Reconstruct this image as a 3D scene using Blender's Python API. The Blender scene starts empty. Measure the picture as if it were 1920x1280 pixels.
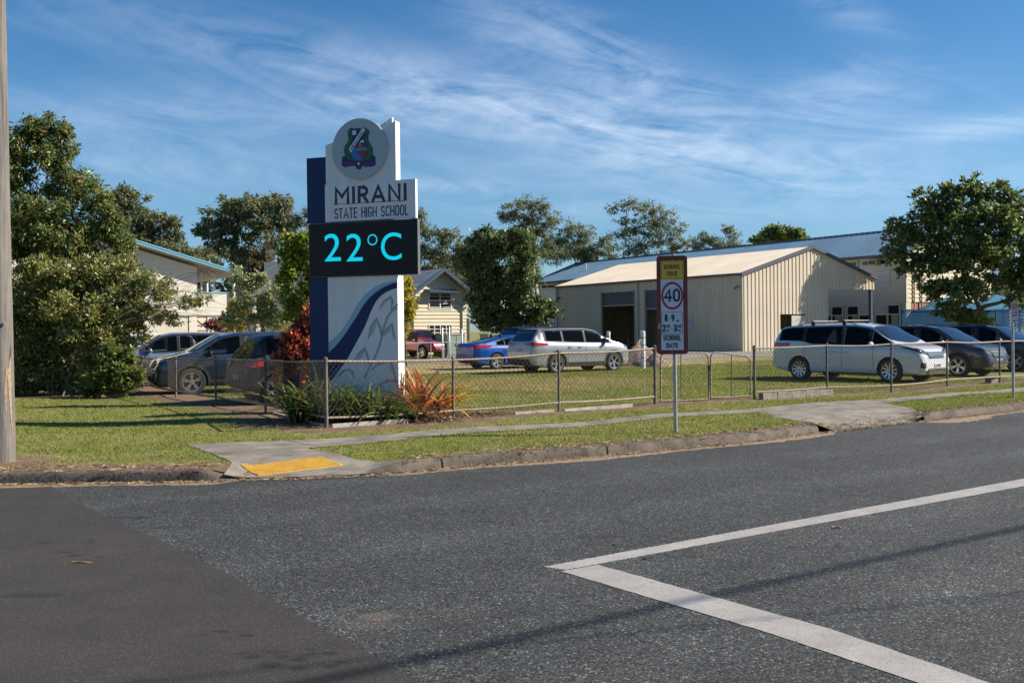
import bpy, bmesh, math, random
import numpy as np
from mathutils import Vector, Matrix
from mathutils.bvhtree import BVHTree
R = math.radians
random.seed(7)
RNG = np.random.RandomState(11)
S = bpy.context.scene
COL = S.collection

# ---------------------------------------------------------------- camera
LENS = 35.0
FPX = LENS / 36.0 * 1920
ROLL = R(0.65)
CZ = 1.77
PITCH = -math.atan(20 / FPX)
cam = bpy.data.cameras.new("camera")
cam.lens = LENS
cam.sensor_width = 36
cam.clip_start = 0.1
cam.clip_end = 3000
camo = bpy.data.objects.new("camera", cam)
COL.objects.link(camo)
cp_, sp_ = math.cos(PITCH), math.sin(PITCH)
fwd = Vector((0, cp_, sp_))
upv = Vector((0, -sp_, cp_))
rt = Vector((1, 0, 0))
xr_ = rt * math.cos(ROLL) - upv * math.sin(ROLL)
yr_ = rt * math.sin(ROLL) + upv * math.cos(ROLL)
xr_ = (rt * math.cos(ROLL) - upv * math.sin(ROLL))
m = Matrix((xr_, yr_, -fwd)).transposed().to_4x4()
m.translation = Vector((0, 0, CZ))
camo.matrix_world = m
S.camera = camo

def ray(px, py):
    x, y = px - 960, 640 - py
    return xr_ * x + yr_ * y + fwd * FPX

def G(px, py, z=0.14):
    """photo pixel -> point on the ground at height z"""
    r = ray(px, py)
    t = (z - CZ) / r.z
    return Vector((r.x * t, r.y * t, z))

def D(px, py, d):
    """photo pixel -> point at distance d along the view axis"""
    r = ray(px, py)
    t = d / r.y
    return Vector((r.x * t, d, CZ + r.z * t))


def GZ(px, py):
    """photo pixel -> point on the modelled ground"""
    z = .1
    for _ in range(12):
        g = G(px, py, z); z = .5 * z + .5 * zg(g.x, g.y)
    return G(px, py, z)
# ---------------------------------------------------------------- light
SUN_AZ = R(3.5)      # towards the sun, measured from +X to +Y
SUN_EL = R(33.5)
w = bpy.data.worlds.new("World")
S.world = w
w.use_nodes = True
nt = w.node_tree
for n in list(nt.nodes):
    nt.nodes.remove(n)

class NT:
    """small helper to write node trees"""
    def __init__(s, tree):
        s.t = tree
    def n(s, typ, **kw):
        nd = s.t.nodes.new(typ)
        for k, v in kw.items():
            setattr(nd, k, v)
        return nd
    def l(s, a, b):
        s.t.links.new(a, b)
    def val(s, sock, v):
        if hasattr(v, "is_output") or hasattr(v, "links"):
            s.l(v, sock)
        else:
            sock.default_value = v
    def math(s, op, a, b=0.0, c=0.0, clamp=False):
        nd = s.n("ShaderNodeMath", operation=op, use_clamp=clamp)
        s.val(nd.inputs[0], a)
        s.val(nd.inputs[1], b)
        if len(nd.inputs) > 2:
            s.val(nd.inputs[2], c)
        return nd.outputs[0]
    def mixc(s, f, a, b, blend="MIX"):
        nd = s.n("ShaderNodeMix", data_type="RGBA", blend_type=blend)
        s.val(nd.inputs[0], f)
        s.val(nd.inputs[6], a if not isinstance(a, tuple) else (*a[:3], 1))
        s.val(nd.inputs[7], b if not isinstance(b, tuple) else (*b[:3], 1))
        return nd.outputs[2]
    def ramp(s, f, stops, interp="LINEAR"):
        nd = s.n("ShaderNodeValToRGB")
        nd.color_ramp.interpolation = interp
        e = nd.color_ramp.elements
        while len(e) < len(stops):
            e.new(0.5)
        for i, (p, c) in enumerate(stops):
            e[i].position = p
            e[i].color = (*c[:3], 1) if isinstance(c, tuple) else (c, c, c, 1)
        s.val(nd.inputs[0], f)
        return nd.outputs[0]
    def noise(s, vec, scale, detail=4, rough=0.55, dist=0.0):
        nd = s.n("ShaderNodeTexNoise")
        if vec is not None:
            s.l(vec, nd.inputs["Vector"])
        s.val(nd.inputs["Scale"], scale)
        nd.inputs["Detail"].default_value = detail
        nd.inputs["Roughness"].default_value = rough
        nd.inputs["Distortion"].default_value = dist
        return nd.outputs[0]
    def comb(s, x, y, z=0.0):
        nd = s.n("ShaderNodeCombineXYZ")
        s.val(nd.inputs[0], x); s.val(nd.inputs[1], y); s.val(nd.inputs[2], z)
        return nd.outputs[0]

W = NT(nt)
sky = W.n("ShaderNodeTexSky", sky_type="NISHITA", sun_disc=False)
sky.sun_elevation = SUN_EL
sky.sun_rotation = R(90) - SUN_AZ
sky.altitude = 50
sky.air_density = 1.0
sky.dust_density = 0.25
sky.ozone_density = 2.5
tc = W.n("ShaderNodeTexCoord")
sep = W.n("ShaderNodeSeparateXYZ")
W.l(tc.outputs["Generated"], sep.inputs[0])
az = W.math("ARCTAN2", sep.outputs[0], sep.outputs[1])     # azimuth from the view axis
el = W.math("ARCSINE", sep.outputs[2])
# wispy cirrus: noise stretched along gently rising streaks, gathered in a few soft banks
def streak(ang, sx, sy, scale, det, dist, seed):
    u = W.math("ADD", W.math("MULTIPLY", az, math.cos(ang)), W.math("MULTIPLY", el, math.sin(ang)))
    v = W.math("SUBTRACT", W.math("MULTIPLY", el, math.cos(ang)), W.math("MULTIPLY", az, math.sin(ang)))
    return W.noise(W.comb(W.math("MULTIPLY", u, sx), W.math("MULTIPLY", v, sy), seed), scale, det, 0.62, dist)
def bank(px, py, rx, ry, ang, amp):
    a0, e0 = math.atan((px - 960) / FPX), (620 - py) / FPX
    du, dv = W.math("SUBTRACT", az, a0), W.math("SUBTRACT", el, e0)
    c, s_ = math.cos(ang), math.sin(ang)
    u = W.math("DIVIDE", W.math("ADD", W.math("MULTIPLY", du, c), W.math("MULTIPLY", dv, s_)), rx / FPX)
    v = W.math("DIVIDE", W.math("SUBTRACT", W.math("MULTIPLY", dv, c), W.math("MULTIPLY", du, s_)), ry / FPX)
    q = W.math("ADD", W.math("MULTIPLY", u, u), W.math("MULTIPLY", v, v))
    return W.math("MULTIPLY", W.math("EXPONENT", W.math("MULTIPLY", q, -1.0)), amp)
banks = [(520, 110, 520, 50, -0.10, 0.40), (1130, 130, 300, 60, -0.42, 0.9), (880, 210, 420, 55, -0.12, 0.7),
         (1200, 280, 360, 55, -0.22, 0.8), (1600, 225, 170, 55, 0.0, 0.75), (360, 240, 560, 50, 0.06, 0.5),
         (1480, 350, 520, 45, -0.05, 0.6), (1580, 60, 120, 40, -0.7, 0.55), (1860, 290, 160, 22, 0.05, 0.8),
         (850, 350, 150, 14, -0.05, 0.7), (250, 330, 420, 50, 0.02, 0.45), (1150, 400, 320, 22, -0.04, 0.5)]
tot = None
for b in banks:
    k = bank(*b)
    tot = k if tot is None else W.math("ADD", tot, k)
n1 = streak(-0.2, 1.0, 5.0, 6.0, 9, 1.3, 1.3)
n2 = streak(0.25, 1.0, 2.4, 16.0, 8, 0.5, 4.1)
nn = W.math("ADD", W.math("MULTIPLY", n1, 0.7), W.math("MULTIPLY", n2, 0.3))
cl = W.math("MULTIPLY", W.math("MULTIPLY", W.math("SUBTRACT", nn, 0.36, clamp=True), 2.6), tot, clamp=True)
cl = W.math("MULTIPLY", W.math("POWER", cl, 1.0), 0.36)
# cleaner, deeper blue than the raw model
hsv = W.n("ShaderNodeHueSaturation")
hsv.inputs["Hue"].default_value = 0.503
hsv.inputs["Saturation"].default_value = 1.36
hsv.inputs["Value"].default_value = 0.69
W.l(W.mixc(W.ramp(el, [(0.0, 1.0), (0.16, 0.0)]), sky.outputs[0], W.mixc(1.0, sky.outputs[0], (0.62, 0.76, 1.0), "MULTIPLY")), hsv.inputs["Color"])
skyc = W.mixc(cl, hsv.outputs[0], (8.2, 8.6, 9.4))
bg = W.n("ShaderNodeBackground")
bg.inputs["Strength"].default_value = 0.085
W.l(skyc, bg.inputs[0])
wo = W.n("ShaderNodeOutputWorld")
W.l(bg.outputs[0], wo.inputs[0])

sd = Vector((math.cos(SUN_EL) * math.cos(SUN_AZ), math.cos(SUN_EL) * math.sin(SUN_AZ), math.sin(SUN_EL)))
sl = bpy.data.lights.new("sun", "SUN")
sl.energy = 4.3
sl.angle = R(0.5)
sl.color = (1.0, 0.91, 0.77)
so = bpy.data.objects.new("sun", sl)
so.rotation_euler = sd.to_track_quat("Z", "Y").to_euler()
COL.objects.link(so)
S.view_settings.view_transform = "Standard"
S.view_settings.look = "None"
S.view_settings.exposure = 1.03
S.view_settings.gamma = 1.0
S.view_settings.use_curve_mapping = False
S.cycles.max_bounces = 6
S.cycles.transparent_max_bounces = 8

# ---------------------------------------------------------------- materials
MATS = {}
def mat(name, col, rough=0.6, metal=0.0, var=0.0, vscale=3.0, col2=None, bump=0.0, bscale=20.0, spec=0.5,
        coat=0.0, emit=None, estr=1.0, vcol=False, trans=0.0, stripes=None, streak=0.0):
    if name in MATS:
        return MATS[name]
    mt = bpy.data.materials.new(name)
    mt.use_nodes = True
    T = NT(mt.node_tree)
    for nd in list(mt.node_tree.nodes):
        mt.node_tree.nodes.remove(nd)
    b = T.n("ShaderNodeBsdfPrincipled")
    out = T.n("ShaderNodeOutputMaterial")
    T.l(b.outputs[0], out.inputs[0])
    b.inputs["Roughness"].default_value = rough
    b.inputs["Metallic"].default_value = metal
    b.inputs["Specular IOR Level"].default_value = spec
    b.inputs["Coat Weight"].default_value = coat
    b.inputs["Coat Roughness"].default_value = 0.04
    c = None
    co = T.n("ShaderNodeTexCoord").outputs["Object"]
    if vcol:
        at = T.n("ShaderNodeVertexColor", layer_name="Col")
        c = at.outputs[0]
    if var > 0 or col2:
        nz = T.noise(co, vscale, 6, 0.6)
        c2 = col2 or tuple(x * (1 - var) for x in col)
        c1 = tuple(min(1, x * (1 + var)) for x in col) if not col2 else col
        if c is None:
            c = T.mixc(T.ramp(nz, [(0.35, 0.0), (0.65, 1.0)]), c2, c1)
        else:
            c = T.mixc(1.0, c, T.ramp(nz, [(0.3, 1 - var), (0.7, 1 + 0 * var)]), "MULTIPLY")
    if stripes:
        wv = T.n("ShaderNodeTexWave", wave_type="BANDS", bands_direction=stripes[0])
        wv.inputs["Scale"].default_value = stripes[1]
        wv.inputs["Distortion"].default_value = stripes[4] if len(stripes) > 4 else 0
        T.l(co, wv.inputs["Vector"])
        c = T.mixc(T.ramp(wv.outputs[1], [(stripes[3] - .1, 0.0), (stripes[3] + .1, 1.0)]), c if c is not None else col, stripes[2])
    if streak:
        mp = T.n("ShaderNodeMapping"); mp.inputs["Scale"].default_value = (1, 1, .05); T.l(co, mp.inputs[0])
        sn = T.noise(mp.outputs[0], 5.0, 7, .7)
        c = T.mixc(1.0, c if c is not None else col, T.ramp(sn, [(.35, 1 - streak), (.6, 1.0)]), "MULTIPLY")
    if c is None:
        b.inputs["Base Color"].default_value = (*col, 1)
    else:
        T.l(c, b.inputs["Base Color"])
    if bump > 0:
        bp = T.n("ShaderNodeBump")
        bp.inputs["Strength"].default_value = bump
        bp.inputs["Distance"].default_value = 0.02
        T.l(T.noise(co, bscale, 5, 0.6), bp.inputs["Height"])
        T.l(bp.outputs[0], b.inputs["Normal"])
    if emit:
        b.inputs["Emission Color"].default_value = (*emit, 1)
        b.inputs["Emission Strength"].default_value = estr
    if trans > 0:
        tl = T.n("ShaderNodeBsdfTranslucent")
        if c is not None:
            T.l(c, tl.inputs[0])
        else:
            tl.inputs[0].default_value = (*col, 1)
        mx = T.n("ShaderNodeMixShader")
        mx.inputs[0].default_value = trans
        T.l(b.outputs[0], mx.inputs[1]); T.l(tl.outputs[0], mx.inputs[2]); T.l(mx.outputs[0], out.inputs[0])
    MATS[name] = mt
    return mt

# ---------------------------------------------------------------- mesh helpers
class MB:
    def __init__(s):
        s.v, s.f, s.m = [], [], []
    def add(s, vs, fs, mi=0):
        o = len(s.v)
        s.v.extend([tuple(v) for v in vs])
        for f in fs:
            s.f.append(tuple(i + o for i in f)); s.m.append(mi)
    def box(s, x0, x1, y0, y1, z0, z1, mi=0):
        s.add([(x0, y0, z0), (x1, y0, z0), (x1, y1, z0), (x0, y1, z0), (x0, y0, z1), (x1, y0, z1), (x1, y1, z1), (x0, y1, z1)],
              [(0, 3, 2, 1), (4, 5, 6, 7), (0, 1, 5, 4), (1, 2, 6, 5), (2, 3, 7, 6), (3, 0, 4, 7)], mi)
        return s
    def prism(s, poly, y0, y1, mi=0):
        """poly in x,z extruded from y0 to y1"""
        n = len(poly)
        vs = [(p[0], y0, p[1]) for p in poly] + [(p[0], y1, p[1]) for p in poly]
        fs = [tuple(range(n)), tuple(range(2 * n - 1, n - 1, -1))]
        fs += [(i, i + n, (i + 1) % n + n, (i + 1) % n) for i in range(n)]
        s.add(vs, fs, mi)
        return s
    def tube(s, pts, rad, n=6, mi=0, caps=True):
        pts = [Vector(p) for p in pts]
        if not isinstance(rad, (list, tuple)):
            rad = [rad] * len(pts)
        vs = []
        prev = None
        for i, p in enumerate(pts):
            a = pts[max(i - 1, 0)]; b = pts[min(i + 1, len(pts) - 1)]
            d = (b - a)
            d = d.normalized() if d.length > 1e-9 else Vector((0, 0, 1))
            if prev is None:
                prev = d.orthogonal().normalized()
            u = (prev - d * prev.dot(d))
            u = u.normalized() if u.length > 1e-6 else d.orthogonal().normalized()
            prev = u
            v = d.cross(u)
            for k in range(n):
                t = 2 * math.pi * k / n
                vs.append(p + (u * math.cos(t) + v * math.sin(t)) * rad[i])
        fs = []
        for i in range(len(pts) - 1):
            for k in range(n):
                a, b = i * n + k, i * n + (k + 1) % n
                fs.append((a, b, b + n, a + n))
        if caps:
            fs.append(tuple(range(n - 1, -1, -1)))
            fs.append(tuple(range((len(pts) - 1) * n, len(pts) * n)))
        s.add(vs, fs, mi)
        return s
    def grid(s, rows, mi=0, closed=False):
        nr, nc = len(rows), len(rows[0])
        vs = [p for r in rows for p in r]
        fs = []
        for i in range(nr - 1):
            for j in range(nc if closed else nc - 1):
                k = (j + 1) % nc
                fs.append((i * nc + j, i * nc + k, (i + 1) * nc + k, (i + 1) * nc + j))
        s.add(vs, fs, mi)
        return s
    def mesh(s, name, mats, smooth=False, angle=35):
        me = bpy.data.meshes.new(name)
        me.from_pydata(s.v, [], s.f)
        for mm in (mats if isinstance(mats, (list, tuple)) else [mats]):
            me.materials.append(mm)
        me.polygons.foreach_set("material_index", s.m)
        if smooth:
            me.polygons.foreach_set("use_smooth", [True] * len(s.f))
            me.set_sharp_from_angle(angle=R(angle))
        me.update()
        return me
    def build(s, name, mats, parent=None, smooth=False, angle=35, loc=None):
        o = bpy.data.objects.new(name, s.mesh(name, mats, smooth, angle))
        COL.objects.link(o)
        if parent:
            o.parent = parent
        if loc is not None:
            o.location = loc
        return o

def tag(o, label, cat=None, group=None, kind=None):
    if label: o["label"] = label
    if cat: o["category"] = cat
    if group: o["group"] = group
    if kind: o["kind"] = kind
    return o

def thing(name, label, cat, loc=(0, 0, 0), rz=0.0, group=None):
    o = bpy.data.objects.new(name, None)
    o.empty_display_size = 0.3
    COL.objects.link(o)
    o.location = loc
    o.rotation_euler = (0, 0, rz)
    return tag(o, label, cat, group)

def arrays_obj(name, V, F, mats, parent=None, cols=None, smooth=False):
    """big mesh from numpy arrays; V (n,3), F (m,k)"""
    me = bpy.data.meshes.new(name)
    V = np.ascontiguousarray(V, dtype=np.float32); F = np.ascontiguousarray(F, dtype=np.int32)
    m_, k = F.shape
    me.vertices.add(len(V)); me.vertices.foreach_set("co", V.ravel())
    me.loops.add(m_ * k); me.loops.foreach_set("vertex_index", F.ravel())
    me.polygons.add(m_); me.polygons.foreach_set("loop_start", np.arange(0, m_ * k, k, dtype=np.int32))
    if smooth:
        me.polygons.foreach_set("use_smooth", [True] * m_)
    me.update(calc_edges=True)
    if cols is not None:
        ca = me.color_attributes.new("Col", "FLOAT_COLOR", "POINT")
        c4 = np.ones((len(V), 4), dtype=np.float32); c4[:, :3] = cols
        ca.data.foreach_set("color", c4.ravel())
    me.materials.append(mats)
    o = bpy.data.objects.new(name, me)
    COL.objects.link(o)
    if parent:
        o.parent = parent
    return o

def text_on(name, s, x0, x1, z0, z1, y, mt, parent, bold=0.0, th=0.004, rot=0.0, cx=None, spacing=1.0, shear=0.0):
    """lettering fitted to the box x0..x1, z0..z1 on a face looking to -y"""
    cu = bpy.data.curves.new("t", "FONT")
    cu.body = s; cu.size = 1.0; cu.offset = bold; cu.space_character = spacing; cu.resolution_u = 6; cu.shear = shear
    to = bpy.data.objects.new("t", cu)
    COL.objects.link(to)
    bpy.context.view_layer.update()
    me0 = bpy.data.meshes.new_from_object(to.evaluated_get(bpy.context.evaluated_depsgraph_get()))
    bpy.data.objects.remove(to)
    vs = [v.co.copy() for v in me0.vertices]
    ax0, ax1 = min(v.x for v in vs), max(v.x for v in vs)
    ay0, ay1 = min(v.y for v in vs), max(v.y for v in vs)
    mb = MB()
    c, s_ = math.cos(rot), math.sin(rot)
    mxx, mzz = (x0 + x1) / 2, (z0 + z1) / 2
    out = []
    for v in vs:
        X = ((v.x - ax0) / (ax1 - ax0) - .5) * (x1 - x0)
        Z = ((v.y - ay0) / (ay1 - ay0) - .5) * (z1 - z0)
        out.append((mxx + X * c - Z * s_, y, mzz + X * s_ + Z * c))
    n = len(out)
    fs = [tuple(p.vertices) for p in me0.polygons]
    # flat lettering slightly proud of the face, with thin edges
    mb.add(out, fs)
    ed = {}
    for f in fs:
        for i in range(len(f)):
            a, b = f[i], f[(i + 1) % len(f)]
            ed[(a, b)] = True
    back = [(p[0], y + th, p[2]) for p in out]
    mb.add(out + back, [(b, a, a + n, b + n) for (a, b) in ed if (b, a) not in ed])
    bpy.data.meshes.remove(me0)
    return mb.build(name, mt, parent)

# ---------------------------------------------------------------- drawn lettering (single stroke signs alphabet)
def _arc(cx, cy, rx, ry, a0, a1, n=12):
    return [(cx + rx * math.cos(R(a0 + (a1 - a0) * k / n)), cy + ry * math.sin(R(a0 + (a1 - a0) * k / n))) for k in range(n + 1)]
GLY = {
 "A": (.78, [[(0, 0), (.39, 1), (.78, 0)], [(.13, .30), (.65, .30)]]), "M": (.86, [[(0, 0), (0, 1), (.43, .42), (.86, 1), (.86, 0)]]),
 "I": (0.0, [[(0, 0), (0, 1)]]), "N": (.68, [[(0, 0), (0, 1), (.68, 0), (.68, 1)]]), "T": (.56, [[(0, 1), (.56, 1)], [(.28, 0), (.28, 1)]]),
 "R": (.56, [[(0, 0), (0, 1), (.30, 1)] + _arc(.30, .74, .25, .26, 90, -90) + [(0, .48)], [(.27, .48), (.57, 0)]]),
 "S": (.54, [_arc(.27, .74, .25, .26, 25, 270, 14) + _arc(.27, .25, .26, .25, 90, -155, 14)[1:]]),
 "E": (.48, [[(.48, 0), (0, 0), (0, 1), (.48, 1)], [(0, .52), (.40, .52)]]), "H": (.58, [[(0, 0), (0, 1)], [(.58, 0), (.58, 1)], [(0, .5), (.58, .5)]]),
 "G": (.58, [_arc(.29, .70, .28, .30, 30, 180, 9) + _arc(.29, .30, .28, .30, 180, 350, 9) + [(.57, .45), (.32, .45)]]),
 "C": (.56, [_arc(.28, .70, .28, .30, 25, 180, 9) + _arc(.28, .30, .28, .30, 180, 335, 9)]),
 "O": (.58, [_arc(.29, .70, .29, .30, 0, 180, 10) + _arc(.29, .30, .29, .30, 180, 360, 10) + [(.58, .70)]]),
 "L": (.46, [[(0, 1), (0, 0), (.46, 0)]]), "Z": (.56, [[(0, 1), (.56, 1), (0, 0), (.56, 0)]]), "D": (.56, [[(0, 0), (0, 1), (.22, 1)] + _arc(.22, .66, .34, .34, 90, 0, 6) + _arc(.22, .34, .34, .34, 0, -90, 6) + [(0, 0)]]),
 "Y": (.62, [[(0, 1), (.31, .48), (.62, 1)], [(.31, .48), (.31, 0)]]), "P": (.54, [[(0, 0), (0, 1), (.28, 1)] + _arc(.28, .73, .26, .27, 90, -90) + [(0, .46)]]),
 "4": (.66, [[(.50, 0), (.50, 1), (0, .30), (.66, .30)]]), "0": (.56, [_arc(.28, .68, .28, .32, 0, 180, 10) + _arc(.28, .32, .28, .32, 180, 360, 10) + [(.56, .68)]]),
 "8": (.54, [_arc(.27, .75, .23, .25, 0, 360, 18), _arc(.27, .25, .27, .26, 0, 360, 18)]), "9": (.54, [_arc(.27, .70, .27, .30, 0, 360, 18), [(.54, .70), (.52, .45), (.44, .22), (.28, 0)]]),
 "2": (.54, [_arc(.27, .72, .26, .28, 165, -20, 12) + [(.40, .40), (0, 0), (.56, 0)]]), "3": (.54, [_arc(.26, .74, .24, .26, 150, -90, 12) + _arc(.26, .25, .28, .25, 90, -150, 12)[0:]]),
 "-": (.34, [[(0, .45), (.34, .45)]]), " ": (.32, [])}
def stroke_text(name, s, x0, x1, z0, z1, y, wt, mt, parent, gap=.24, rot=0.0):
    """wt = half stroke width as a share of the letter height"""
    H = z1 - z0; Hc = H * (1 - 2 * wt)
    tot = sum(GLY[c][0] for c in s) + (len(s) - 1) * (gap + 2 * wt)
    sx = (x1 - x0 - 2 * wt * H) / tot if tot > 0 else Hc
    m = MB(); pen = 0.0; ly = 0
    cx, cz = (x0 + x1) / 2, (z0 + z1) / 2
    for c in s:
        for L in GLY[c][1]:
            P = [Vector((x0 + wt * H + (pen + p[0]) * sx, z0 + wt * H + p[1] * Hc)) for p in L]
            rows = []
            closed = (P[0] - P[-1]).length < 1e-6
            for i, p in enumerate(P):
                a_ = P[i - 1] if i > 0 else (P[-2] if closed else None); b_ = P[i + 1] if i < len(P) - 1 else (P[1] if closed else None)
                d1 = (p - a_).normalized() if a_ is not None else (b_ - p).normalized(); d2 = (b_ - p).normalized() if b_ is not None else d1
                n1, n2 = Vector((-d1.y, d1.x)), Vector((-d2.y, d2.x)); nn_ = (n1 + n2)
                nn_ = nn_.normalized() if nn_.length > 1e-4 else n1
                k = min(1.9, 1 / max(.35, nn_.dot(n1))) * wt * H
                q = p
                if a_ is None: q = p - d1 * wt * H * .9
                if b_ is None: q = p + d2 * wt * H * .9
                rows.append((q - nn_ * k, q + nn_ * k))
            ly += 1; yy = y - .0002 * (ly % 3)
            out = []
            for a_, b_ in rows:
                r_ = []
                for v in (a_, b_):
                    X, Z = v.x - cx, v.y - cz
                    r_.append((cx + X * math.cos(rot) - Z * math.sin(rot), yy, cz + X * math.sin(rot) + Z * math.cos(rot)))
                out.append(r_)
            m.grid(out)
        pen += GLY[c][0] + gap + 2 * wt
    return m.build(name, mt, parent)
# ================================================================ ground
U = Vector((math.cos(R(34)), math.sin(R(34)), 0))     # along the main road
V_ = Vector((-U.y, U.x, 0))                           # along the side street
def smooth(a, b, x):
    t = min(1, max(0, (x - a) / (b - a)))
    return t * t * (3 - 2 * t)
KERB_PX = [(0, 909), (200, 906), (400, 903), (450, 899), (560, 897), (680, 892), (740, 888), (900, 873), (1100, 858),
           (1200, 849), (1400, 830), (1536, 812), (1740, 789), (1920, 769)]
kp = [(-60, 4.5), (-30, 9.0), (-14, 11.4)] + [tuple(G(x, y, 0)[:2]) for x, y in KERB_PX]
kp += [(kp[-1][0] + 20 * U.x, kp[-1][1] + 20 * U.y), (kp[-1][0] + 90 * U.x, kp[-1][1] + 90 * U.y)]
KX = np.array([p[0] for p in kp]); KY = np.array([p[1] for p in kp])
def ky(x):
    return float(np.interp(x, KX, KY))
RAMP = (G(448, 899, 0).x, G(690, 892, 0).x)
DRIVE = (G(1536, 812, 0).x, G(1740, 789, 0).x)
def low(x):
    """0 = full kerb height, 1 = dropped crossing"""
    a = smooth(RAMP[0] - .45, RAMP[0] + .1, x) * (1 - smooth(RAMP[1] - .1, RAMP[1] + .55, x))
    b = smooth(DRIVE[0] - .1, DRIVE[0] + .35, x) * (1 - smooth(DRIVE[1] - .5, DRIVE[1] + .1, x))
    return max(a, b)
def zg(x, y):
    t = y - ky(x)
    z = 0.14 + 0.28 * smooth(44, 58, y) * smooth(-6, 6, x)
    z += 0.012 * math.sin(x * .9 + 1.3 * y) * smooth(1, 3, t) + 0.010 * math.sin(2.1 * x - .7 * y + 2) * smooth(1, 3, t)
    lo = low(x)
    if lo > 0:
        z = z * (1 - lo) + lo * (0.02 + (z - .02) * smooth(0.0, 1.5, t))
    return z

def seg_dist(px, py, line):
    d = 1e9
    for (ax, ay), (bx, by) in zip(line[:-1], line[1:]):
        vx, vy = bx - ax, by - ay
        t = max(0, min(1, ((px - ax) * vx + (py - ay) * vy) / (vx * vx + vy * vy)))
        d = min(d, math.hypot(px - ax - t * vx, py - ay - t * vy))
    return d
FRONT_PX = [(612, 803), (850, 785), (1048, 772), (1228, 757)]
GATE_PX = [(1228, 757), (1415, 748)]
RIGHT_PX = [(1415, 748), (1551, 740), (1671, 735), (1776, 725), (1875, 716)]
LEFT_PX = [(612, 803), (498, 775), (405, 757), (330, 745), (268, 730)]
def line_pts(px):
    return [tuple(G(x, y, .14)[:2]) for x, y in px]
FRONT, GATE, RIGHT, LEFT = map(line_pts, (FRONT_PX, GATE_PX, RIGHT_PX, LEFT_PX))
RIGHT += [(RIGHT[-1][0] + U.x * 2.9 * k, RIGHT[-1][1] + U.y * 2.9 * k) for k in (1, 2, 3)]
LEFT += [(LEFT[-1][0] + V_.x * 3 * k, LEFT[-1][1] + V_.y * 3 * k) for k in (1, 2)]
PATH_UP = [(348, 836), (538, 825), (716, 815), (870, 806), (1100, 791), (1267, 772), (1399, 764), (1596, 754), (1740, 740), (1915, 727)]
PATH_LO = [(560, 850), (577, 841), (787, 820), (902, 811), (1100, 799), (1272, 783), (1399, 779), (1595, 764), (1790, 745), (1915, 734)]
pu = [(-4.77, 14.54), (-3.45, 15.19), (-.81, 16.55), (1.31, 17.85), (4.79, 20.2), (7.33, 21.85), (9.85, 23.5), (13.2, 25.81)]
pl = [(-2.9, 14.1), (-1.44, 15.2), (-.51, 15.8), (1.25, 17.0), (3.04, 18.2), (4.38, 19.1), (6.83, 20.7), (10.05, 22.75), (12.46, 24.4)]
pu.append((pu[-1][0] + U.x * 40, pu[-1][1] + U.y * 40)); pl.append((pl[-1][0] + U.x * 40, pl[-1][1] + U.y * 40))
def path_up(x): return float(np.interp(x, [p[0] for p in pu], [p[1] for p in pu]))
def path_lo(x): return float(np.interp(x, [p[0] for p in pl], [p[1] for p in pl]))
def in_path(x, y, m=0.0):
    if x > pu[0][0] and y < path_up(x) + m:
        if x < -2.6 : return y > ky(x) - 1 and (x > -4.75 + (14.5 - y) * .45)
        if y > path_lo(x) - m: return True
    if RAMP[0] - .1 < x < -1.2 and y < path_up(x):
        return y < 13.9 - (x + 2.9) * .75 + m or y > path_lo(x) - m
    if DRIVE[0] < x < DRIVE[1] and y < path_up(x):
        return True
    return False
FENCE_ALL = [FRONT, GATE, RIGHT, LEFT]
POLE = G(4, 865, .14)
BED = D(700, 780, 18.3)
def dirt(x, y):
    t = y - ky(x)
    d = max(0, 1.1 - t / .6)
    if x < -2.9: d = max(d, 1.35 - max(0, t - .3) / .55)
    for L in FENCE_ALL:
        w_ = .95 if L is LEFT else .62
        d = max(d, 1.3 - seg_dist(x, y + (.12 if L is FRONT else 0), L) / w_)
    d = max(d, 1.3 - math.hypot(x - POLE.x, y - POLE.y) / .8)
    # planting bed around the sign
    lx, ly = (x + 2.6), (y - 18.6)
    d = max(d, 1.5 - math.hypot(lx / 2.4, ly / 1.9))
    # litter under the big bush
    d = max(d, 1.45 - math.hypot((x + 12) / 3.6, (y - 28.3) / 2.2))
    return max(0, min(1, d))
def dry(x, y):
    """worn yellow patches of the school lawn"""
    p = Vector((x, y, 0))
    d = 0
    for cx, cy, rx, ry, a in [(0.6, 31, 4.5, 4.0, 1.0), (4, 45, 7, 3.0, .9), (-6, 44, 9, 6, .8), (2, 52, 12, 4, 1), (14, 45, 9, 3, .6), (9, 27.5, 3, 1.2, .4), (-9.5, 14.0, 3, 1.2, .35)]:
        q = ((x - cx) / rx) ** 2 + ((y - cy) / ry) ** 2
        d = max(d, a * max(0, 1.25 - q))
    return max(0, min(1, d))

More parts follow.
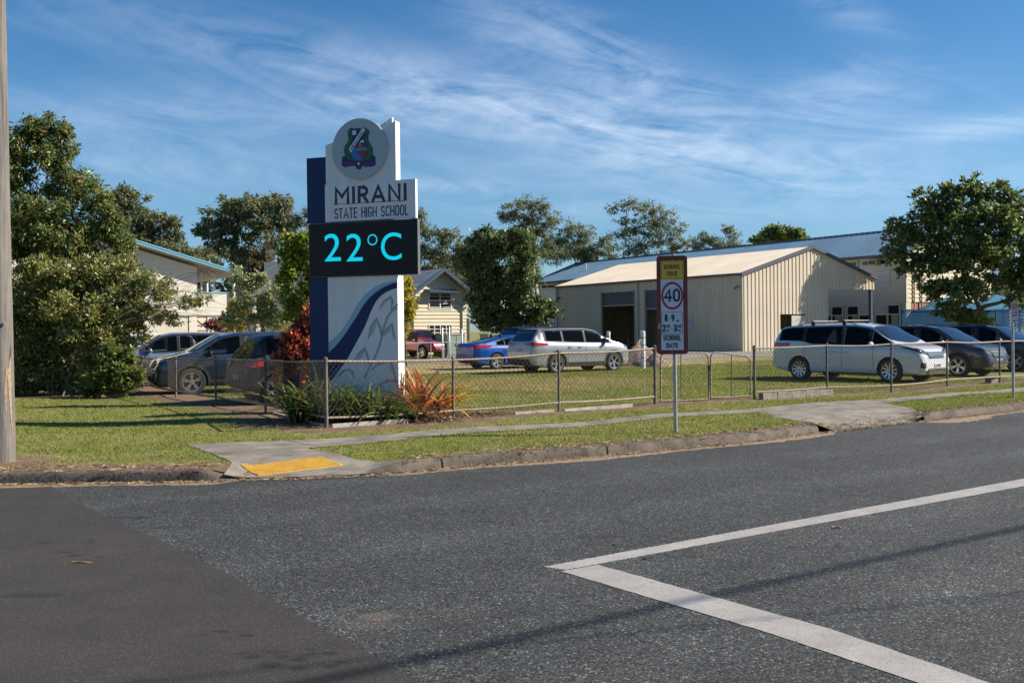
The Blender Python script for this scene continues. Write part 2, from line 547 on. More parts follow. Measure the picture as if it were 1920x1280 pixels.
xs = sorted(set([-900, -500, -300, -160, -100, -70, -50, -38, -28, -22, -18] + [round(-16 + .3 * i, 3) for i in range(115)] + [20, 22, 25, 28, 32, 38, 46, 60, 90, 140, 220, 400, 900]))
ts = [.16, .3, .5, .75] + [1 + .25 * i for i in range(64)] + [17.5 + 1.0 * i for i in range(35)] + [56, 62, 70, 85, 110, 160, 250, 450, 900, 1500]
V = []; C = []
for x in xs:
    k = ky(x)
    for t in ts:
        y = k + t
        V.append((x, y, zg(x, y))); C.append((dirt(x, y) if t < 40 else 0, dry(x, y), 0))
nc = len(ts)
i, j = np.meshgrid(np.arange(len(xs) - 1), np.arange(nc - 1), indexing="ij")
a = (i * nc + j).ravel()
F = np.stack([a, a + nc, a + nc + 1, a + 1], 1)
def grass_mat():
    mt = bpy.data.materials.new("grass ground"); mt.use_nodes = True
    T = NT(mt.node_tree); b = mt.node_tree.nodes["Principled BSDF"]
    co = T.n("ShaderNodeTexCoord").outputs["Object"]
    at = T.n("ShaderNodeVertexColor", layer_name="Col")
    sp = T.n("ShaderNodeSeparateColor"); T.l(at.outputs[0], sp.inputs[0])
    big = T.noise(co, .55, 4, .6); mid = T.noise(co, 4.5, 5, .65); fine = T.noise(co, 60, 4, .75); dots = T.noise(co, 160, 2, .7)
    g = T.mixc(T.ramp(mid, [(.35, 0.0), (.62, 1.0)]), (.125, .150, .030), (.265, .270, .062))
    g = T.mixc(T.ramp(fine, [(.36, 0.0), (.6, 1.0)]), T.mixc(.4, g, (.045, .062, .018)), g)
    dryc = T.mixc(fine, (.22, .17, .075), (.42, .33, .17))
    dm = T.math("MULTIPLY", T.ramp(T.math("ADD", T.math("ADD", T.math("MULTIPLY", sp.outputs[1], .62), T.math("MULTIPLY", big, .80)), T.math("MULTIPLY", mid, .45)), [(.50, 0.0), (.86, 1.0)]), .9)
    g = T.mixc(dm, g, dryc)
    dc = T.mixc(T.ramp(mid, [(.35, 0.0), (.65, 1.0)]), (.10, .065, .042), (.25, .17, .11))
    dc = T.mixc(T.ramp(dots, [(.56, 0.0), (.66, 1.0)]), dc, (.32, .24, .15))
    dk = T.ramp(T.math("ADD", sp.outputs[0], T.math("MULTIPLY", T.math("SUBTRACT", T.noise(co, 7, 6, .7), .5), 1.5)), [(.36, 0.0), (.58, 1.0)])
    T.l(T.mixc(dk, g, dc), b.inputs["Base Color"])
    b.inputs["Roughness"].default_value = .9
    b.inputs["Specular IOR Level"].default_value = .15
    bp = T.n("ShaderNodeBump"); bp.inputs["Strength"].default_value = .8; bp.inputs["Distance"].default_value = .03
    T.l(T.math("ADD", T.math("MULTIPLY", fine, .7), T.math("MULTIPLY", mid, .4)), bp.inputs["Height"]); T.l(bp.outputs[0], b.inputs["Normal"])
    return mt
GM = grass_mat()
tag(arrays_obj("ground", V, F, GM, cols=np.array(C), smooth=True), None, kind="structure")

# ---------------------------------------------------------------- road
def asphalt(name, base, agg, light, scale, spots=(), rough=.85, warm=None):
    mt = bpy.data.materials.new(name); mt.use_nodes = True
    T = NT(mt.node_tree); b = mt.node_tree.nodes["Principled BSDF"]
    co = T.n("ShaderNodeTexCoord").outputs["Object"]
    v = T.n("ShaderNodeTexVoronoi"); v.inputs["Scale"].default_value = scale; v.inputs["Randomness"].default_value = 1
    T.l(co, v.inputs["Vector"])
    vs = T.n("ShaderNodeSeparateColor"); T.l(v.outputs["Color"], vs.inputs[0])
    c = T.mixc(T.ramp(vs.outputs[0], [(0.0, 0.0), (.9, 1.0)]), base, agg)
    c = T.mixc(T.ramp(vs.outputs[1], [(.90, 0.0), (1.0, 1.0)]), c, light)
    edge = T.ramp(v.outputs["Distance"], [(.35, 0.0), (.75, 1.0)])
    c = T.mixc(T.math("MULTIPLY", edge, .55), c, tuple(x * .35 for x in base))
    big = T.noise(co, .45, 5, .6); mid = T.noise(co, 2.6, 6, .65)
    c = T.mixc(1.0, c, T.ramp(big, [(.3, .8), (.7, 1.12)]), "MULTIPLY")
    c = T.mixc(1.0, c, T.ramp(mid, [(.3, .84), (.7, 1.1)]), "MULTIPLY")
    if warm:
        c = T.mixc(T.ramp(T.noise(co, 1.1, 6, .7), [(.58, 0.0), (.8, .55)]), c, warm)
    sp = T.n("ShaderNodeSeparateXYZ"); T.l(co, sp.inputs[0])
    if not spots or name == "road asphalt":
        # wheel tracks polished along the road, and a few hairline cracks
        q_ = T.math("ADD", T.math("MULTIPLY", sp.outputs[1], math.cos(R(34))), T.math("MULTIPLY", sp.outputs[0], -math.sin(R(34))))
        wv_ = T.math("ADD", T.math("MULTIPLY", T.math("SINE", T.math("MULTIPLY", q_, 3.6)), .5), T.math("MULTIPLY", T.math("SUBTRACT", T.noise(co, .8, 4, .6), .5), 1.6))
        c = T.mixc(1.0, c, T.ramp(wv_, [(-.0, .88), (.75, 1.16)]), "MULTIPLY")
        vo = T.n("ShaderNodeTexVoronoi", feature="DISTANCE_TO_EDGE"); vo.inputs["Scale"].default_value = .42
        wp = T.n("ShaderNodeVectorMath", operation="ADD"); T.l(co, wp.inputs[0])
        nz_ = T.n("ShaderNodeTexNoise"); nz_.inputs["Scale"].default_value = 2.2; nz_.inputs["Detail"].default_value = 6; T.l(co, nz_.inputs["Vector"])
        T.l(nz_.outputs[1], wp.inputs[1]); T.l(wp.outputs[0], vo.inputs["Vector"])
        ck = T.math("MULTIPLY", T.ramp(vo.outputs[0], [(.0015, 1.0), (.006, 0.0)]), T.ramp(T.noise(co, .7, 3, .5), [(.52, 0.0), (.6, .75)]))
        c = T.mixc(ck, c, (.008, .008, .008))
    wob = T.math("MULTIPLY", T.math("SUBTRACT", T.noise(co, 9, 4, .6), .5), 1.1)
    for (x, y, rx, ry, ang, amp, colr) in spots:
        du = T.math("SUBTRACT", sp.outputs[0], x); dv = T.math("SUBTRACT", sp.outputs[1], y)
        cc, ss = math.cos(ang), math.sin(ang)
        p = T.math("DIVIDE", T.math("ADD", T.math("MULTIPLY", du, cc), T.math("MULTIPLY", dv, ss)), rx)
        q = T.math("DIVIDE", T.math("SUBTRACT", T.math("MULTIPLY", dv, cc), T.math("MULTIPLY", du, ss)), ry)
        r_ = T.math("ADD", T.math("ADD", T.math("MULTIPLY", p, p), T.math("MULTIPLY", q, q)), wob)
        mk = T.math("MULTIPLY", T.ramp(r_, [(.3, 1.0), (1.15, 0.0)]), amp * .75)
        c = T.mixc(mk, c, colr)
    T.l(c, b.inputs["Base Color"])
    b.inputs["Roughness"].default_value = rough
    b.inputs["Specular IOR Level"].default_value = .35
    bp = T.n("ShaderNodeBump"); bp.inputs["Strength"].default_value = .6; bp.inputs["Distance"].default_value = .006
    T.l(T.math("ADD", T.math("SUBTRACT", 1.0, v.outputs["Distance"]), T.math("MULTIPLY", vs.outputs[2], .7)), bp.inputs["Height"]); T.l(bp.outputs[0], b.inputs["Normal"])
    return mt
dark = (.006, .006, .008)
def spot(px, py, rx, ry, amp=.8, c=dark, ang=0.0):
    g = G(px, py, 0)
    return (g.x, g.y, rx, ry, ang, amp, c)
main_spots = [spot(712, 1155, .16, .11, .65, (.14, .11, .085)), spot(690, 1170, .22, .13, .35, (.13, .10, .08)),
              spot(1380, 1010, .8, .12, .35, (.12, .10, .075), .6), spot(1120, 1006, .3, .1, .4), spot(560, 1005, .35, .1, .4),
              spot(320, 988, .35, .09, .5), spot(235, 970, .3, .1, .4)]
ROADM = asphalt("road asphalt", (.015, .016, .0165), (.098, .104, .104), (.28, .28, .26), 74, main_spots, warm=(.06, .05, .042))
side_spots = [spot(82, 1018, .07, .035), spot(120, 1036, .07, .04), spot(168, 1016, .06, .03), spot(140, 1042, .08, .03), spot(185, 1044, .05, .03),
              spot(60, 1117, .26, .09, .6), spot(505, 1247, .08, .06), spot(470, 1232, .07, .05, .7), spot(455, 1225, .05, .035, .7), spot(515, 1222, .08, .05, .45),
              spot(560, 1237, .07, .05, .8), spot(580, 1228, .06, .04, .6), spot(618, 1225, .06, .04, .7), spot(618, 1250, .06, .045, .7), spot(560, 1253, .06, .05, .6),
              spot(528, 1232, .06, .04, .6), spot(640, 1242, .05, .03, .5), spot(413, 1184, .06, .03), spot(462, 1192, .05, .03), spot(382, 1190, .04, .02, .6), spot(580, 1218, .06, .03, .5)]
SIDEM = asphalt("side street asphalt", (.038, .033, .029), (.072, .063, .056), (.14, .13, .12), 150, side_spots, .8)
mb = MB()
gx = [-1500, -300, -60] + [x for x in range(-40, 62, 4)] + [120, 500, 1500]
mb.grid([[(x, y, 0.0) for y in [-1500, -300, -60, -30, -15, -5, 0, 5, 10, 15, 20, 30, 50, 90, 200, 1500]] for x in gx])
# the road plane stops under the verge: keep it below the ground sheet
tag(mb.build("road", ROADM), None, kind="structure")
mb = MB()
joint = [G(x, y, 0) for x, y in [(98, 912), (105, 917), (150, 947), (228, 981), (300, 1012), (362, 1043), (425, 1075), (512, 1125), (600, 1175), (700, 1228), (790, 1280)]]
joint.append(joint[-1] + (joint[-1] - joint[0]).normalized() * 12)
rows = []
for p in joint:
    jx = p.x
    rows.append([(jx + (random.random() - .5) * .03, p.y, .004)] + [(x, p.y + .3 * (1 - k / 4), .004) for k, x in enumerate([jx - 1, jx - 4, jx - 12, jx - 60])])
mb.grid(rows)
tag(mb.build("side_road", SIDEM), None, kind="structure")

def sheet_strip(mb, A, B, z, seg=.12, jag=.012, mi=0):
    """ragged strip between polylines A and B (same length list of points)"""
    n = max(2, int((Vector(A[-1]) - Vector(A[0])).length / seg))
    rows = []
    for k in range(n + 1):
        f = k / n * (len(A) - 1); i_ = min(int(f), len(A) - 2); t = f - i_
        a_ = Vector(A[i_]).lerp(Vector(A[i_ + 1]), t); b_ = Vector(B[i_]).lerp(Vector(B[i_ + 1]), t)
        a_ = a_ + (a_ - b_).normalized() * random.uniform(-jag, jag); b_ = b_ + (b_ - a_).normalized() * random.uniform(-jag, jag)
        rows.append([(a_.x, a_.y, z), (b_.x, b_.y, z)])
    mb.grid(rows, mi)
def paint_mat():
    mt = bpy.data.materials.new("road paint"); mt.use_nodes = True
    T = NT(mt.node_tree); b = mt.node_tree.nodes["Principled BSDF"]
    co = T.n("ShaderNodeTexCoord").outputs["Object"]
    c = T.mixc(T.ramp(T.noise(co, 3.5, 6, .7), [(.3, 0.0), (.7, 1.0)]), (.27, .25, .23), (.42, .40, .375))
    c = T.mixc(T.ramp(T.noise(co, 55, 5, .75), [(.55, 0.0), (.68, .9)]), c, (.07, .07, .07))
    c = T.mixc(T.ramp(T.noise(co, 7, 6, .75), [(.56, 0.0), (.70, .7)]), c, (.12, .115, .11))
    c = T.mixc(T.ramp(T.noise(co, 140, 2, .7), [(.3, 0.25), (.5, 0.0)]), c, (.2, .2, .2))
    T.l(c, b.inputs["Base Color"]); b.inputs["Roughness"].default_value = .7
    bp = T.n("ShaderNodeBump"); bp.inputs["Strength"].default_value = .4; bp.inputs["Distance"].default_value = .004
    T.l(T.noise(co, 150, 3, .7), bp.inputs["Height"]); T.l(bp.outputs[0], b.inputs["Normal"])
    return mt
PAINT = paint_mat()
mb = MB()
A = [G(x, y, 0) for x, y in [(1019, 1062), (1420, 988.5), (1920, 897)]]
B = [G(x, y, 0) for x, y in [(1062, 1068), (1420, 1002), (1920, 911)]]
for L in (A, B):
    L.append(L[-1] + (L[-1] - L[0]).normalized() * 45)
sheet_strip(mb, A, B, .002, .06, .010)
tag(mb.build("edge_line", PAINT), None, kind="structure")
mb = MB()
A = [G(x, y, 0) for x, y in [(1052, 1071), (1440, 1186), (1700, 1280)]]
B = [G(x, y, 0) for x, y in [(1122, 1059), (1560, 1180), (1826, 1284)]]
A[-1] = A[-1] + (A[-1] - A[0]) * .5; B[-1] = B[-1] + (B[-1] - B[0]) * .5
sheet_strip(mb, A, B, .0035, .06, .004)
tag(mb.build("stop_line", PAINT), None, kind="structure")

# dead grass and dust in the gutter
GUT = mat("gutter litter", (.36, .25, .16), .95, var=0, col2=(.17, .12, .085), vscale=14, bump=.8, bscale=60)
mb = MB()
rows = []
x = -13.5
while x < 24:
    k = ky(x); sl_ = (ky(x + .1) - k) / .1; nrm = Vector((sl_, -1, 0)).normalized()
    wd = (.19 + .13 * (.5 + .5 * math.sin(x * 1.7)) + random.uniform(-.035, .035)) * (1 - .75 * max(0, low(x))) + (.3 if 7.6 < x < 9 else 0) * random.uniform(.5, 1)
    rows.append([(x, k + .01, .012), (x + nrm.x * wd * .5, k + nrm.y * wd * .5, .008), (x + nrm.x * wd, k + nrm.y * wd, .002)])
    x += .08
mb.grid(rows)
tag(mb.build("gutter", GUT, smooth=True), None, kind="structure")

# ---------------------------------------------------------------- kerbs
CONC = mat("kerb concrete", (.15, .122, .094), .9, col2=(.055, .043, .033), vscale=3.4, bump=.7, bscale=30)
def kerb(x0, x1):
    mb = MB(); rows = []
    x = x0
    while True:
        k = ky(x); e = .05
        sl_ = (ky(x + e) - ky(x - e)) / (2 * e); n = Vector((-sl_, 1, 0)).normalized()
        h = (.135 - .11 * low(x)) + random.uniform(-.002, .002)
        wob = random.uniform(-.004, .004)
        pr = [(0 + wob, -.02), (.012 + wob, h * .6), (.03, h - .02), (.05, h), (.17, h + .004), (.19, h - .04)]
        rows.append([(x + n.x * p, k + n.y * p, z) for p, z in pr])
        if x >= x1: break
        x = min(x1, x + .1)
    mb.grid(rows)
    n = len(rows[0])
    for r_ in (rows[0], rows[-1]):
        mb.add(r_ + [(r_[-1][0], r_[-1][1], -.02)], [tuple(range(n + 1))])
    return mb
KG = "concrete kerb lengths along the road"
segs = [(-14, -9.6), (-9.58, RAMP[0] + .08), (RAMP[1] - .1, -.92), (-.9, 1.32), (1.34, DRIVE[0]), (DRIVE[1] - .08, 10.3), (10.32, 14), (14.02, 30)]
for a_, b_ in segs:
    tag(kerb(a_, b_).build("kerb", CONC, smooth=True, angle=50), None, kind="structure")

# ---------------------------------------------------------------- footpath
PATHM = mat("footpath concrete", (.27, .235, .195), .92, col2=(.135, .115, .092), vscale=2.6, bump=.35, bscale=60)
mb = MB()
def cell_sheet(mb, inside, x0, x1, y0f, y1f, dz, step=.1, mi=0):
    """sheet of small cells that follow the ground wherever inside(x, y)"""
    n = int(math.ceil((x1 - x0) / step - 1e-6)); step = (x1 - x0) / n
    for a_ in range(n):
        xa, xb = x0 + a_ * step, x0 + (a_ + 1) * step
        lo_a, hi_a, lo_b, hi_b = y0f(xa), y1f(xa), y0f(xb), y1f(xb)
        if hi_a - lo_a < .02 and hi_b - lo_b < .02: continue
        m_ = max(1, int(max(hi_a - lo_a, hi_b - lo_b) / .25))
        ra = [(xa, lo_a + (hi_a - lo_a) * k / m_) for k in range(m_ + 1)]
        rb = [(xb, lo_b + (hi_b - lo_b) * k / m_) for k in range(m_ + 1)]
        mb.grid([[(p[0], p[1], zg(*p) + dz) for p in ra], [(p[0], p[1], zg(*p) + dz) for p in rb]], mi)
def jig(x): return .02 * math.sin(x * 7.3) + .015 * math.sin(x * 17.1 + 2)
def p_lo(x):
    if x < -4.77: return path_up(-4.77)
    if x < RAMP[0] - .25: return max(ky(x) + .2, 11.95 + ( -x - 3.1) * 1.55 + jig(x))
    if x < -2.9: return ky(x) - .02
    if x < RAMP[1] + .25: return ky(x) - .02 if x < RAMP[1] else ky(x) + .17
    if DRIVE[0] - .4 < x < DRIVE[1] + .2:
        if x < DRIVE[0]: return ky(x) + .2 + (DRIVE[0] - x) * 4
        if x > DRIVE[1] - .1: return ky(x) + .2 + (x - DRIVE[1] + .1) * 3
        return ky(x) - .02
    return path_lo(x) + jig(x)
def grass_cut_hi(x):
    # the grassed wedge between the ramp and the footpath
    if x < -2.9: return path_up(x)
    return path_up(x)
def wedge_lo(x):     # lower boundary of the wedge (upper edge of the ramp flare)
    return float(np.interp(x, [-2.9, -2.2, -1.35], [14.0, 13.2, 12.75]))
RAMPX = RAMP[1] + .25
def footpath_cells():
    m = MB()
    cell_sheet(m, None, -4.77, -2.9, p_lo, lambda x: path_up(x) - jig(x + 3), .008)
    # right of x=-2.9 : ramp flare + path proper
    cell_sheet(m, None, -2.9, -1.3, lambda x: ky(x) - .02 if x < RAMP[1] else ky(x) + .17, lambda x: max(ky(x) + .18, wedge_lo(x) + jig(x)), .008)
    cell_sheet(m, None, -2.9, 44, lambda x: max(p_lo(x), path_lo(x)) if x < DRIVE[0] - .4 or x > DRIVE[1] + .5 else p_lo(x), lambda x: path_up(x) - jig(x + 3), .0085)
    return m
tag(footpath_cells().build("footpath", PATHM, smooth=True), None, kind="structure")
# joints in the slabs
JM = mat("joint", (.05, .045, .04), .95)
mb = MB()
for x0, x1 in [(-3.45, -2.75), (-.8, -.35), (1.3, 1.5), (3.9, 4.2), (6.9, 7.2)]:
    ya, yb = path_up(x0), path_lo(x1) + .05
    n = 10
    rows = [[(x0 + (x1 - x0) * k / n - .008, ya + (yb - ya) * k / n, zg(x0 + (x1 - x0) * k / n, ya + (yb - ya) * k / n) + .0115),
             (x0 + (x1 - x0) * k / n + .008, ya + (yb - ya) * k / n, zg(x0 + (x1 - x0) * k / n, ya + (yb - ya) * k / n) + .0115)] for k in range(n + 1)]
    mb.grid(rows)
ja, jb = G(395, 853), G(640, 845)
mb.grid([[(ja.x + (jb.x - ja.x) * k / 10, ja.y + (jb.y - ja.y) * k / 10 + s_ * .007, zg(ja.x + (jb.x - ja.x) * k / 10, ja.y + (jb.y - ja.y) * k / 10) + .0115) for s_ in (-1, 1)] for k in range(11)])
tag(mb.build("footpath_joints", JM), None, kind="structure")

# tactile paving pad
TY = mat("tactile yellow", (.66, .38, .045), .65, col2=(.50, .27, .03), vscale=7, bump=.1)
tq = [GZ(450, 872), GZ(600, 858), GZ(643, 873), GZ(484, 893)]
mb = MB()
n1_, n2_ = 24, 12
def tp(u_, v_, dz):
    a_ = tq[0].lerp(tq[1], u_); b_ = tq[3].lerp(tq[2], u_); p = a_.lerp(b_, v_)
    return Vector((p.x, p.y, zg(p.x, p.y) + dz))
mb.grid([[tp(i_ / n1_, j_ / n2_, .016) for j_ in range(n2_ + 1)] for i_ in range(n1_ + 1)])
edge = [tp(i_ / n1_, 1, .016) for i_ in range(n1_ + 1)]
mb.grid([[p, p - Vector((0, .003, .02))] for p in edge])
for i_ in range(n1_):
    for j_ in range(n2_):
        c_ = tp((i_ + .5) / n1_, (j_ + .5) / n2_, .016)
        rr = []
        for (rad, h) in ((.021, 0), (.017, .007), (.010, .009)):
            rr.append([c_ + Vector((rad * math.cos(t * math.pi / 4), rad * math.sin(t * math.pi / 4), h)) for t in range(8)])
        mb.grid(rr, closed=True)
        mb.add(rr[-1], [tuple(range(8))])
tag(mb.build("tactile_paving", TY, smooth=True, angle=60), "yellow studded tactile pad set into the kerb ramp", "tactile paving")

# ---------------------------------------------------------------- grass blades
def blades():
    N = 420000
    x = RNG.uniform(-12.5, 15, N)
    kyv = np.interp(x, KX, KY)
    y = kyv + .16 + RNG.uniform(0, 1, N) ** 1.5 * 26
    keep = np.ones(N, bool)
    # view wedge
    keep &= np.abs(x) < y * .56
    pux = np.array([p[0] for p in pu]); puy = np.array([p[1] for p in pu]); plx = np.array([p[0] for p in pl]); ply = np.array([p[1] for p in pl])
    pu_ = np.interp(x, pux, puy); pl_ = np.interp(x, plx, ply)
    onpath = (x > -4.77) & (y < pu_ - .02) & ((y > pl_ + .02) & (x > -2.9))
    onpath |= (x > -4.77) & (x < -2.9) & (y < pu_ - .02) & (y > 11.95 + (-x - 3.1) * 1.55)
    onpath |= (x > -3.3) & (x < -1.3) & (y < np.interp(x, [-2.9, -2.2, -1.35], [14.0, 13.2, 12.75]))
    onpath |= (x > DRIVE[0] - .2) & (x < DRIVE[1] + .1) & (y < pu_)
    keep &= ~onpath
    x, y = x[keep], y[keep]
    d = np.array([dirt(a, b) for a, b in zip(x, y)])
    keep = RNG.uniform(0, 1, len(x)) > np.clip(d * 1.6 - .15, 0, .97)
    # thinner on the worn places inside
    x, y, d = x[keep], y[keep], d[keep]
    dr = np.array([dry(a, b) for a, b in zip(x, y)])
    z = np.array([zg(a, b) for a, b in zip(x, y)])
    n = len(x)
    cl_ = np.sin(x * 3.1 + np.sin(y * 2.3) * 2) * np.sin(y * 2.7 + np.sin(x * 1.9) * 2)
    h = RNG.uniform(.014, .038, n) * (1 + .35 * cl_) * (1 + .02 * (y - 10)) * .85
    edge_ = (np.abs(y - np.interp(x, pux, puy)) < .15) | (np.abs(y - np.interp(x, plx, ply)) < .18)
    h[edge_] *= 1.5
    tuft = (np.sin(x * 5.3 + np.sin(y * 4.1) * 2.5) * np.sin(y * 6.1 + np.sin(x * 3.3) * 2.5)) > .93
    h[tuft] *= 1.9
    a = RNG.uniform(0, 2 * np.pi, n); wd = RNG.uniform(.004, .008, n) * (1 + .03 * (y - 10))
    lx, ly = np.cos(a), np.sin(a)
    ln = RNG.uniform(-.9, .9, (n, 2)) * h[:, None]
    P = np.zeros((n, 3, 3), np.float32)
    P[:, 0] = np.stack([x - lx * wd, y - ly * wd, z - .003], 1)
    P[:, 1] = np.stack([x + lx * wd, y + ly * wd, z - .003], 1)
    P[:, 2] = np.stack([x + ln[:, 0], y + ln[:, 1], z + h], 1)
    g1 = np.array([.105, .155, .025]); g2 = np.array([.275, .305, .060]); g3 = np.array([.42, .33, .15])
    t = np.clip(RNG.uniform(0, 1, n) * .7 + .3 * (cl_ * .5 + .5), 0, 1)[:, None]
    c = g1 * (1 - t) + g2 * t
    tan = RNG.uniform(0, 1, n) < (.07 + .6 * dr + .4 * d + .35 * np.clip(np.sin(x * .9 + np.sin(y * 1.3) * 1.4) * np.sin(y * .8 + 1) - .25, 0, 1))
    c[tan] = g3 * RNG.uniform(.7, 1.15, (tan.sum(), 1))
    cc = np.repeat(c[:, None, :], 3, 1)
    Fi = np.arange(n * 3).reshape(n, 3)
    o = arrays_obj("grass", P.reshape(-1, 3), Fi, mat("grass blades", (.1, .1, .1), .7, vcol=True, trans=.4, spec=.25), cols=cc.reshape(-1, 3))
    tag(o, "short mown lawn and verge grass along the fence and footpath", "grass", kind="stuff")
blades()

# straw, twigs and leaves lying in the gutter and on the soil
def litter():
    N = 9000
    x = RNG.uniform(-9, 14, N)
    side = RNG.uniform(0, 1, N)
    y = np.interp(x, KX, KY) + np.where(side < .6, RNG.normal(-.06, .055, N), RNG.uniform(.17, .55, N))
    dv = RNG.uniform(0, 1, N) < .06
    x = np.where(dv, RNG.uniform(DRIVE[0] - .2, DRIVE[1] + .2, N), x); y = np.where(dv, np.interp(x, KX, KY) + np.abs(RNG.normal(0, .35, N)), y)
    z = np.where(y < np.interp(x, KX, KY), .014, .15); z = np.where(dv, [zg(a, b) + .014 for a, b in zip(x, y)], z)
    lw = np.array([low(a) for a in x]); keep = ~((lw > .1) & (z > .1)) | dv; x, y, z = x[keep], y[keep], z[keep]
    n = len(x)
    a = RNG.uniform(0, np.pi, n); L = RNG.uniform(.012, .06, n); wd = RNG.uniform(.001, .004, n)
    ca, sa = np.cos(a), np.sin(a)
    P = np.zeros((n, 4, 3), np.float32)
    dz = RNG.uniform(-.002, .012, (n, 4))
    for k, (s1, s2) in enumerate([(-1, -1), (1, -1), (1, 1), (-1, 1)]):
        P[:, k] = np.stack([x + s1 * L * ca - s2 * wd * sa, y + s1 * L * sa + s2 * wd * ca, z + dz[:, k] + .002], 1)
    c = np.array([.36, .26, .15]) * RNG.uniform(.4, 1.2, (n, 1))
    o = arrays_obj("straw", P.reshape(-1, 3), np.arange(n * 4).reshape(n, 4), mat("straw", (.3, .2, .1), .9, vcol=True), cols=np.repeat(c[:, None], 4, 1).reshape(-1, 3))
    tag(o, "dry straw and leaf litter lying in the gutter and on bare soil", "litter", kind="stuff")
litter()
LEAF = mat("dead leaf", (.62, .36, .14), .7, col2=(.40, .22, .08), vscale=30)
for k, (px, py, L, a_, lab) in enumerate([(155, 1056, .16, .08, "long curled tan leaf lying on the dark side street asphalt"),
        (1158, 1022, .085, 2.7, "orange brown leaf lying just above the edge line"), (1216, 1048, .085, 2.6, "orange brown leaf lying just below the edge line"),
        (1570, 990, .09, .2, "pale thin leaf lying on the road beside the cable shadow")]):
    g = G(px, py, 0)
    mb = MB(); rows = []
    for i_ in range(7):
        t = i_ / 6; wd = .016 * math.sin(math.pi * min(.97, max(.05, t))) * (1 if k else .8); u_ = (t - .5) * L
        rows.append([(u_, -wd, .014 + .008 * math.sin(t * 5)), (u_, 0, .006 + .006 * math.sin(t * 5)), (u_, wd, .016 + .006 * math.cos(t * 4))])
    mb.grid(rows)
    o = mb.build("dead_leaf", LEAF, smooth=True); o.location = (g.x, g.y, 0); o.rotation_euler.z = a_
    tag(o, lab, "leaf", "dead leaves on the road")
RAG = mat("white litter", (.7, .68, .64), .8)
for px, py, lab in [(1240, 842, "crumpled white scrap in the gutter behind the speed sign"), (1138, 851, "small white scrap in the gutter left of the speed sign")]:
    g = G(px, py, .0); mb = MB()
    rows = [[(.05 * math.cos(t * .785) * r_ * (1 + .3 * random.random()), .03 * math.sin(t * .785) * r_, .02 + .02 * (1 - r_) + random.uniform(0, .012)) for t in range(8)] for r_ in (1, .6, .2)]
    mb.grid(rows, closed=True)
    o = mb.build("paper_scrap", RAG); o.location = (g.x, g.y, 0); tag(o, lab, "litter")
# ================================================================ vegetation
BARK = mat("bark", (.17, .13, .10), .95, col2=(.07, .055, .045), vscale=9, bump=.8, bscale=25)
PALEBARK = mat("pale gum bark", (.48, .43, .37), .85, col2=(.24, .20, .17), vscale=3, bump=.3)
LEAFM = mat("leaves", (.1, .1, .1), .55, vcol=True, trans=.5, spec=.35)
LEAFGL = mat("glossy leaves", (.1, .1, .1), .40, vcol=True, trans=.45, spec=.5)

BRI = 2.65
def leaf_cloud(P, size, palette, weights, aspect=.42, droop=0.0, up=0.0, out=None, seed=0, sizevar=.35):
    """one four-point blade per point; returns V, F, colours"""
    rg = np.random.RandomState(seed)
    n = len(P)
    d = rg.normal(0, 1, (n, 3))
    if out is not None:
        d = d + out * 1.0
    d[:, 2] += up * 1.6 - droop * 1.6
    d /= np.linalg.norm(d, axis=1)[:, None] + 1e-9
    q = rg.normal(0, 1, (n, 3))
    s_ = np.cross(d, q); s_ /= np.linalg.norm(s_, axis=1)[:, None] + 1e-9
    nr = np.cross(d, s_)
    L = size * (1 + sizevar * rg.uniform(-1, 1, n))[:, None]
    A = np.zeros((n, 4, 3), np.float32)
    A[:, 0] = P
    A[:, 1] = P + d * L * .45 + s_ * L * aspect * .5 + nr * L * .08
    A[:, 2] = P + d * L
    A[:, 3] = P + d * L * .45 - s_ * L * aspect * .5 + nr * L * .08
    pal = np.array(palette, float) * BRI
    idx = rg.choice(len(pal), n, p=np.array(weights) / sum(weights))
    c = pal[idx] * rg.uniform(.72, 1.25, (n, 1))
    return A, c

def crown_points(clumps, n, sub=14, spread=.17, seed=0, fill=.25):
    """clumps: (centre Vector, rx, ry, rz). leaves gather in small tufts on and inside each clump"""
    rg = np.random.RandomState(seed)
    vol = np.array([c[1] * c[3] for c in clumps]); vol = vol / vol.sum()
    P, O, T = [], [], []
    for (c, rx, ry, rz), v in zip(clumps, vol):
        k = max(4, int(sub * (.6 + .8 * rg.rand())))
        m = max(k, int(n * v))
        u = rg.normal(0, 1, (k, 3)); u /= np.linalg.norm(u, axis=1)[:, None]
        rad = np.where(rg.rand(k) < fill, rg.uniform(.1, .6, k), rg.uniform(.65, 1.05, k))[:, None]
        tc_ = u * rad * np.array([rx, ry, rz])
        idx = rg.randint(0, k, m)
        sp = rg.uniform(.6, 1.3, k)[idx][:, None]
        off = rg.normal(0, spread, (m, 3)) * np.array([rx, ry, rz]) * sp
        p = np.array(c) + tc_[idx] + off
        P.append(p)
        o = (tc_[idx] + off) / np.array([rx, ry, rz])
        O.append(o / (np.linalg.norm(o, axis=1)[:, None] + 1e-6))
        T.append(np.array(c) + tc_)
    return np.concatenate(P), np.concatenate(O), T

def bend(a, b, n=5, wob=.06, rg=random):
    a, b = Vector(a), Vector(b); L = (b - a).length
    pts = []
    for i in range(n + 1):
        t = i / n
        p = a.lerp(b, t)
        if 0 < i < n:
            p = p + Vector((rg.uniform(-1, 1), rg.uniform(-1, 1), rg.uniform(-.6, .6))) * wob * L
        pts.append(p)
    return pts

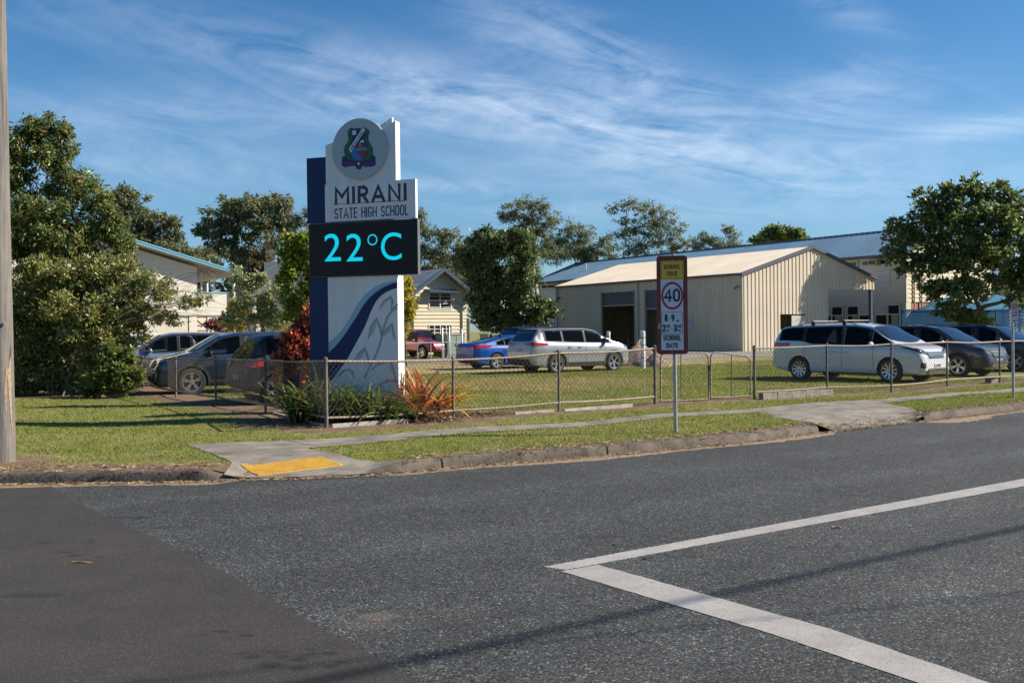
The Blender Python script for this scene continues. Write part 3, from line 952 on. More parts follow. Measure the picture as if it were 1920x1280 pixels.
def tree(name, label, cat, base, clumps_px, dist, n, leaf, palette, weights, bark=None, r0=.2, droop=0, up=0, sub=14, spread=.17,
         seed=1, group=None, aspect=.42, fork=.35, limbs=True, twig=3, lm=None, depth=.8, fill=.25, stems=1, twigr=.012, grow=1.0):
    rg = random.Random(seed)
    base = Vector(base)
    t = thing(name, label, cat, base, 0, group)
    cl = []
    for c in clumps_px:
        px, py, rx, ry = c[:4]; rx *= grow; ry *= grow
        dd = c[4] if len(c) > 4 else rg.uniform(-.5, .5) * min(rx, 120) * dist / FPX * 1.2
        p = D(px, py, dist + dd) - base
        sx, sz = rx * dist / FPX, ry * dist / FPX
        cl.append((p, sx, (sx + sz) / 2 * depth * 1.15, sz))
    P, O, T = crown_points(cl, n, sub, spread, seed, fill)
    zmin = .03
    P[:, 2] = np.maximum(P[:, 2], zmin + np.random.RandomState(seed).uniform(0, .25, len(P)))
    A, c = leaf_cloud(P, leaf, palette, weights, aspect, droop, up, O, seed)
    n_ = len(A)
    arrays_obj("crown", A.reshape(-1, 3), np.arange(n_ * 4).reshape(n_, 4), lm or LEAFM, parent=t, cols=np.repeat(c[:, None], 4, 1).reshape(-1, 3))
    # trunk, limbs, twigs
    mb = MB()
    cen = sum((c_[0] for c_ in cl), Vector()) / len(cl)
    zlow = min(c_[0].z - c_[3] for c_ in cl)
    for s_ in range(stems):
        fz = zlow + (cen.z - zlow) * fork
        foot = Vector((rg.uniform(-.3, .3) * (stems > 1) * 2, rg.uniform(-.2, .2) * (stems > 1), -.05))
        fk = Vector((cen.x * .55 + rg.uniform(-.5, .5) * (stems > 1) * 2, cen.y * .55, max(.3, fz)))
        tr = bend(foot, fk, 5, .025, rg)
        rr = [r0 * (1.25 if i == 0 else 1 - .35 * i / 5) for i in range(6)]
        mb.tube(tr, rr, 9)
    hub = fk
    if limbs:
        order = sorted(range(len(cl)), key=lambda i: (cl[i][0] - hub).length)
        nodes = [(hub, r0 * .62)]
        for i in order:
            c_ = cl[i][0]
            best = min(nodes, key=lambda q: (q[0] - c_).length + .35 * max(0, q[0].z - c_.z))
            r_s = min(best[1] * .9, r0 * .45)
            pts = bend(best[0], c_, 4, .07, rg)
            r_e = max(twigr * 1.6, r_s * .4)
            mb.tube(pts, [r_s + (r_e - r_s) * k / 4 for k in range(5)], 6)
            nodes.append((pts[2], r_s * .75)); nodes.append((c_, r_e))
            tt = T[i]
            for q in tt[:: max(1, int(len(tt) / max(1, twig)))]:
                mb.tube(bend(c_, Vector(q), 3, .09, rg), [r_e * .8, r_e * .5, twigr, twigr * .5], 4)
    mb.build("trunk", bark or BARK, t, smooth=True, angle=60)
    return t

olive = [(.055, .075, .022), (.085, .10, .030), (.035, .050, .018), (.13, .085, .035), (.16, .15, .04)]
GUMPAL = [(.050, .064, .030), (.074, .086, .038), (.095, .098, .050), (.12, .100, .052), (.034, .044, .022)]
# ---- left mass
tree("broadleaf_tree", "tall dense dark green and brownish tree at the left edge behind the weathered pole", "tree",
     G(30, 735), [(45, 262, 45, 42), (85, 262, 30, 40), (110, 300, 35, 40), (50, 330, 60, 55), (140, 345, 38, 38), (180, 375, 30, 34), (90, 420, 65, 55),
      (205, 425, 38, 40), (30, 420, 60, 60), (-40, 320, 60, 80), (-50, 460, 60, 70), (140, 460, 60, 45), (232, 455, 22, 26), (225, 495, 32, 30), (60, 480, 60, 40), (95, 235, 22, 20), (120, 250, 14, 22)],
     29.5, 52000, .135, [(.045, .068, .020), (.072, .095, .026), (.028, .044, .015), (.15, .085, .04), (.18, .16, .035)], [4, 5, 4, 1.4, .9],
     r0=.26, droop=.55, sub=26, spread=.15, seed=3, aspect=.36, twig=5, lm=LEAFGL)
tree("sprawling_shrub", "large sprawling olive shrub with bare arching twigs below the tall left tree", "shrub",
     G(120, 742), [(50, 530, 50, 45), (120, 520, 50, 40), (190, 520, 45, 36), (245, 520, 40, 30), (285, 545, 36, 22), (70, 590, 60, 45), (150, 590, 60, 42),
      (220, 580, 50, 36), (270, 590, 30, 22), (40, 660, 60, 50), (110, 660, 60, 45), (180, 650, 55, 45), (235, 625, 42, 28), (30, 715, 45, 30), (90, 715, 55, 30), (150, 715, 50, 28), (-30, 600, 50, 60), (200, 700, 40, 30), (232, 690, 26, 30), (225, 716, 30, 20), (120, 560, 60, 40), (180, 610, 50, 40), (90, 640, 60, 40)],
     28.0, 88000, .115, [(.075, .095, .026), (.12, .13, .038), (.045, .06, .02), (.17, .105, .045), (.20, .17, .04), (.26, .22, .12)], [5, 4, 4, 2, 1.2, .5],
     bark=mat("dark twig", (.11, .09, .07), .9), r0=.028, up=.1, sub=26, spread=.16, seed=5, aspect=.40, twig=9, stems=5, lm=LEAFGL, twigr=.011)
tree("young_green_shrub", "bright green young shrub growing through the fence at the left", "shrub",
     G(205, 745), [(186, 700, 26, 20), (218, 668, 26, 18), (242, 700, 26, 22), (160, 730, 30, 12), (215, 727, 34, 14), (196, 660, 16, 14), (246, 668, 12, 14)],
     26.3, 5200, .15, [(.055, .075, .018), (.085, .105, .024), (.033, .046, .015), (.13, .115, .03)], [4, 4, 3, 1], r0=.035, up=.15, sub=14, spread=.17, seed=8, aspect=.34, twig=5, stems=3, lm=LEAFGL, twigr=.007)
# bare arching twigs that reach across the cream building
mb = MB(); rg = random.Random(4)
b0 = G(230, 700, .14)
for i in range(26):
    a_ = D(rg.uniform(170, 300), rg.uniform(540, 620), 27.8 + rg.uniform(-1, 1)); 
    c_ = D(rg.uniform(310, 440), rg.uniform(500, 610), 27.8 + rg.uniform(-1, 1))
    md = a_.lerp(c_, .5) + Vector((0, 0, rg.uniform(-.1, .35)))
    pts = [a_ - b0, a_.lerp(md, .5) + Vector((0, 0, .05)) - b0, md - b0, md.lerp(c_, .5) - b0 + Vector((0, 0, rg.uniform(-.1, .1))), c_ - b0]
    mb.tube(pts, [.012, .010, .008, .006, .004], 4)
    for k in range(3):
        p0 = pts[rg.choice([2, 3])]
        mb.tube([p0, p0 + Vector((rg.uniform(-.1, .5), rg.uniform(-.2, .2), rg.uniform(-.3, .3)))], [.005, .003], 3)
mb.tube([(0, .3, 0), D(215, 620, 27.8) - b0, D(235, 570, 27.8) - b0], [.018, .014, .012], 6)
tw = thing("bare_twig_shrub", "bare grey branches with few leaves reaching right in front of the cream building", "shrub", b0)
mb.build("branches", mat("grey twig", (.26, .22, .17), .9), tw)
cl = [(D(px, py, 27.8) - b0, rx * .015, .5, ry * .015) for px, py, rx, ry in [(320, 555, 30, 16), (345, 570, 26, 10), (300, 590, 25, 16), (330, 600, 20, 8), (290, 520, 20, 14), (385, 560, 20, 14)]]
P, O, T = crown_points(cl, 1500, 14, .22, 9, .4)
A, c = leaf_cloud(P, .12, [(.085, .10, .03), (.05, .06, .02), (.16, .11, .04)], [3, 3, 1], .36, .3, 0, O, 9)
arrays_obj("foliage", A.reshape(-1, 3), np.arange(len(A) * 4).reshape(-1, 4), LEAFGL, parent=tw, cols=np.repeat(c[:, None], 4, 1).reshape(-1, 3))

# ---- gum trees behind
GG = "gum trees on the skyline"
gum = dict(palette=GUMPAL, weights=[4, 4, 3, 2, 3], bark=PALEBARK, droop=.7, sub=24, spread=.14, aspect=.30, twig=9, fill=.35, twigr=.03, grow=1.2)
def gbase(px, d, z=.14):
    p = D(px, 640, d); return Vector((p.x, p.y, z))
tree("gum_tree", "gum tree on the skyline directly behind the tall left tree", "tree", gbase(250, 84), [(215, 370, 24, 20), (248, 385, 26, 20), (262, 415, 30, 24), (300, 425, 26, 18), (325, 418, 16, 16), (322, 448, 20, 12), (300, 445, 24, 14), (265, 450, 30, 18), (240, 360, 16, 12), (290, 455, 30, 16), (350, 478, 22, 12), (235, 430, 30, 26), (330, 470, 24, 12)],
     84, 9000, .42, r0=.35, seed=21, group=GG, **gum)
tree("gum_tree", "wide many stemmed gum tree between the cream building roof and the tall sign", "tree", gbase(478, 92), [(392, 408, 24, 14), (428, 392, 26, 18), (466, 378, 26, 16), (502, 375, 26, 16), (530, 388, 14, 18), (398, 440, 26, 18), (438, 428, 30, 20), (482, 418, 32, 22), (520, 418, 18, 18), (420, 470, 28, 20), (468, 460, 34, 24), (510, 455, 22, 22), (540, 420, 12, 16), (450, 405, 24, 14), (495, 395, 26, 16), (446, 500, 32, 18), (495, 500, 34, 22), (376, 430, 10, 10), (540, 380, 8, 10)],
     92, 15000, .42, r0=.42, seed=22, group=GG, stems=3, **gum)
tree("gum_tree", "small dark gum crown touching the left side of the tall sign", "tree", gbase(565, 88), [(560, 415, 18, 14), (548, 440, 14, 12), (578, 398, 10, 9), (570, 445, 16, 14), (556, 470, 18, 16)], 88, 3500, 0.272, r0=.25, seed=23, group=GG, **gum)
tree("gum_tree", "low dark round gum crown behind the end of the blue roof edge", "tree", gbase(385, 88), [(376, 470, 13, 9), (388, 482, 20, 12), (368, 490, 14, 10)], 88, 1600, 0.258, r0=.2, seed=24, group=GG, **gum)
tree("gum_tree", "gum tree just right of the tall sign above the small weatherboard house", "tree", gbase(820, 96), [(788, 402, 13, 14), (800, 430, 16, 16), (828, 440, 22, 16), (852, 440, 14, 12), (790, 470, 26, 22), (830, 478, 28, 22), (862, 480, 20, 22), (805, 510, 30, 20), (850, 515, 30, 20), (780, 440, 14, 20)], 96, 11000, 0.286, r0=.35, seed=25, group=GG, **gum)
tree("gum_tree", "tallest round topped gum tree left of the shed roof", "tree", gbase(1010, 112), [(985, 382, 26, 12), (958, 398, 22, 13), (1015, 388, 22, 14), (992, 410, 34, 18), (1028, 412, 22, 16), (965, 428, 26, 16), (1008, 438, 34, 20), (1030, 458, 22, 18), (985, 462, 34, 20), (955, 450, 20, 16), (1010, 478, 40, 12), (940, 405, 10, 8)], 112, 12000, 0.313, r0=.4, seed=26, group=GG, **gum)
tree("gum_tree", "lower spreading gum tree between the tallest gum and the gap above the shed", "tree", gbase(1085, 106), [(1060, 428, 24, 12), (1092, 438, 24, 14), (1075, 460, 30, 20), (1112, 462, 22, 16), (1130, 450, 18, 10), (1055, 450, 24, 16), (1090, 472, 34, 14), (1125, 474, 26, 10), (1148, 462, 12, 9), (1045, 480, 34, 18), (1100, 485, 30, 14), (1140, 480, 16, 8)], 106, 9000, 0.299, r0=.35, seed=27, group=GG, **gum)
tree("gum_tree", "open branching gum tree above the middle of the shed roof", "tree", gbase(1215, 110), [(1150, 390, 14, 9), (1178, 382, 18, 10), (1212, 392, 24, 15), (1244, 404, 22, 16), (1266, 430, 18, 18), (1172, 412, 16, 9), (1196, 428, 24, 18), (1232, 440, 28, 20), (1205, 462, 30, 14), (1262, 462, 24, 14), (1168, 440, 18, 12), (1180, 470, 26, 12), (1228, 420, 20, 14), (1240, 478, 30, 8), (1285, 455, 10, 12)], 110, 10000, 0.299, r0=.4, seed=28, group=GG, fork=.1, **{k: v for k, v in gum.items() if k != 'fork'})
tree("gum_tree", "small wispy gum tree above the long roof right of the open gum", "tree", gbase(1340, 108), [(1322, 448, 20, 11), (1362, 428, 11, 7), (1375, 440, 9, 7), (1342, 458, 26, 10), (1375, 458, 16, 8), (1310, 460, 14, 8)], 108, 3500, 0.272, r0=.2, seed=29, group=GG, **gum)
tree("gum_tree", "rounded green crown showing above the long roof left of the shed gable", "tree", gbase(1458, 112), [(1455, 434, 26, 11), (1485, 438, 22, 11), (1428, 448, 18, 7), (1460, 450, 40, 10), (1495, 448, 14, 8)], 112, 4500, .42, [(.07, .09, .03), (.10, .12, .04), (.045, .06, .02)], [3, 3, 2], bark=PALEBARK, r0=.3, seed=30, group=GG, sub=14, spread=.2)
# ---- dense green tree in the middle
tree("dense_green_tree", "dense glossy green tree between the small house and the shed", "tree", gbase(940, 67, .3),
     [(925, 447, 34, 18), (968, 450, 32, 18), (900, 466, 26, 18), (882, 488, 18, 18), (945, 480, 36, 24), (985, 478, 22, 20), (900, 512, 28, 24), (940, 520, 44, 30), (985, 525, 26, 28), (912, 555, 30, 28), (950, 565, 44, 30), (1000, 565, 30, 26), (1012, 590, 26, 20), (925, 600, 44, 20), (975, 602, 40, 20), (912, 590, 24, 22), (1020, 575, 18, 16)],
     67, 25000, .29, [(.044, .062, .022), (.066, .085, .028), (.027, .040, .016), (.10, .115, .04)], [4, 3, 4, 1], r0=.3, seed=31, sub=26, spread=.15, grow=1.1, aspect=.45, lm=LEAFGL, twig=3, twigr=.02)
tree("slender_tree", "paler feathery tree with bare top twigs between the sign and the dense green tree", "tree", gbase(868, 90, .14), [(868, 470, 20, 14), (885, 450, 12, 14), (866, 500, 18, 22), (888, 500, 20, 22), (880, 540, 20, 22)], 90, 5500, .3, GUMPAL, [3, 4, 3, 2, 2], bark=PALEBARK, r0=.2, seed=32, droop=.5, twigr=.02)

# ---- palm
def palm():
    b = gbase(1000, 84, .3)
    t = thing("palm_tree", "palm with drooping fronds showing above the dense green tree", "palm tree", b)
    top = D(1000, 473, 84) - b
    MB().tube([(0, 0, 0), (0, 0, top.z * .5), top], [.2, .16, .13], 8).build("trunk", PALEBARK, t, smooth=True)
    V, F = [], []
    rg = random.Random(6)
    for k in range(22):
        az_ = rg.uniform(0, 6.28); L = rg.uniform(1.7, 2.5); el_ = rg.uniform(-.3, 1.2)
        d = Vector((math.cos(az_), math.sin(az_), 0))
        pts = []
        for i in range(13):
            s_ = i / 12
            pts.append(top + d * (L * s_ * math.cos(el_) + .2) + Vector((0, 0, L * (math.sin(el_) * s_ - .95 * s_ * s_))))
        for i in range(1, 12):
            tv = (pts[i + 1] - pts[i - 1]).normalized(); sd_ = tv.cross(Vector((0, 0, 1))).normalized()
            for sg in (-1, 1):
                for h in (0, .5):
                    p = pts[i].lerp(pts[i + 1], h); l_ = .55 * math.sin(math.pi * (.15 + .8 * (i + h) / 13))
                    e = p + sd_ * sg * l_ * .8 + tv * l_ * .45 - Vector((0, 0, l_ * .55))
                    o_ = len(V); V += [p, p + tv * .07, e]; F.append((o_, o_ + 1, o_ + 2))
    c = np.tile(np.array([.085, .105, .038]), (len(V), 1)) * np.random.RandomState(1).uniform(.6, 1.4, (len(V), 1))
    arrays_obj("fronds", np.array([tuple(v) for v in V]), np.array(F), LEAFM, parent=t, cols=c)
palm()

# ---- big tree at the right
tree("round_crown_tree", "large dark green tree with a leaning trunk behind the parked cars at the right", "tree", gbase(1872, 63.5, .42),
     [(1822, 348, 30, 20), (1784, 362, 26, 18), (1738, 372, 24, 18), (1862, 362, 30, 20), (1893, 385, 28, 28), (1735, 408, 36, 26), (1795, 402, 44, 32), (1850, 410, 44, 36), (1692, 442, 28, 20), (1680, 416, 14, 8),
      (1740, 452, 44, 30), (1672, 478, 20, 16), (1712, 500, 36, 22), (1765, 495, 46, 32), (1820, 475, 50, 38), (1875, 455, 46, 42), (1925, 430, 36, 46), (1790, 545, 42, 28), (1822, 545, 26, 22), (1800, 592, 24, 16), (1775, 580, 20, 16), (1900, 520, 40, 32), (1908, 560, 22, 20), (1935, 520, 30, 40), (1750, 535, 30, 18), (1965, 460, 40, 50)],
     62.6, 29000, .30, [(.044, .062, .022), (.070, .090, .028), (.029, .042, .017), (.10, .13, .04), (.15, .16, .06)], [4, 4, 4, 1.2, .3], r0=.36, depth=.9, seed=41, sub=30, spread=.135, aspect=.5, lm=LEAFGL, fork=.2, twig=4, twigr=.02)
tree("yellow_green_shrub", "yellow green shrub at the foot of the large right hand tree", "shrub", gbase(1840, 62, .42), [(1832, 598, 16, 8), (1850, 604, 16, 7)], 62, 900, .22, [(.09, .11, .02), (.06, .08, .02)], [1, 1], r0=.04, seed=42, stems=2, twigr=.01)

# ---- far belt of trees low on the horizon
far = [(-120, 540, 120, 60), (60, 560, 90, 50), (640, 520, 90, 60), (1120, 560, 110, 40), (1420, 560, 130, 30), (1960, 520, 80, 60), (2120, 540, 110, 60), (1780, 560, 100, 30), (330, 530, 60, 50), (470, 550, 90, 50), (850, 535, 75, 60), (1010, 545, 80, 50), (1130, 520, 70, 26)]
for k, (px, py, rx, ry) in enumerate(far):
    places = ["beyond the left frame edge", "behind the tall left tree", "hidden mostly by the tall sign", "behind the shed's left end", "behind the shed's right end", "far right behind the big dark tree", "beyond the right frame edge", "behind the blue fence", "behind the cream left building", "below the wide gum tree", "behind the small weatherboard house", "behind the dense green tree", "behind the left end of the long roof"]
    rg = random.Random(60 + k)
    cl = [(px + rg.uniform(-.8, .8) * rx, py + rg.uniform(-.6, .8) * ry, rx * rg.uniform(.25, .4), ry * rg.uniform(.3, .5)) for _ in range(14)]
    tree("bushy_tree", "low bushy dark tree on the far horizon " + places[k], "tree", gbase(px, 128), cl, 128, 6000, .6, GUMPAL, [4, 3, 2, 1, 3], r0=.3, seed=60 + k, group="bushy trees along the horizon", twigr=.04, twig=2)

# ---- garden shrubs behind the parked cars
tree("golden_tree", "yellow and green leafed tree touching the left side of the tall sign", "tree", gbase(560, 23.0, .15),
     [(562, 452, 26, 16), (590, 455, 20, 20), (545, 480, 20, 18), (575, 490, 30, 26), (548, 520, 24, 24), (585, 530, 26, 28), (560, 560, 28, 22), (590, 575, 22, 20), (620, 500, 26, 40), (545, 590, 16, 12)],
     23, 12000, .095, [(.075, .12, .018), (.125, .16, .022), (.28, .20, .02), (.045, .07, .014), (.20, .09, .035)], [5, 4, 1.6, 4, .3], r0=.06, seed=51, sub=16, spread=.17, aspect=.6, twig=4, twigr=.008)
tree("golden_vine", "yellow leafed climbing plant showing along the right side of the tall sign", "plant", gbase(762, 27, .15),
     [(758, 535, 16, 18), (764, 560, 16, 16), (760, 590, 14, 16), (752, 615, 14, 18), (772, 575, 8, 10)], 27, 2600, .10, [(.20, .16, .02), (.11, .12, .02), (.26, .20, .03), (.09, .05, .02)], [3, 3, 2, 1], r0=.03, seed=52, twigr=.006)
tree("airy_shrub", "thin grey green shrub with bare stems in front of the stair building", "shrub", gbase(480, 40, .15),
     [(470, 545, 26, 22), (500, 570, 30, 22), (450, 520, 18, 16), (530, 560, 26, 26), (480, 600, 36, 14), (525, 600, 30, 16), (450, 575, 18, 14), (430, 600, 18, 12), (490, 520, 20, 16)],
     40, 6500, .15, [(.11, .13, .055), (.17, .18, .09), (.07, .08, .035), (.26, .24, .14)], [3, 3, 3, 1], bark=mat("grey twig", (.26, .22, .17), .9), r0=.05, seed=53, up=.2, stems=5, twig=9, twigr=.012, fill=.5, spread=.22)
tree("yellow_shrub", "bright yellow green bush beside the white verandah post", "shrub", gbase(447, 41, .15), [(440, 575, 10, 16), (455, 590, 12, 14), (450, 612, 14, 12), (430, 610, 8, 10)], 41, 2200, .12, [(.20, .17, .02), (.12, .13, .02), (.25, .20, .03)], [3, 2, 2], r0=.03, seed=54, stems=3, twigr=.008)
tree("dark_red_shrub", "dark red leafed shrub under the cream building stairs", "shrub", gbase(412, 43, .15), [(400, 607, 14, 9), (418, 603, 14, 11), (412, 618, 20, 7)], 43, 1700, .15, [(.12, .03, .04), (.20, .06, .06), (.05, .03, .02)], [3, 2, 3], r0=.03, seed=55, stems=3, twigr=.008)
tree("dark_conifer", "dark brownish bushy tree behind the stair building roof", "tree", gbase(492, 62, .15), [(488, 475, 16, 16), (485, 500, 22, 18), (500, 520, 24, 16), (478, 530, 22, 18)], 62, 4000, .26, [(.045, .032, .02), (.06, .06, .025), (.09, .06, .04)], [3, 2, 1], r0=.15, seed=56, droop=.4)
# ---- croton beside the sign
tree("croton_bush", "tall croton bush with dark red, orange and yellow leaves left of the tall sign", "shrub", G(560, 762, .15),
     [(585, 598, 12, 18), (570, 620, 22, 16), (552, 640, 20, 16), (585, 640, 18, 22), (540, 668, 22, 18), (572, 672, 28, 22), (545, 700, 26, 20), (580, 705, 24, 24), (560, 730, 30, 18), (530, 690, 12, 14), (595, 615, 8, 14)],
     20.2, 5200, .155, [(.07, .018, .022), (.14, .025, .025), (.38, .10, .03), (.50, .28, .04), (.05, .045, .02), (.25, .045, .035)], [6, 4, 1.8, 1.2, 3, 2], r0=.03, seed=57, up=.75, sub=16, spread=.16, aspect=.30, stems=4, lm=LEAFGL, twigr=.006)

def ribbon_plant(name, label, cat, base, n, L, wd, palette, seed, group=None, spread=.25, stiff=.5, updeg=(35, 85), oval=(1, 1)):
    rg = np.random.RandomState(seed)
    t = thing(name, label, cat, base, 0, group)
    V, F, C = [], [], []
    K = 7
    for i in range(n):
        az_ = rg.uniform(0, 2 * np.pi); ang = np.radians(rg.uniform(*updeg)); l_ = L * rg.uniform(.6, 1.15)
        ox, oy = rg.uniform(-1, 1) * spread * oval[0], rg.uniform(-1, 1) * spread * oval[1]
        d = np.array([np.cos(az_), np.sin(az_), 0]); s_ = np.array([-d[1], d[0], 0])
        p = np.array([ox, oy, 0.0]); a_ = ang; col = np.array(palette[rg.randint(len(palette))]) * rg.uniform(.7, 1.25)
        bendr = rg.uniform(.6, 1.5) * (1 - stiff) * 2.6 / K
        w0 = wd * rg.uniform(.7, 1.2)
        o = len(V); tw_ = rg.uniform(-.3, .3)
        for k in range(K + 1):
            f = k / K
            w_ = w0 * (.55 + 1.2 * f - 1.7 * f * f) if f < 1 else 0.002
            w_ = max(w_, .002)
            nr = np.array([-d[0] * np.sin(a_), -d[1] * np.sin(a_), np.cos(a_)])
            sv = s_ * np.cos(tw_) + nr * np.sin(tw_)
            V += [p - sv * w_ + nr * w_ * .35, p, p + sv * w_ + nr * w_ * .35]; C += [col, col * .9, col]
            if k < K:
                b_ = o + k * 3
                F += [(b_, b_ + 1, b_ + 4, b_ + 3), (b_ + 1, b_ + 2, b_ + 5, b_ + 4)]
            st = l_ / K
            p = p + (d * np.cos(a_) + np.array([0, 0, 1]) * np.sin(a_)) * st
            a_ -= bendr
            if p[2] < .015: p[2] = .015; a_ = max(a_, -.1)
    arrays_obj("leaves", np.array(V), np.array(F), LEAFGL, parent=t, cols=np.array(C), smooth=True)
    return t
def onbed(px, py, d_):
    p = D(px, py, d_); p.z = .15; return p
LILY = [(.075, .14, .03), (.12, .19, .04), (.05, .09, .024), (.18, .24, .06), (.32, .29, .10)]
LG = "strap leaved lilies at the foot of the sign"
ribbon_plant("strap_leaf_lily", "tall tuft of drooping strap leaves left of the fence corner post", "plant", onbed(572, 776, 18.2), 170, 1.15, .034, LILY, 71, LG, .30, .50, (50, 88), (1, 1))
ribbon_plant("strap_leaf_lily", "wide tuft of strap leaves right behind the fence corner post", "plant", onbed(640, 780, 17.9), 190, .95, .032, LILY, 72, LG, .36, .46, (45, 88), (1.1, .8))
ribbon_plant("strap_leaf_lily", "tuft of strap leaves in front of the middle of the sign panel", "plant", onbed(692, 782, 17.9), 190, .92, .032, LILY, 73, LG, .36, .46, (45, 88), (1.1, .8))
ribbon_plant("strap_leaf_lily", "low tuft of strap leaves at the right foot of the sign", "plant", onbed(738, 778, 18.0), 120, .70, .026, LILY, 74, LG, .22, .45, (35, 85), (1, .7))
BG = "orange bromeliads beside the sign"
BR = [(.70, .20, .05), (.75, .38, .05), (.42, .15, .07), (.26, .20, .05), (.78, .52, .06), (.55, .12, .08)]
ribbon_plant("bromeliad", "tall orange and red bromeliad with upright leaves nearest the sign", "plant", onbed(790, 770, 18.6), 40, 1.25, .058, BR, 81, BG, .10, .66, (40, 85))
ribbon_plant("bromeliad", "yellow orange bromeliad beside the second front fence post", "plant", onbed(828, 768, 18.9), 36, .98, .052, BR + [(.62, .42, .05)], 82, BG, .12, .60, (35, 85))
ribbon_plant("bromeliad", "low brown spreading bromeliad with dry leaves on the mulch", "plant", onbed(800, 776, 18.2), 80, .72, .026, [(.16, .09, .05), (.24, .14, .08), (.12, .10, .04), (.34, .12, .05)], 83, BG, .32, .35, (5, 60), (1.2, .6))
# mulch bits in the bed
n = 2600
x = RNG.normal(-1.9, 1.15, n); y = RNG.normal(18.9, .75, n)
keep = np.array([seg_dist(a, b, FRONT) > .05 and (b - 16.98) > (a + 3.19) * .66 for a, b in zip(x, y)]); x, y = x[keep], y[keep]; n = len(x)
a_ = RNG.uniform(0, np.pi, n); L = RNG.uniform(.01, .045, n); wd = RNG.uniform(.004, .012, n)
P = np.zeros((n, 4, 3), np.float32)
for k, (s1, s2) in enumerate([(-1, -1), (1, -1), (1, 1), (-1, 1)]):
    P[:, k] = np.stack([x + s1 * L * np.cos(a_) - s2 * wd * np.sin(a_), y + s1 * L * np.sin(a_) + s2 * wd * np.cos(a_), .155 + RNG.uniform(0, .03, n)], 1)
c = np.array([.10, .065, .045]) * RNG.uniform(.3, 2.0, (n, 1))
tag(arrays_obj("mulch", P.reshape(-1, 3), np.arange(n * 4).reshape(n, 4), mat("straw", (.3, .2, .1), .9, vcol=True), cols=np.repeat(c[:, None], 4, 1).reshape(-1, 3)),
    "dark bark mulch in the garden bed round the sign", "mulch", kind="stuff")
# ================================================================ tall school sign
SA = R(-19)
sax = Vector((math.cos(SA), math.sin(SA), 0)); say = Vector((-sax.y, sax.x, 0))
SO = D(746, 775, 18.4); SO.z = .14
def S2(px, py, y=0.0):
    """photo pixel -> (x, z) on the sign's face plane"""
    r = ray(px, py); o = Vector((0, 0, CZ)); p0 = SO + say * y
    t = (p0 - o).dot(say) / r.dot(say)
    q = o + r * t - SO
    return q.dot(sax), q.z
sign = thing("school_sign", "tall white and navy school sign tower with crest and digital temperature display", "sign", SO, SA)
WHITE = mat("sign white", (.70, .705, .71), .45, var=.05, vscale=2, streak=.10)
NAVY = mat("sign navy", (.006, .022, .095), .7, var=.06, vscale=2)
LBLUE = mat("sign light blue", (.25, .42, .56), .45)
GREY = mat("sign leaf grey", (.29, .32, .35), .5)
BLACK = mat("display black", (.012, .012, .014), .55, spec=.3)
DGREY = mat("display edge", (.10, .10, .105), .5)
def rect_px(x0, x1, y0, y1):
    a_ = S2(x0, y0); b_ = S2(x1, y1); return a_[0], b_[0], b_[1], a_[1]      # x0,x1,zlow,zhigh
TH = .26
x0, _, _, zt = rect_px(614.5, 746, 518, 700); x1 = S2(746, 600)[0]
zled0 = S2(680, 518)[1]; zled1 = S2(680, 413.5)[1]
m = MB(); m.box(x0, x1, 0, TH, -.02, zled0)
m.build("lower_panel", WHITE, sign)
nx0 = S2(580, 600)[0]
MB().box(nx0, x0 - .002, .015, TH - .02, -.02, zled0 - .002).build("navy_base", NAVY, sign)
# display
lx0, lx1 = S2(579, 467, -.05)[0], S2(783.5, 467, -.05)[0]
bx = MB().box(lx0, lx1, -.05, .05, zled0 + .003, zled1 - .02).build("display_box", DGREY, sign)
scr = MB().box(lx0 + .015, lx1 - .012, -.055, -.049, zled0 + .015, zled1 - .035).build("screen", BLACK, bx)
m = MB()
for k in range(1, 4): x_ = lx0 + (lx1 - lx0) * k / 4; m.box(x_ - .0015, x_ + .0015, -.0565, -.0555, zled0 + .02, zled1 - .04)
zm_ = (zled0 + zled1) / 2; m.box(lx0 + .02, lx1 - .02, -.0568, -.0558, zm_ - .0015, zm_ + .0015)
m.build("screen_seams", mat("display seam", (.035, .035, .038), .4), bx)
# LED pixel grid faintly visible is below the picture's resolution; digits glow
CYAN = mat("display digits", (.0, .3, .4), .5, emit=(.0, .62, .80), estr=.42)
def tx(name, s, pxs, mt, par, y, **k):
    a_ = S2(pxs[0], pxs[2], y); b_ = S2(pxs[1], pxs[3], y)
    return text_on(name, s, a_[0], b_[0], b_[1], a_[1], y, mt, par, **k)
tx("digit", "2", (608, 639, 439, 489), CYAN, bx, -.058, bold=.0)
tx("digit", "2", (649, 680, 439, 489), CYAN, bx, -.058, bold=.0)
tx("letter", "C", (714, 753, 437, 487), CYAN, bx, -.058, bold=.0)
c_ = S2(701, 450); mb = MB(); rr = []
for r_ in (.078, .102):
    rr.append([(c_[0] + r_ * math.cos(t * math.pi / 16), -.058, c_[1] + r_ * 1.02 * math.sin(t * math.pi / 16)) for t in range(32)])
mb.grid(rr, closed=True); mb.build("degree_ring", CYAN, bx)
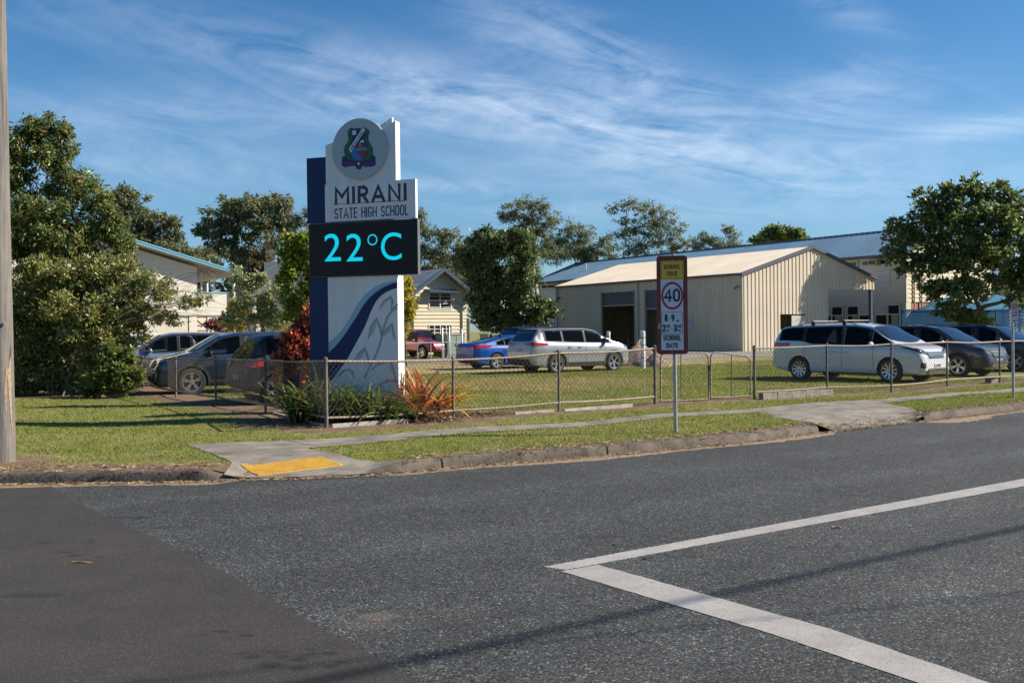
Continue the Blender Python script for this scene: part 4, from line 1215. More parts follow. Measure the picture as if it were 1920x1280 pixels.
# name panel
nx1 = S2(780, 376)[0]; nxa = S2(610.5, 376)[0]; zn1 = S2(690, 341.5)[1]
MB().box(nxa, nx1, -.02, .065, zled1, zn1).build("name_panel", WHITE, sign)
INK = mat("sign ink", (.018, .035, .085), .5)
REDL = mat("sign red line", (.35, .03, .04), .5)
def sx_(s_, pxs, wt, gap=.24):
    a_ = S2(pxs[0], pxs[2], -.024); b_ = S2(pxs[1], pxs[3], -.024)
    stroke_text("lettering", s_, a_[0], b_[0], b_[1], a_[1], -.0215, wt, INK, sign, gap)
sx_("MIRANI", (627, 762.5, 351.5, 376.8), .092, .22)
sx_("STATE HIGH SCHOOL", (626.5, 766, 391, 403.6), .06, .20)
a_ = S2(625, 384); b_ = S2(764, 381.5)
MB().box(a_[0], b_[0], -.024, -.0205, a_[1] - .006, a_[1] + .006).build("red_line", REDL, sign)
# upper navy slab
ux0 = S2(575.5, 350)[0]; uz = S2(590, 296)[1]
MB().box(S2(614.5, 360)[0], S2(748, 360, .1)[0] - .1, .068, TH, zled0, zn1).build("core_frame", DGREY, sign)
MB().box(ux0, nxa - .002, .0, TH - .01, zled1 + .004, uz).build("navy_slab", NAVY, sign)
# upper white panels
wa = S2(610.5, 300)[0]; wb = S2(742, 300)[0]
zl = S2(611, 273)[1]; zd = S2(640, 262)[1]; zr0 = S2(712, 246)[1]; zr1 = S2(742, 226)[1]
xm = S2(711, 246)[0]
zt2 = S2(737, 221.5, TH)[1]; xt0 = S2(708, 240, TH)[0]; xt1 = S2(738, 221, TH)[0]
m = MB()
m.prism([(wa, zn1 + .002), (wb, zn1 + .002), (wb, zr1), (xm, zr0), (xm - .002, zd), (wa + .3, zd), (wa, zl)], .0, TH * .72)
m.build("crest_panel", WHITE, sign)
m = MB(); m.prism([(xm - .06, zd + .1), (xt1, zd + .1), (xt1, zt2), (xt0, S2(708, 242, TH)[1])], TH * .74, TH)
m.build("rear_fin", WHITE, sign)
# swooshes on the lower panel
def c4(x, y): return S2(500 + x / 3.764, 480 + y / 3.764)
up_ = [(932, 170), (890, 176), (830, 190), (770, 215), (705, 262), (650, 325), (610, 395), (570, 465), (515, 540), (432, 612)]
mid_ = [(932, 182), (870, 200), (800, 235), (735, 285), (685, 345), (645, 410), (600, 480), (550, 555), (495, 625), (432, 685)]
low_ = [(932, 222), (868, 243), (805, 282), (764, 335), (732, 400), (700, 480), (660, 560), (608, 655), (556, 745), (432, 905)]
def band(A, B, y, mt, name):
    def res(L, n=40):
        L = [Vector(c4(*p)) for p in L]; out = []
        for k in range(n + 1):
            f = k / n * (len(L) - 1); i_ = min(int(f), len(L) - 2); t = f - i_
            p0 = L[max(i_ - 1, 0)]; p1 = L[i_]; p2 = L[i_ + 1]; p3 = L[min(i_ + 2, len(L) - 1)]
            q = .5 * ((2 * p1) + (p2 - p0) * t + (2 * p0 - 5 * p1 + 4 * p2 - p3) * t * t + (3 * p1 - p0 - 3 * p2 + p3) * t ** 3)
            out.append((min(x1, max(x0, q.x)), y, q.y))
        return out
    m = MB(); m.grid([res(A), res(B)]); m.build(name, mt, sign)
band(up_, mid_, -.003, LBLUE, "light_blue_swoosh")
band(mid_, low_, -.0045, NAVY, "navy_swoosh")
def stroke(pts, w0, y, mt, name, par=sign, conv=c4, taper=True):
    P_ = [Vector(conv(*p)) for p in pts]; rows = []
    for i, p in enumerate(P_):
        d = (P_[min(i + 1, len(P_) - 1)] - P_[max(i - 1, 0)]).normalized(); nrm = Vector((-d.y, d.x))
        k = (.35 + .65 * math.sin(math.pi * (i + .3) / (len(P_) - .4))) if taper else 1
        rows.append([(p.x - nrm.x * w0 * k, y, p.y - nrm.y * w0 * k), (p.x + nrm.x * w0 * k, y, p.y + nrm.y * w0 * k)])
    m = MB(); m.grid(rows); return m.build(name, mt, par)
stroke([(925, 360), (885, 385), (852, 430), (825, 510), (808, 590), (786, 660), (755, 735), (722, 790), (690, 862)], .018, -.006, GREY, "leaf_stem", taper=False)
for L in [[(800, 372), (825, 325), (880, 288), (888, 325), (880, 375), (930, 340)], [(716, 585), (738, 500), (776, 440), (800, 505), (812, 560)], [(812, 560), (850, 515), (886, 478), (890, 530), (905, 590)],
          [(614, 752), (650, 690), (690, 650), (712, 705), (726, 760)], [(740, 800), (800, 755), (872, 738), (895, 800), (913, 890)], [(500, 852), (540, 812), (582, 800), (608, 825), (614, 862)], [(795, 912), (850, 880), (915, 880), (922, 930)]]:
    stroke(L, .026, -.006, GREY, "leaf_outline")
for L in [[(775, 450), (762, 490), (735, 560)], [(885, 488), (860, 522), (826, 560)], [(688, 660), (668, 700), (640, 745)]]:
    stroke(L, .034, -.005, mat("sign leaf light grey", (.42, .45, .47), .5), "leaf_outline")
# crest
def c2(x, y): return S2(610 + x / 10.664, 220 + y / 10.664)
cc = c2(700, 640); rx = S2(675.6 + 51.8, 280)[0] - cc[0]
DISC = mat("crest disc", (.36, .41, .44), .35)
m = MB(); ring = lambda y, k: [(cc[0] + rx * k * math.cos(t * math.pi / 32), y, cc[1] + rx * k * math.sin(t * math.pi / 32)) for t in range(64)]
m.grid([ring(-.02, .0001), ring(-.052, .985), ring(-.045, 1.0), ring(.0, 1.0)], closed=True)
m.v = [(a, (-.052 if b < -.015 and b > -.03 else b), c) for a, b, c in m.v]
disc = m.build("crest_disc", DISC, sign, smooth=True, angle=30)
lay = [0]
def pg(name, pts, mt, conv=c2):
    lay[0] += 1
    y = -.0525 - .0009 * lay[0]
    P_ = [conv(*p) for p in pts]
    m = MB(); n = len(P_)
    m.add([(p[0], y, p[1]) for p in P_] + [(p[0], -.0515, p[1]) for p in P_], [tuple(range(n))] + [(i, (i + 1) % n, (i + 1) % n + n, i + n) for i in range(n)])
    return m.build(name, mt, disc)
GREEN = mat("crest green", (.03, .15, .035), .5); CN = mat("crest navy", (.008, .018, .12), .5); CR = mat("crest red", (.26, .015, .03), .5)
CB = mat("crest blue", (.02, .16, .50), .5); CT = mat("crest turquoise", (.06, .28, .26), .5); CW = mat("crest white", (.62, .64, .66), .5); CO = mat("crest orange", (.55, .16, .03), .5)
CK = mat("crest outline", (.008, .01, .03), .5); CP = mat("crest purple", (.10, .012, .10), .5)
pg("ribbon", [(362, 810), (400, 778), (445, 790), (480, 858), (640, 888), (640, 985), (520, 988), (430, 1012), (355, 975)], CN)
pg("ribbon", [(745, 888), (915, 856), (945, 778), (1000, 768), (1028, 800), (1035, 955), (970, 998), (850, 1002), (750, 985)], CN)
pg("ribbon_tab", [(640, 885), (750, 885), (752, 1040), (700, 1056), (645, 1040)], CN)
pg("motto_band", [(372, 920), (625, 915), (620, 972), (480, 975), (370, 975)], CP)
pg("motto_band", [(768, 930), (1015, 915), (1012, 955), (860, 972), (770, 965)], CP)
pg("motto_band", [(660, 980), (738, 980), (735, 1035), (665, 1035)], CP)
pg("emblem_dot", [(675, 915), (715, 915), (715, 962), (675, 962)], CW)
pg("wreath_outline", [(540, 222), (474, 288), (490, 400), (484, 490), (412, 600), (400, 690), (434, 795), (484, 866), (600, 892), (690, 898), (800, 887), (904, 858), (972, 765), (977, 650), (936, 556), (888, 478), (882, 380), (911, 288), (856, 246), (815, 218), (740, 238), (680, 228), (600, 244)], CK)
pg("wreath", [(530, 245), (490, 296), (502, 400), (496, 494), (424, 604), (412, 690), (446, 786), (492, 852), (600, 882), (690, 888), (800, 877), (894, 848), (960, 760), (965, 655), (924, 562), (874, 482), (870, 380), (896, 296), (850, 258), (812, 235)], GREEN)
pg("shield", [(545, 232), (600, 252), (680, 237), (745, 247), (808, 228), (826, 340), (834, 455), (880, 556), (890, 650), (868, 750), (790, 842), (690, 884), (560, 820), (506, 735), (505, 620), (540, 500), (560, 400), (556, 300)], CN)
pg("field", [(530, 730), (600, 640), (775, 832), (690, 882), (590, 826)], CB)
pg("field", [(604, 632), (870, 612), (872, 668), (650, 684)], CT)
pg("field", [(648, 684), (868, 668), (852, 745), (790, 815), (768, 818)], CR)
pg("field", [(640, 618), (690, 582), (870, 575), (866, 610)], CR)
pg("field", [(680, 572), (752, 552), (766, 590), (690, 600)], CO)
pg("emblem", [(570, 282), (645, 275), (648, 362), (575, 370)], CW)
pg("emblem", [(760, 472), (798, 470), (812, 500), (790, 525), (766, 520), (750, 505), (730, 540), (716, 545), (740, 492)], CW)
pg("banner", [(755, 262), (800, 226), (820, 250), (815, 290), (540, 725), (506, 645)], CW)
a_ = c2(560, 675); b_ = c2(790, 255); ctr = c2(663, 478); Ln = math.hypot(c2(770, 300)[0] - c2(548, 650)[0], c2(770, 300)[1] - c2(548, 650)[1])
an = math.atan2(c2(770, 300)[1] - c2(548, 650)[1], c2(770, 300)[0] - c2(548, 650)[0])
text_on("banner_text", "MIRANI HIGH", ctr[0] - Ln / 2, ctr[0] + Ln / 2, ctr[1] - .021, ctr[1] + .021, -.0525 - .0009 * (lay[0] + 1.2), INK, disc, bold=.02, rot=an, th=.0005)
for L in [[(500, 330), (525, 420)], [(545, 300), (515, 390)], [(470, 560), (500, 640)], [(430, 640), (500, 690)], [(470, 770), (520, 740)], [(440, 720), (520, 800)], [(520, 860), (560, 800)],
          [(870, 300), (850, 400)], [(835, 320), (865, 420)], [(900, 560), (880, 640)], [(955, 640), (890, 700)], [(900, 780), (860, 740)], [(940, 740), (860, 810)], [(840, 860), (800, 810)]]:
    lay[0] += .05
    stroke(L, .0045, -.0525 - .0009 * (lay[0] + 2), CK, "wreath_vein", disc, c2, False)

# ================================================================ school zone sign
ZB = G(1267, 811, .14); ZB.z = zg(ZB.x, ZB.y)
zr = math.atan2(-ZB.x, ZB.y) * .35
zone = thing("speed_sign", "dark red framed school zone 40 speed sign on a grey post in the verge", "sign", ZB, zr)
zax = Vector((math.cos(zr), math.sin(zr), 0)); zay = Vector((-zax.y, zax.x, 0))
def Z2(px, py, y=-.05):
    r = ray(px, py); o = Vector((0, 0, CZ)); p0 = ZB + zay * y
    t = (p0 - o).dot(zay) / r.dot(zay); q = o + r * t - ZB
    return q.dot(zax), q.z
GALV = mat("galvanised steel", (.42, .43, .44), .45, metal=.6, col2=(.30, .31, .32), vscale=14, bump=.1)
MB().tube([(0, 0, -.1), (-.01, 0, Z2(1265, 476)[1])], .031, 12).build("post", GALV, zone, smooth=True, angle=50)
def rrect(x0, x1, z0, z1, r_, n=6):
    out = []
    for cx, cz, a0 in [(x1 - r_, z1 - r_, 0), (x0 + r_, z1 - r_, 90), (x0 + r_, z0 + r_, 180), (x1 - r_, z0 + r_, 270)]:
        for k in range(n + 1):
            a_ = R(a0 + 90 * k / n); out.append((cx + r_ * math.cos(a_), cz + r_ * math.sin(a_)))
    return out
def zrect(px0, px1, py0, py1):
    a_ = Z2(px0, (py0 + py1) / 2); b_ = Z2(px1, (py0 + py1) / 2); return a_[0], b_[0], Z2((px0 + px1) / 2, py1)[1], Z2((px0 + px1) / 2, py0)[1]
RUST = mat("sign frame red", (.15, .018, .012), .5, col2=(.21, .035, .022), vscale=6)
SW = mat("zone sign white", (.60, .63, .66), .45, var=.05, vscale=8); SY = mat("zone sign yellow", (.80, .42, .025), .45, var=.1, vscale=12)
SBK = mat("zone sign black", (.012, .018, .018), .5); SRD = mat("zone sign red", (.38, .012, .02), .45)
e = zrect(1231.5, 1289, 479.5, 664)
m = MB(); m.prism(rrect(*e, .05), -.075, -.045); brd = m.build("backing_board", RUST, zone)
e = zrect(1239, 1281, 520, 656); m = MB(); m.prism(rrect(*e, .012), -.078, -.0755); m.build("white_face", SW, brd)
e = zrect(1238.5, 1281.5, 489, 524); m = MB(); m.prism(rrect(*e, .02), -.0815, -.0755); m.build("yellow_plate", SY, brd)
a_ = zrect(1240, 1280, 490.5, 522.5)
def outline(e, r_, w_, y, mt, name):
    o_ = rrect(*e, r_); i_ = rrect(e[0] + w_, e[1] - w_, e[2] + w_, e[3] - w_, r_ * .7)
    m = MB(); n = len(o_); m.grid([[(p[0], y, p[1]) for p in o_], [(p[0], y, p[1]) for p in i_]], closed=True); m.build(name, mt, brd)
outline(a_, .018, .004, -.083, SBK, "plate_outline")
outline(zrect(1240, 1279.5, 585, 626), .018, .006, -.0805, SBK, "time_box")
c_ = Z2(1260.3, 554.5); r1 = Z2(1281, 554)[0] - c_[0]; rz = c_[1] - Z2(1260, 580.5)[1]
m = MB(); m.grid([[(c_[0] + r1 * k * math.cos(t * math.pi / 32), -.0805, c_[1] + rz * k * math.sin(t * math.pi / 32)) for t in range(64)] for k in (1, .83)], closed=True); m.build("red_ring", SRD, brd)
def zt_(s, x0, x1, y0, y1, bold=.0, **k):
    a_ = Z2(x0, y0, -.08); b_ = Z2(x1, y1, -.08)
    stroke_text("lettering", s, a_[0], b_[0], b_[1], a_[1], -.083 - .0005, k.get("wt", .085), SBK, brd, k.get("gap", .2))
zt_("SCHOOL", 1244.5, 1275.5, 496, 504, wt=.09, gap=.32); zt_("ZONE", 1250, 1270, 509, 517, wt=.09, gap=.3)
zt_("40", 1244.5, 1275.5, 541.5, 565.5, wt=.075, gap=.12)
zt_("8", 1246, 1252, 589, 602.5, .02); zt_("9", 1258.5, 1264.5, 589, 602.5, .02); zt_("AM", 1267.5, 1273.5, 599, 603.5, .02)
zt_("2", 1242, 1248, 608, 622, .02); zt_("30", 1249, 1256, 608.5, 614.5, .015); zt_("PM", 1250, 1255.5, 617.5, 622, .015)
zt_("3", 1263, 1269.5, 608, 622, .02); zt_("30", 1270.5, 1277.5, 608.5, 614.5, .015); zt_("PM", 1271, 1277, 617.5, 622, .015)
zt_("SCHOOL", 1243.5, 1277, 628, 638, wt=.085, gap=.28); zt_("DAYS", 1249.5, 1271, 642.5, 652, wt=.085, gap=.24)
for x0, x1, y0 in [(1254, 1256.6, 596.5), (1258.5, 1261, 616)]:
    a_ = Z2(x0, y0); b_ = Z2(x1, y0); MB().box(a_[0], b_[0], -.085, -.0805, a_[1] - .004, a_[1] + .004).build("dash", SBK, brd)
for px, py in ((1260, 487), (1260, 527), (1260, 660)):
    p = Z2(px, py); MB().tube([(p[0], -.080, p[1]), (p[0], -.0885, p[1])], .010, 8).build("bolt", GALV, brd)
# flaked patch of old paint on the frame's left edge
m = MB(); rg = random.Random(3)
for px, py, s_ in [(1236.2, 607, .02), (1235.6, 612, .026), (1236.5, 616, .016), (1234.4, 623, .008)]:
    p = Z2(px, py); m.add([(p[0] + s_ * .8 * rg.uniform(.6, 1) * math.cos(t * .7), -.0765, p[1] + s_ * rg.uniform(.7, 1.2) * math.sin(t * .7)) for t in range(9)], [tuple(range(9))])
m.build("flaked_paint", mat("flaked paint", (.45, .36, .33), .8), brd)

# ---------------------------------------------------------------- no parking sign at the right edge
NB = G(1900, 746, .14)
ns = thing("parking_sign", "small red and white parking sign on a steel post at the right edge", "sign", NB, R(-8))
MB().tube([(0, 0, -.1), (-.01, 0, (746 - 566) / FPX * NB.y)], .03, 10).build("post", GALV, ns, smooth=True, angle=50)
sc_ = NB.y / FPX
def nrect(x0, x1, y0, y1): return ((x0 - 1900) * sc_, (x1 - 1900) * sc_, (746 - y1) * sc_, (746 - y0) * sc_)
m = MB(); m.prism(rrect(*nrect(1896, 1907.5, 566, 605), .015), -.045, -.038); pl8 = m.build("sign_plate", mat("plate white", (.62, .58, .60), .5), ns)
PR = mat("plate red", (.50, .025, .05), .5)
e = nrect(1897.2, 1906.2, 569, 575.8); MB().box(e[0], e[1], -.047, -.0455, e[2], e[3]).build("red_panel", PR, pl8)
e = nrect(1897.5, 1906, 570, 575); text_on("lettering", "NO", e[0] + .012, e[1] - .012, e[2] + .004, e[3] - .004, -.0485, mat("plate white", (.62, .58, .60), .5), pl8, bold=.02, th=.001)
e = nrect(1897.2, 1906.2, 576.8, 580.5); text_on("lettering", "PARKING", e[0], e[1], e[2], e[3], -.047, PR, pl8, bold=.03, th=.001)
for k, s_ in enumerate(["8-9 AM", "230-330 PM"]):
    e = nrect(1897.5, 1906, 583 + 5.5 * k, 587.3 + 5.5 * k); text_on("lettering", s_, e[0], e[1], e[2], e[3], -.047, PR, pl8, bold=.02, th=.001)
e = nrect(1899, 1905, 600.5, 602); m = MB(); m.box(e[0] + .02, e[1], -.047, -.0455, e[2] + .004, e[3] - .004); m.add([(e[0] + .03, -.047, e[2] - .012), (e[0] - .005, -.047, (e[2] + e[3]) / 2), (e[0] + .03, -.047, e[3] + .012)], [(0, 1, 2)]); m.build("arrow", SBK, pl8)

# ---------------------------------------------------------------- timber power pole and overhead cables
def polemat():
    mt = bpy.data.materials.new("weathered timber"); mt.use_nodes = True
    T = NT(mt.node_tree); b = mt.node_tree.nodes["Principled BSDF"]
    co = T.n("ShaderNodeTexCoord").outputs["Object"]
    mp = T.n("ShaderNodeMapping"); mp.inputs["Scale"].default_value = (1, 1, .045); T.l(co, mp.inputs[0])
    f = T.noise(mp.outputs[0], 34, 8, .72); g = T.noise(co, 1.6, 4, .6)
    c = T.mixc(T.ramp(f, [(.30, 0.0), (.62, 1.0)]), (.055, .050, .046), (.19, .178, .165))
    c = T.mixc(T.ramp(g, [(.4, 0.0), (.75, .6)]), c, (.24, .20, .16))
    T.l(c, b.inputs["Base Color"]); b.inputs["Roughness"].default_value = .95
    bp = T.n("ShaderNodeBump"); bp.inputs["Strength"].default_value = .9; bp.inputs["Distance"].default_value = .015
    T.l(f, bp.inputs["Height"]); T.l(bp.outputs[0], b.inputs["Normal"])
    return mt
TIMB = polemat()
pb = Vector((POLE.x - .01, POLE.y, .1))
pp = thing("utility_pole", "weathered grey timber power pole at the left edge of the picture", "pole", pb)
rows = []
rg = random.Random(2)
ph = [rg.uniform(0, 6.28) for _ in range(4)]
for k in range(60):
    z = -.1 + 11 * (k / 59) ** 1.6
    r_ = .165 - .0035 * z
    if z < 3: r_ += .006 * (1 - z / 3)
    rows.append([((r_ + .004 * math.sin(5 * t + ph[0] + z * .3) + .003 * math.sin(11 * t + ph[1])) * math.cos(t), (r_ + .004 * math.sin(5 * t + ph[0] + z * .3)) * math.sin(t), z) for t in [2 * math.pi * q / 40 for q in range(40)]])
m = MB(); m.grid(rows, closed=True); m.build("pole_shaft", TIMB, pp, smooth=True, angle=60)
# split with pale inner wood, bolt
SPL = mat("split wood", (.36, .27, .17), .9, col2=(.22, .16, .10), vscale=20, bump=.5)
def onpole(px, py, off=.004):
    z = D(px, py, POLE.y - .16).z - .1; dx = D(px, py, POLE.y - .16).x - pb.x
    r_ = .165 - .0035 * z + .006 * max(0, 1 - z / 3) + off; dx = max(-r_ * .98, min(r_ * .98, dx))
    return Vector((dx, -math.sqrt(max(1e-6, r_ * r_ - dx * dx)), z))
for pts in [[(13, 668, 2), (12, 700, 3.2), (13, 740, 2.6), (15, 790, 2), (17, 820, .6)], [(8, 690, 1), (7, 730, 1.6), (8, 770, .6)]]:
    rows = [[onpole(x - w_, y), onpole(x + w_, y)] for x, y, w_ in pts]
    m = MB(); m.grid(rows); m.build("split", SPL, pp)
for pts in [[(11, 640, .5), (12, 672, 1.6), (14, 690, .5)], [(3, 700, .5), (2, 760, 1), (3, 800, .4)], [(19, 690, .4), (20, 740, .8), (20, 800, .3)], [(6, 20, .4), (5, 60, .8), (7, 90, .3)], [(16, 120, .3), (17, 180, .7), (16, 260, .3)]]:
    m = MB(); m.grid([[onpole(x - w_, y, .003), onpole(x + w_, y, .003)] for x, y, w_ in pts]); m.build("crack", mat("crack dark", (.02, .016, .013), 1), pp)
bp_ = onpole(4, 608, .01)
MB().tube([bp_, bp_ + Vector((0, -.03, 0))], .022, 10).build("bolt", GALV, pp)
ca = thing("crossarm", "timber crossarm high on the weathered power pole", "crossarm", pb + Vector((0, 0, 10.2)), R(124))
MB().box(-1.2, 1.2, .18, .28, -.06, .06).build("arm", TIMB, ca)
# two cables along the road whose shadows cross the asphalt
for h, off, lab in [(8.6, 0.0, "thick overhead power cable running along the near side of the road"), (7.3, -.9, "second lower overhead cable beside the thick one")]:
    p1, p2 = G(560, 1280, 0), G(1920, 985, 0)
    if off: p1, p2 = p1 + Vector((3.2, 1.2, 0)), p2 + Vector((.9, -1.6, 0))
    k_ = h / math.tan(SUN_EL)
    q = Vector((math.cos(SUN_AZ) * k_, math.sin(SUN_AZ) * k_, h))
    d_ = (p2 - p1).normalized()
    a_, b_ = p1 + q - d_ * 45, p1 + q + d_ * 60
    pts = [a_.lerp(b_, t / 20) + Vector((0, 0, .25 * ((t / 10 - 1) ** 2) - .05)) for t in range(21)]
    o = MB().tube(pts, .032 if not off else .012, 6).build("power_cable", mat("cable black", (.02, .02, .02), .6)); tag(o, lab, "cable")

# ================================================================ chain link fences
RAIL = mat("rusty galvanised rail", (.36, .31, .25), .65, metal=.0, col2=(.24, .17, .12), vscale=8, bump=.2, stripes=("DIAGONAL", 6.0, (.16, .10, .065), .72, 2.5))
POSTM = mat("fence post", (.17, .15, .13), .7, metal=0, col2=(.075, .06, .05), vscale=6, bump=.3)
WIRE = mat("chain wire", (.115, .10, .088), .7)
def fence(line, label, hs, toprail=True, name="chain_link_fence", sag=0.02, bottom=.17, first=True, last=True):
    o = Vector((line[0][0], line[0][1], 0)); o.z = zg(o.x, o.y)
    t = thing(name, label, "fence", o)
    Z = [zg(*p) for p in line]
    rr = random.Random(len(line) + int(abs(line[0][0]) * 10))
    pts = [Vector((p[0], p[1], z)) - o for p, z in zip(line, Z)]
    for i, p in enumerate(pts):
        if (i == 0 and not first) or (i == len(pts) - 1 and not last): continue
        h = hs[i]; big = i == 0
        pm = MB(); r_ = .034 if (i in (0,) or i == len(pts) - 1) else .026
        pm.tube([p + Vector((0, 0, -.15)), p + Vector((rr.uniform(-.015, .015), 0, h + .03))], r_, 10)
        pm.tube([p + Vector((0, 0, h + .03)), p + Vector((0, 0, h + .06)), p + Vector((0, 0, h + .075))], [r_ * 1.15, r_ * 1.05, r_ * .3], 10)
        pm.build("post", POSTM, t, smooth=True, angle=50)
    tr, br = MB(), MB()
    mesh = MB()
    for i in range(len(pts) - 1):
        a_, b_ = pts[i], pts[i + 1]
        ta, tb = a_ + Vector((0, 0, hs[i])), b_ + Vector((0, 0, hs[i + 1]))
        sg = rr.uniform(.4, 1.6) * sag
        trp = [ta.lerp(tb, k / 6) - Vector((0, 0, sg * math.sin(math.pi * k / 6))) for k in range(7)]
        tr.tube(trp, .021, 8)
        ba, bb = a_ + Vector((0, 0, bottom)), b_ + Vector((0, 0, bottom))
        sg2 = rr.uniform(-.6, 1.2) * sag
        brp = [ba.lerp(bb, k / 6) - Vector((0, 0, sg2 * math.sin(math.pi * k / 6))) for k in range(7)]
        br.tube(brp, .021, 8)
        d = (b_ - a_); L = math.hypot(d.x, d.y); H = (hs[i] + hs[i + 1]) / 2 - bottom + .01; slope = (b_.z - a_.z)
        ux, uy = d.x / L, d.y / L
        def P3(s_, h_): return Vector((a_.x + ux * s_, a_.y + uy * s_, a_.z + slope * s_ / L + bottom - .02 + h_))
        wires(mesh, P3, L, H)
    tr.build("top_rail", RAIL, t, smooth=True, angle=60); br.build("bottom_rail", RAIL, t, smooth=True, angle=60)
    mesh.build("chain_mesh", WIRE, t)
    return t
def wires(mesh, P3, L, H, pitch=.105, r_=.0031, clip=None):
    k = 1.12   # rise per run
    s0 = -H / k
    while s0 < L:
        for sg in (1, -1):
            pts = []
            xa, xb = s0, s0 + H / k
            ha, hb = (0, H) if sg > 0 else (H, 0)
            a_, b_ = max(0, xa), min(L, xb)
            if b_ - a_ < .02: continue
            f = lambda x: ha + (hb - ha) * (x - xa) / (xb - xa)
            n = 1 if clip is None else 14
            for q in range(n):
                x0_, x1_ = a_ + (b_ - a_) * q / n, a_ + (b_ - a_) * (q + 1) / n
                if clip and not (clip(x0_, f(x0_)) and clip(x1_, f(x1_))): continue
                p, q_ = P3(x0_, f(x0_)), P3(x1_, f(x1_))
                mesh.tube([p, q_], r_, 3, caps=False)
        s0 += pitch

def hpx(px, ytop, ybot):
    g = G(px, ybot, .14); return D(px, ytop, g.y).z - zg(g.x, g.y)
fence(FRONT, "sagging chain link fence along the footpath in front of the tall sign", [hpx(612, 677, 803), hpx(850, 675, 785), hpx(1048, 662, 772), hpx(1228, 653, 757)])
fence(RIGHT, "chain link fence right of the gate in front of the parked cars", [hpx(1415, 653, 748), hpx(1551, 648, 740), hpx(1671, 645, 735), hpx(1776, 641, 725), hpx(1875, 640, 716), 1.2, 1.2, 1.2])
fence(LEFT, "older chain link fence running back along the side street lawn", [hpx(612, 677, 803), hpx(498, 675, 775), hpx(405, 672, 757), hpx(330, 672, 745), hpx(268, 671, 730), 1.15, 1.15], first=False)
# concrete and timber edging under the fences
def edging(line, i0, f0, f1, h, mt, label, name, w_=.05, n=1, off=-.03):
    a_, b_ = Vector((*line[i0], 0)), Vector((*line[i0 + 1], 0))
    p, q = a_.lerp(b_, f0), a_.lerp(b_, f1)
    L = (q - p).length
    for k in range(n):
        o = MB().box(0, L / n * .97, off - w_, off, -.05, h).build(name, mt)
        c_ = p.lerp(q, k / n); o.location = (c_.x, c_.y, .13 + random.uniform(-.01, .01)); o.rotation_euler = (random.uniform(-.05, .05), 0, math.atan2(q.y - p.y, q.x - p.x) + random.uniform(-.01, .01))
        tag(o, label if n == 1 else label[k], "edging" if n == 1 else "block", None if n == 1 else "concrete blocks under the right hand fence")
TIM = mat("grey edging board", (.40, .37, .33), .85, col2=(.25, .22, .19), vscale=5, bump=.3)
edging(FRONT, 0, .03, .62, .085, TIM, "long pale edging board leaning at the foot of the fence below the sign", "edging_board")
edging(FRONT, 0, .66, .98, .06, TIM, "shorter edging board half buried left of the second fence post", "edging_board")
edging(FRONT, 1, .55, .95, .07, TIM, "pale edging board in the soil left of the third fence post", "edging_board")
edging(FRONT, 2, .03, .75, .06, TIM, "low edging board between the third fence post and the gate", "edging_board")
edging(LEFT, 0, .1, .95, .05, TIM, "dark edging board under the side street fence beside the corner", "edging_board")
BLK = mat("edging block", (.30, .265, .22), .95, col2=(.15, .125, .10), vscale=7, bump=.8)
edging(RIGHT, 0, .05, 1.02, .15, BLK, ["leftmost concrete block under the fence beside the gate post", "second concrete block from the gate post under the fence", "third concrete block from the gate post under the fence", "fourth concrete block from the gate post under the fence", "concrete block at the fence post two right of the gate"], "concrete_block", .14, 5, -.02)
g = G(1855, 716, .14)
o = MB().box(-.14, .14, -.1, .1, -.05, .17).build("concrete_block", BLK); o.location = (g.x, g.y - .12, .14); o.rotation_euler.z = .5; tag(o, "single squat concrete block under the fence near the parking sign", "block", "concrete blocks under the right hand fence")

# gates
def gate(a_, b_, h0, h1, label, clipf, mid):
    o = Vector((a_.x, a_.y, zg(a_.x, a_.y)))
    d = b_ - a_; L = math.hypot(d.x, d.y); t = thing("gate", label, "gate", o, math.atan2(d.y, d.x), "pair of chain link gates")
    r_ = .14
    def corner(cx, cz, a0, n=5):
        return [(cx + r_ * math.cos(R(a0 - 90 * k / n)), 0, cz + r_ * math.sin(R(a0 - 90 * k / n))) for k in range(n + 1)]
    p = [(0.02, 0, .06), (0.02, 0, h0 - r_)] + corner(r_ + .02, h0 - r_, 180) + corner(L - r_ - .02, h1 - r_, 90) + [(L - .02, 0, .05)]
    MB().tube(p, .019, 8).tube([(0.02, 0, .07), (L / 2, 0, .05), (L - .02, 0, .06)], .017, 8).build("frame", RAIL, t, smooth=True, angle=60)
    MB().tube([(L * mid, 0, .06), (L * mid, 0, (h0 + h1) / 2 - .02)], .011, 6).build("centre_bar", POSTM, t, smooth=True)
    m = MB(); wires(m, lambda s_, h_: Vector((s_, .02, .05 + h_)), L - .04, min(h0, h1) - .09, clip=clipf)
    m.build("chain_mesh", WIRE, t)
    return t, L
ga, gb = Vector((*GATE[0], 0)), Vector((*GATE[1], 0))
gl = ga.lerp(gb, .05); gm = ga.lerp(gb, .535); gr = ga.lerp(gb, .965)
H1 = hpx(1325, 657, 751)
gate(gl, gm, H1, H1 - .02, "left leaf of the bent double gate behind the school zone sign", lambda x, h: h > .15 + .45 * max(0, (x - .7)) ** 2 * 2, .42)
gate(gm + U * .02, gr, H1 - .04, H1 - .14, "right leaf of the double gate, its wire mesh torn", lambda x, h: x > .32 - .0 * h + (1 - h) * .28 if h > .1 else False, .52)
m = MB(); gp = ga.lerp(gb, .53); m.tube([(gp.x, gp.y, .2), (gp.x + .01, gp.y - .03, .95)], .012, 6); m.box(gp.x - .03, gp.x + .03, gp.y - .05, gp.y - .02, .86, .94)
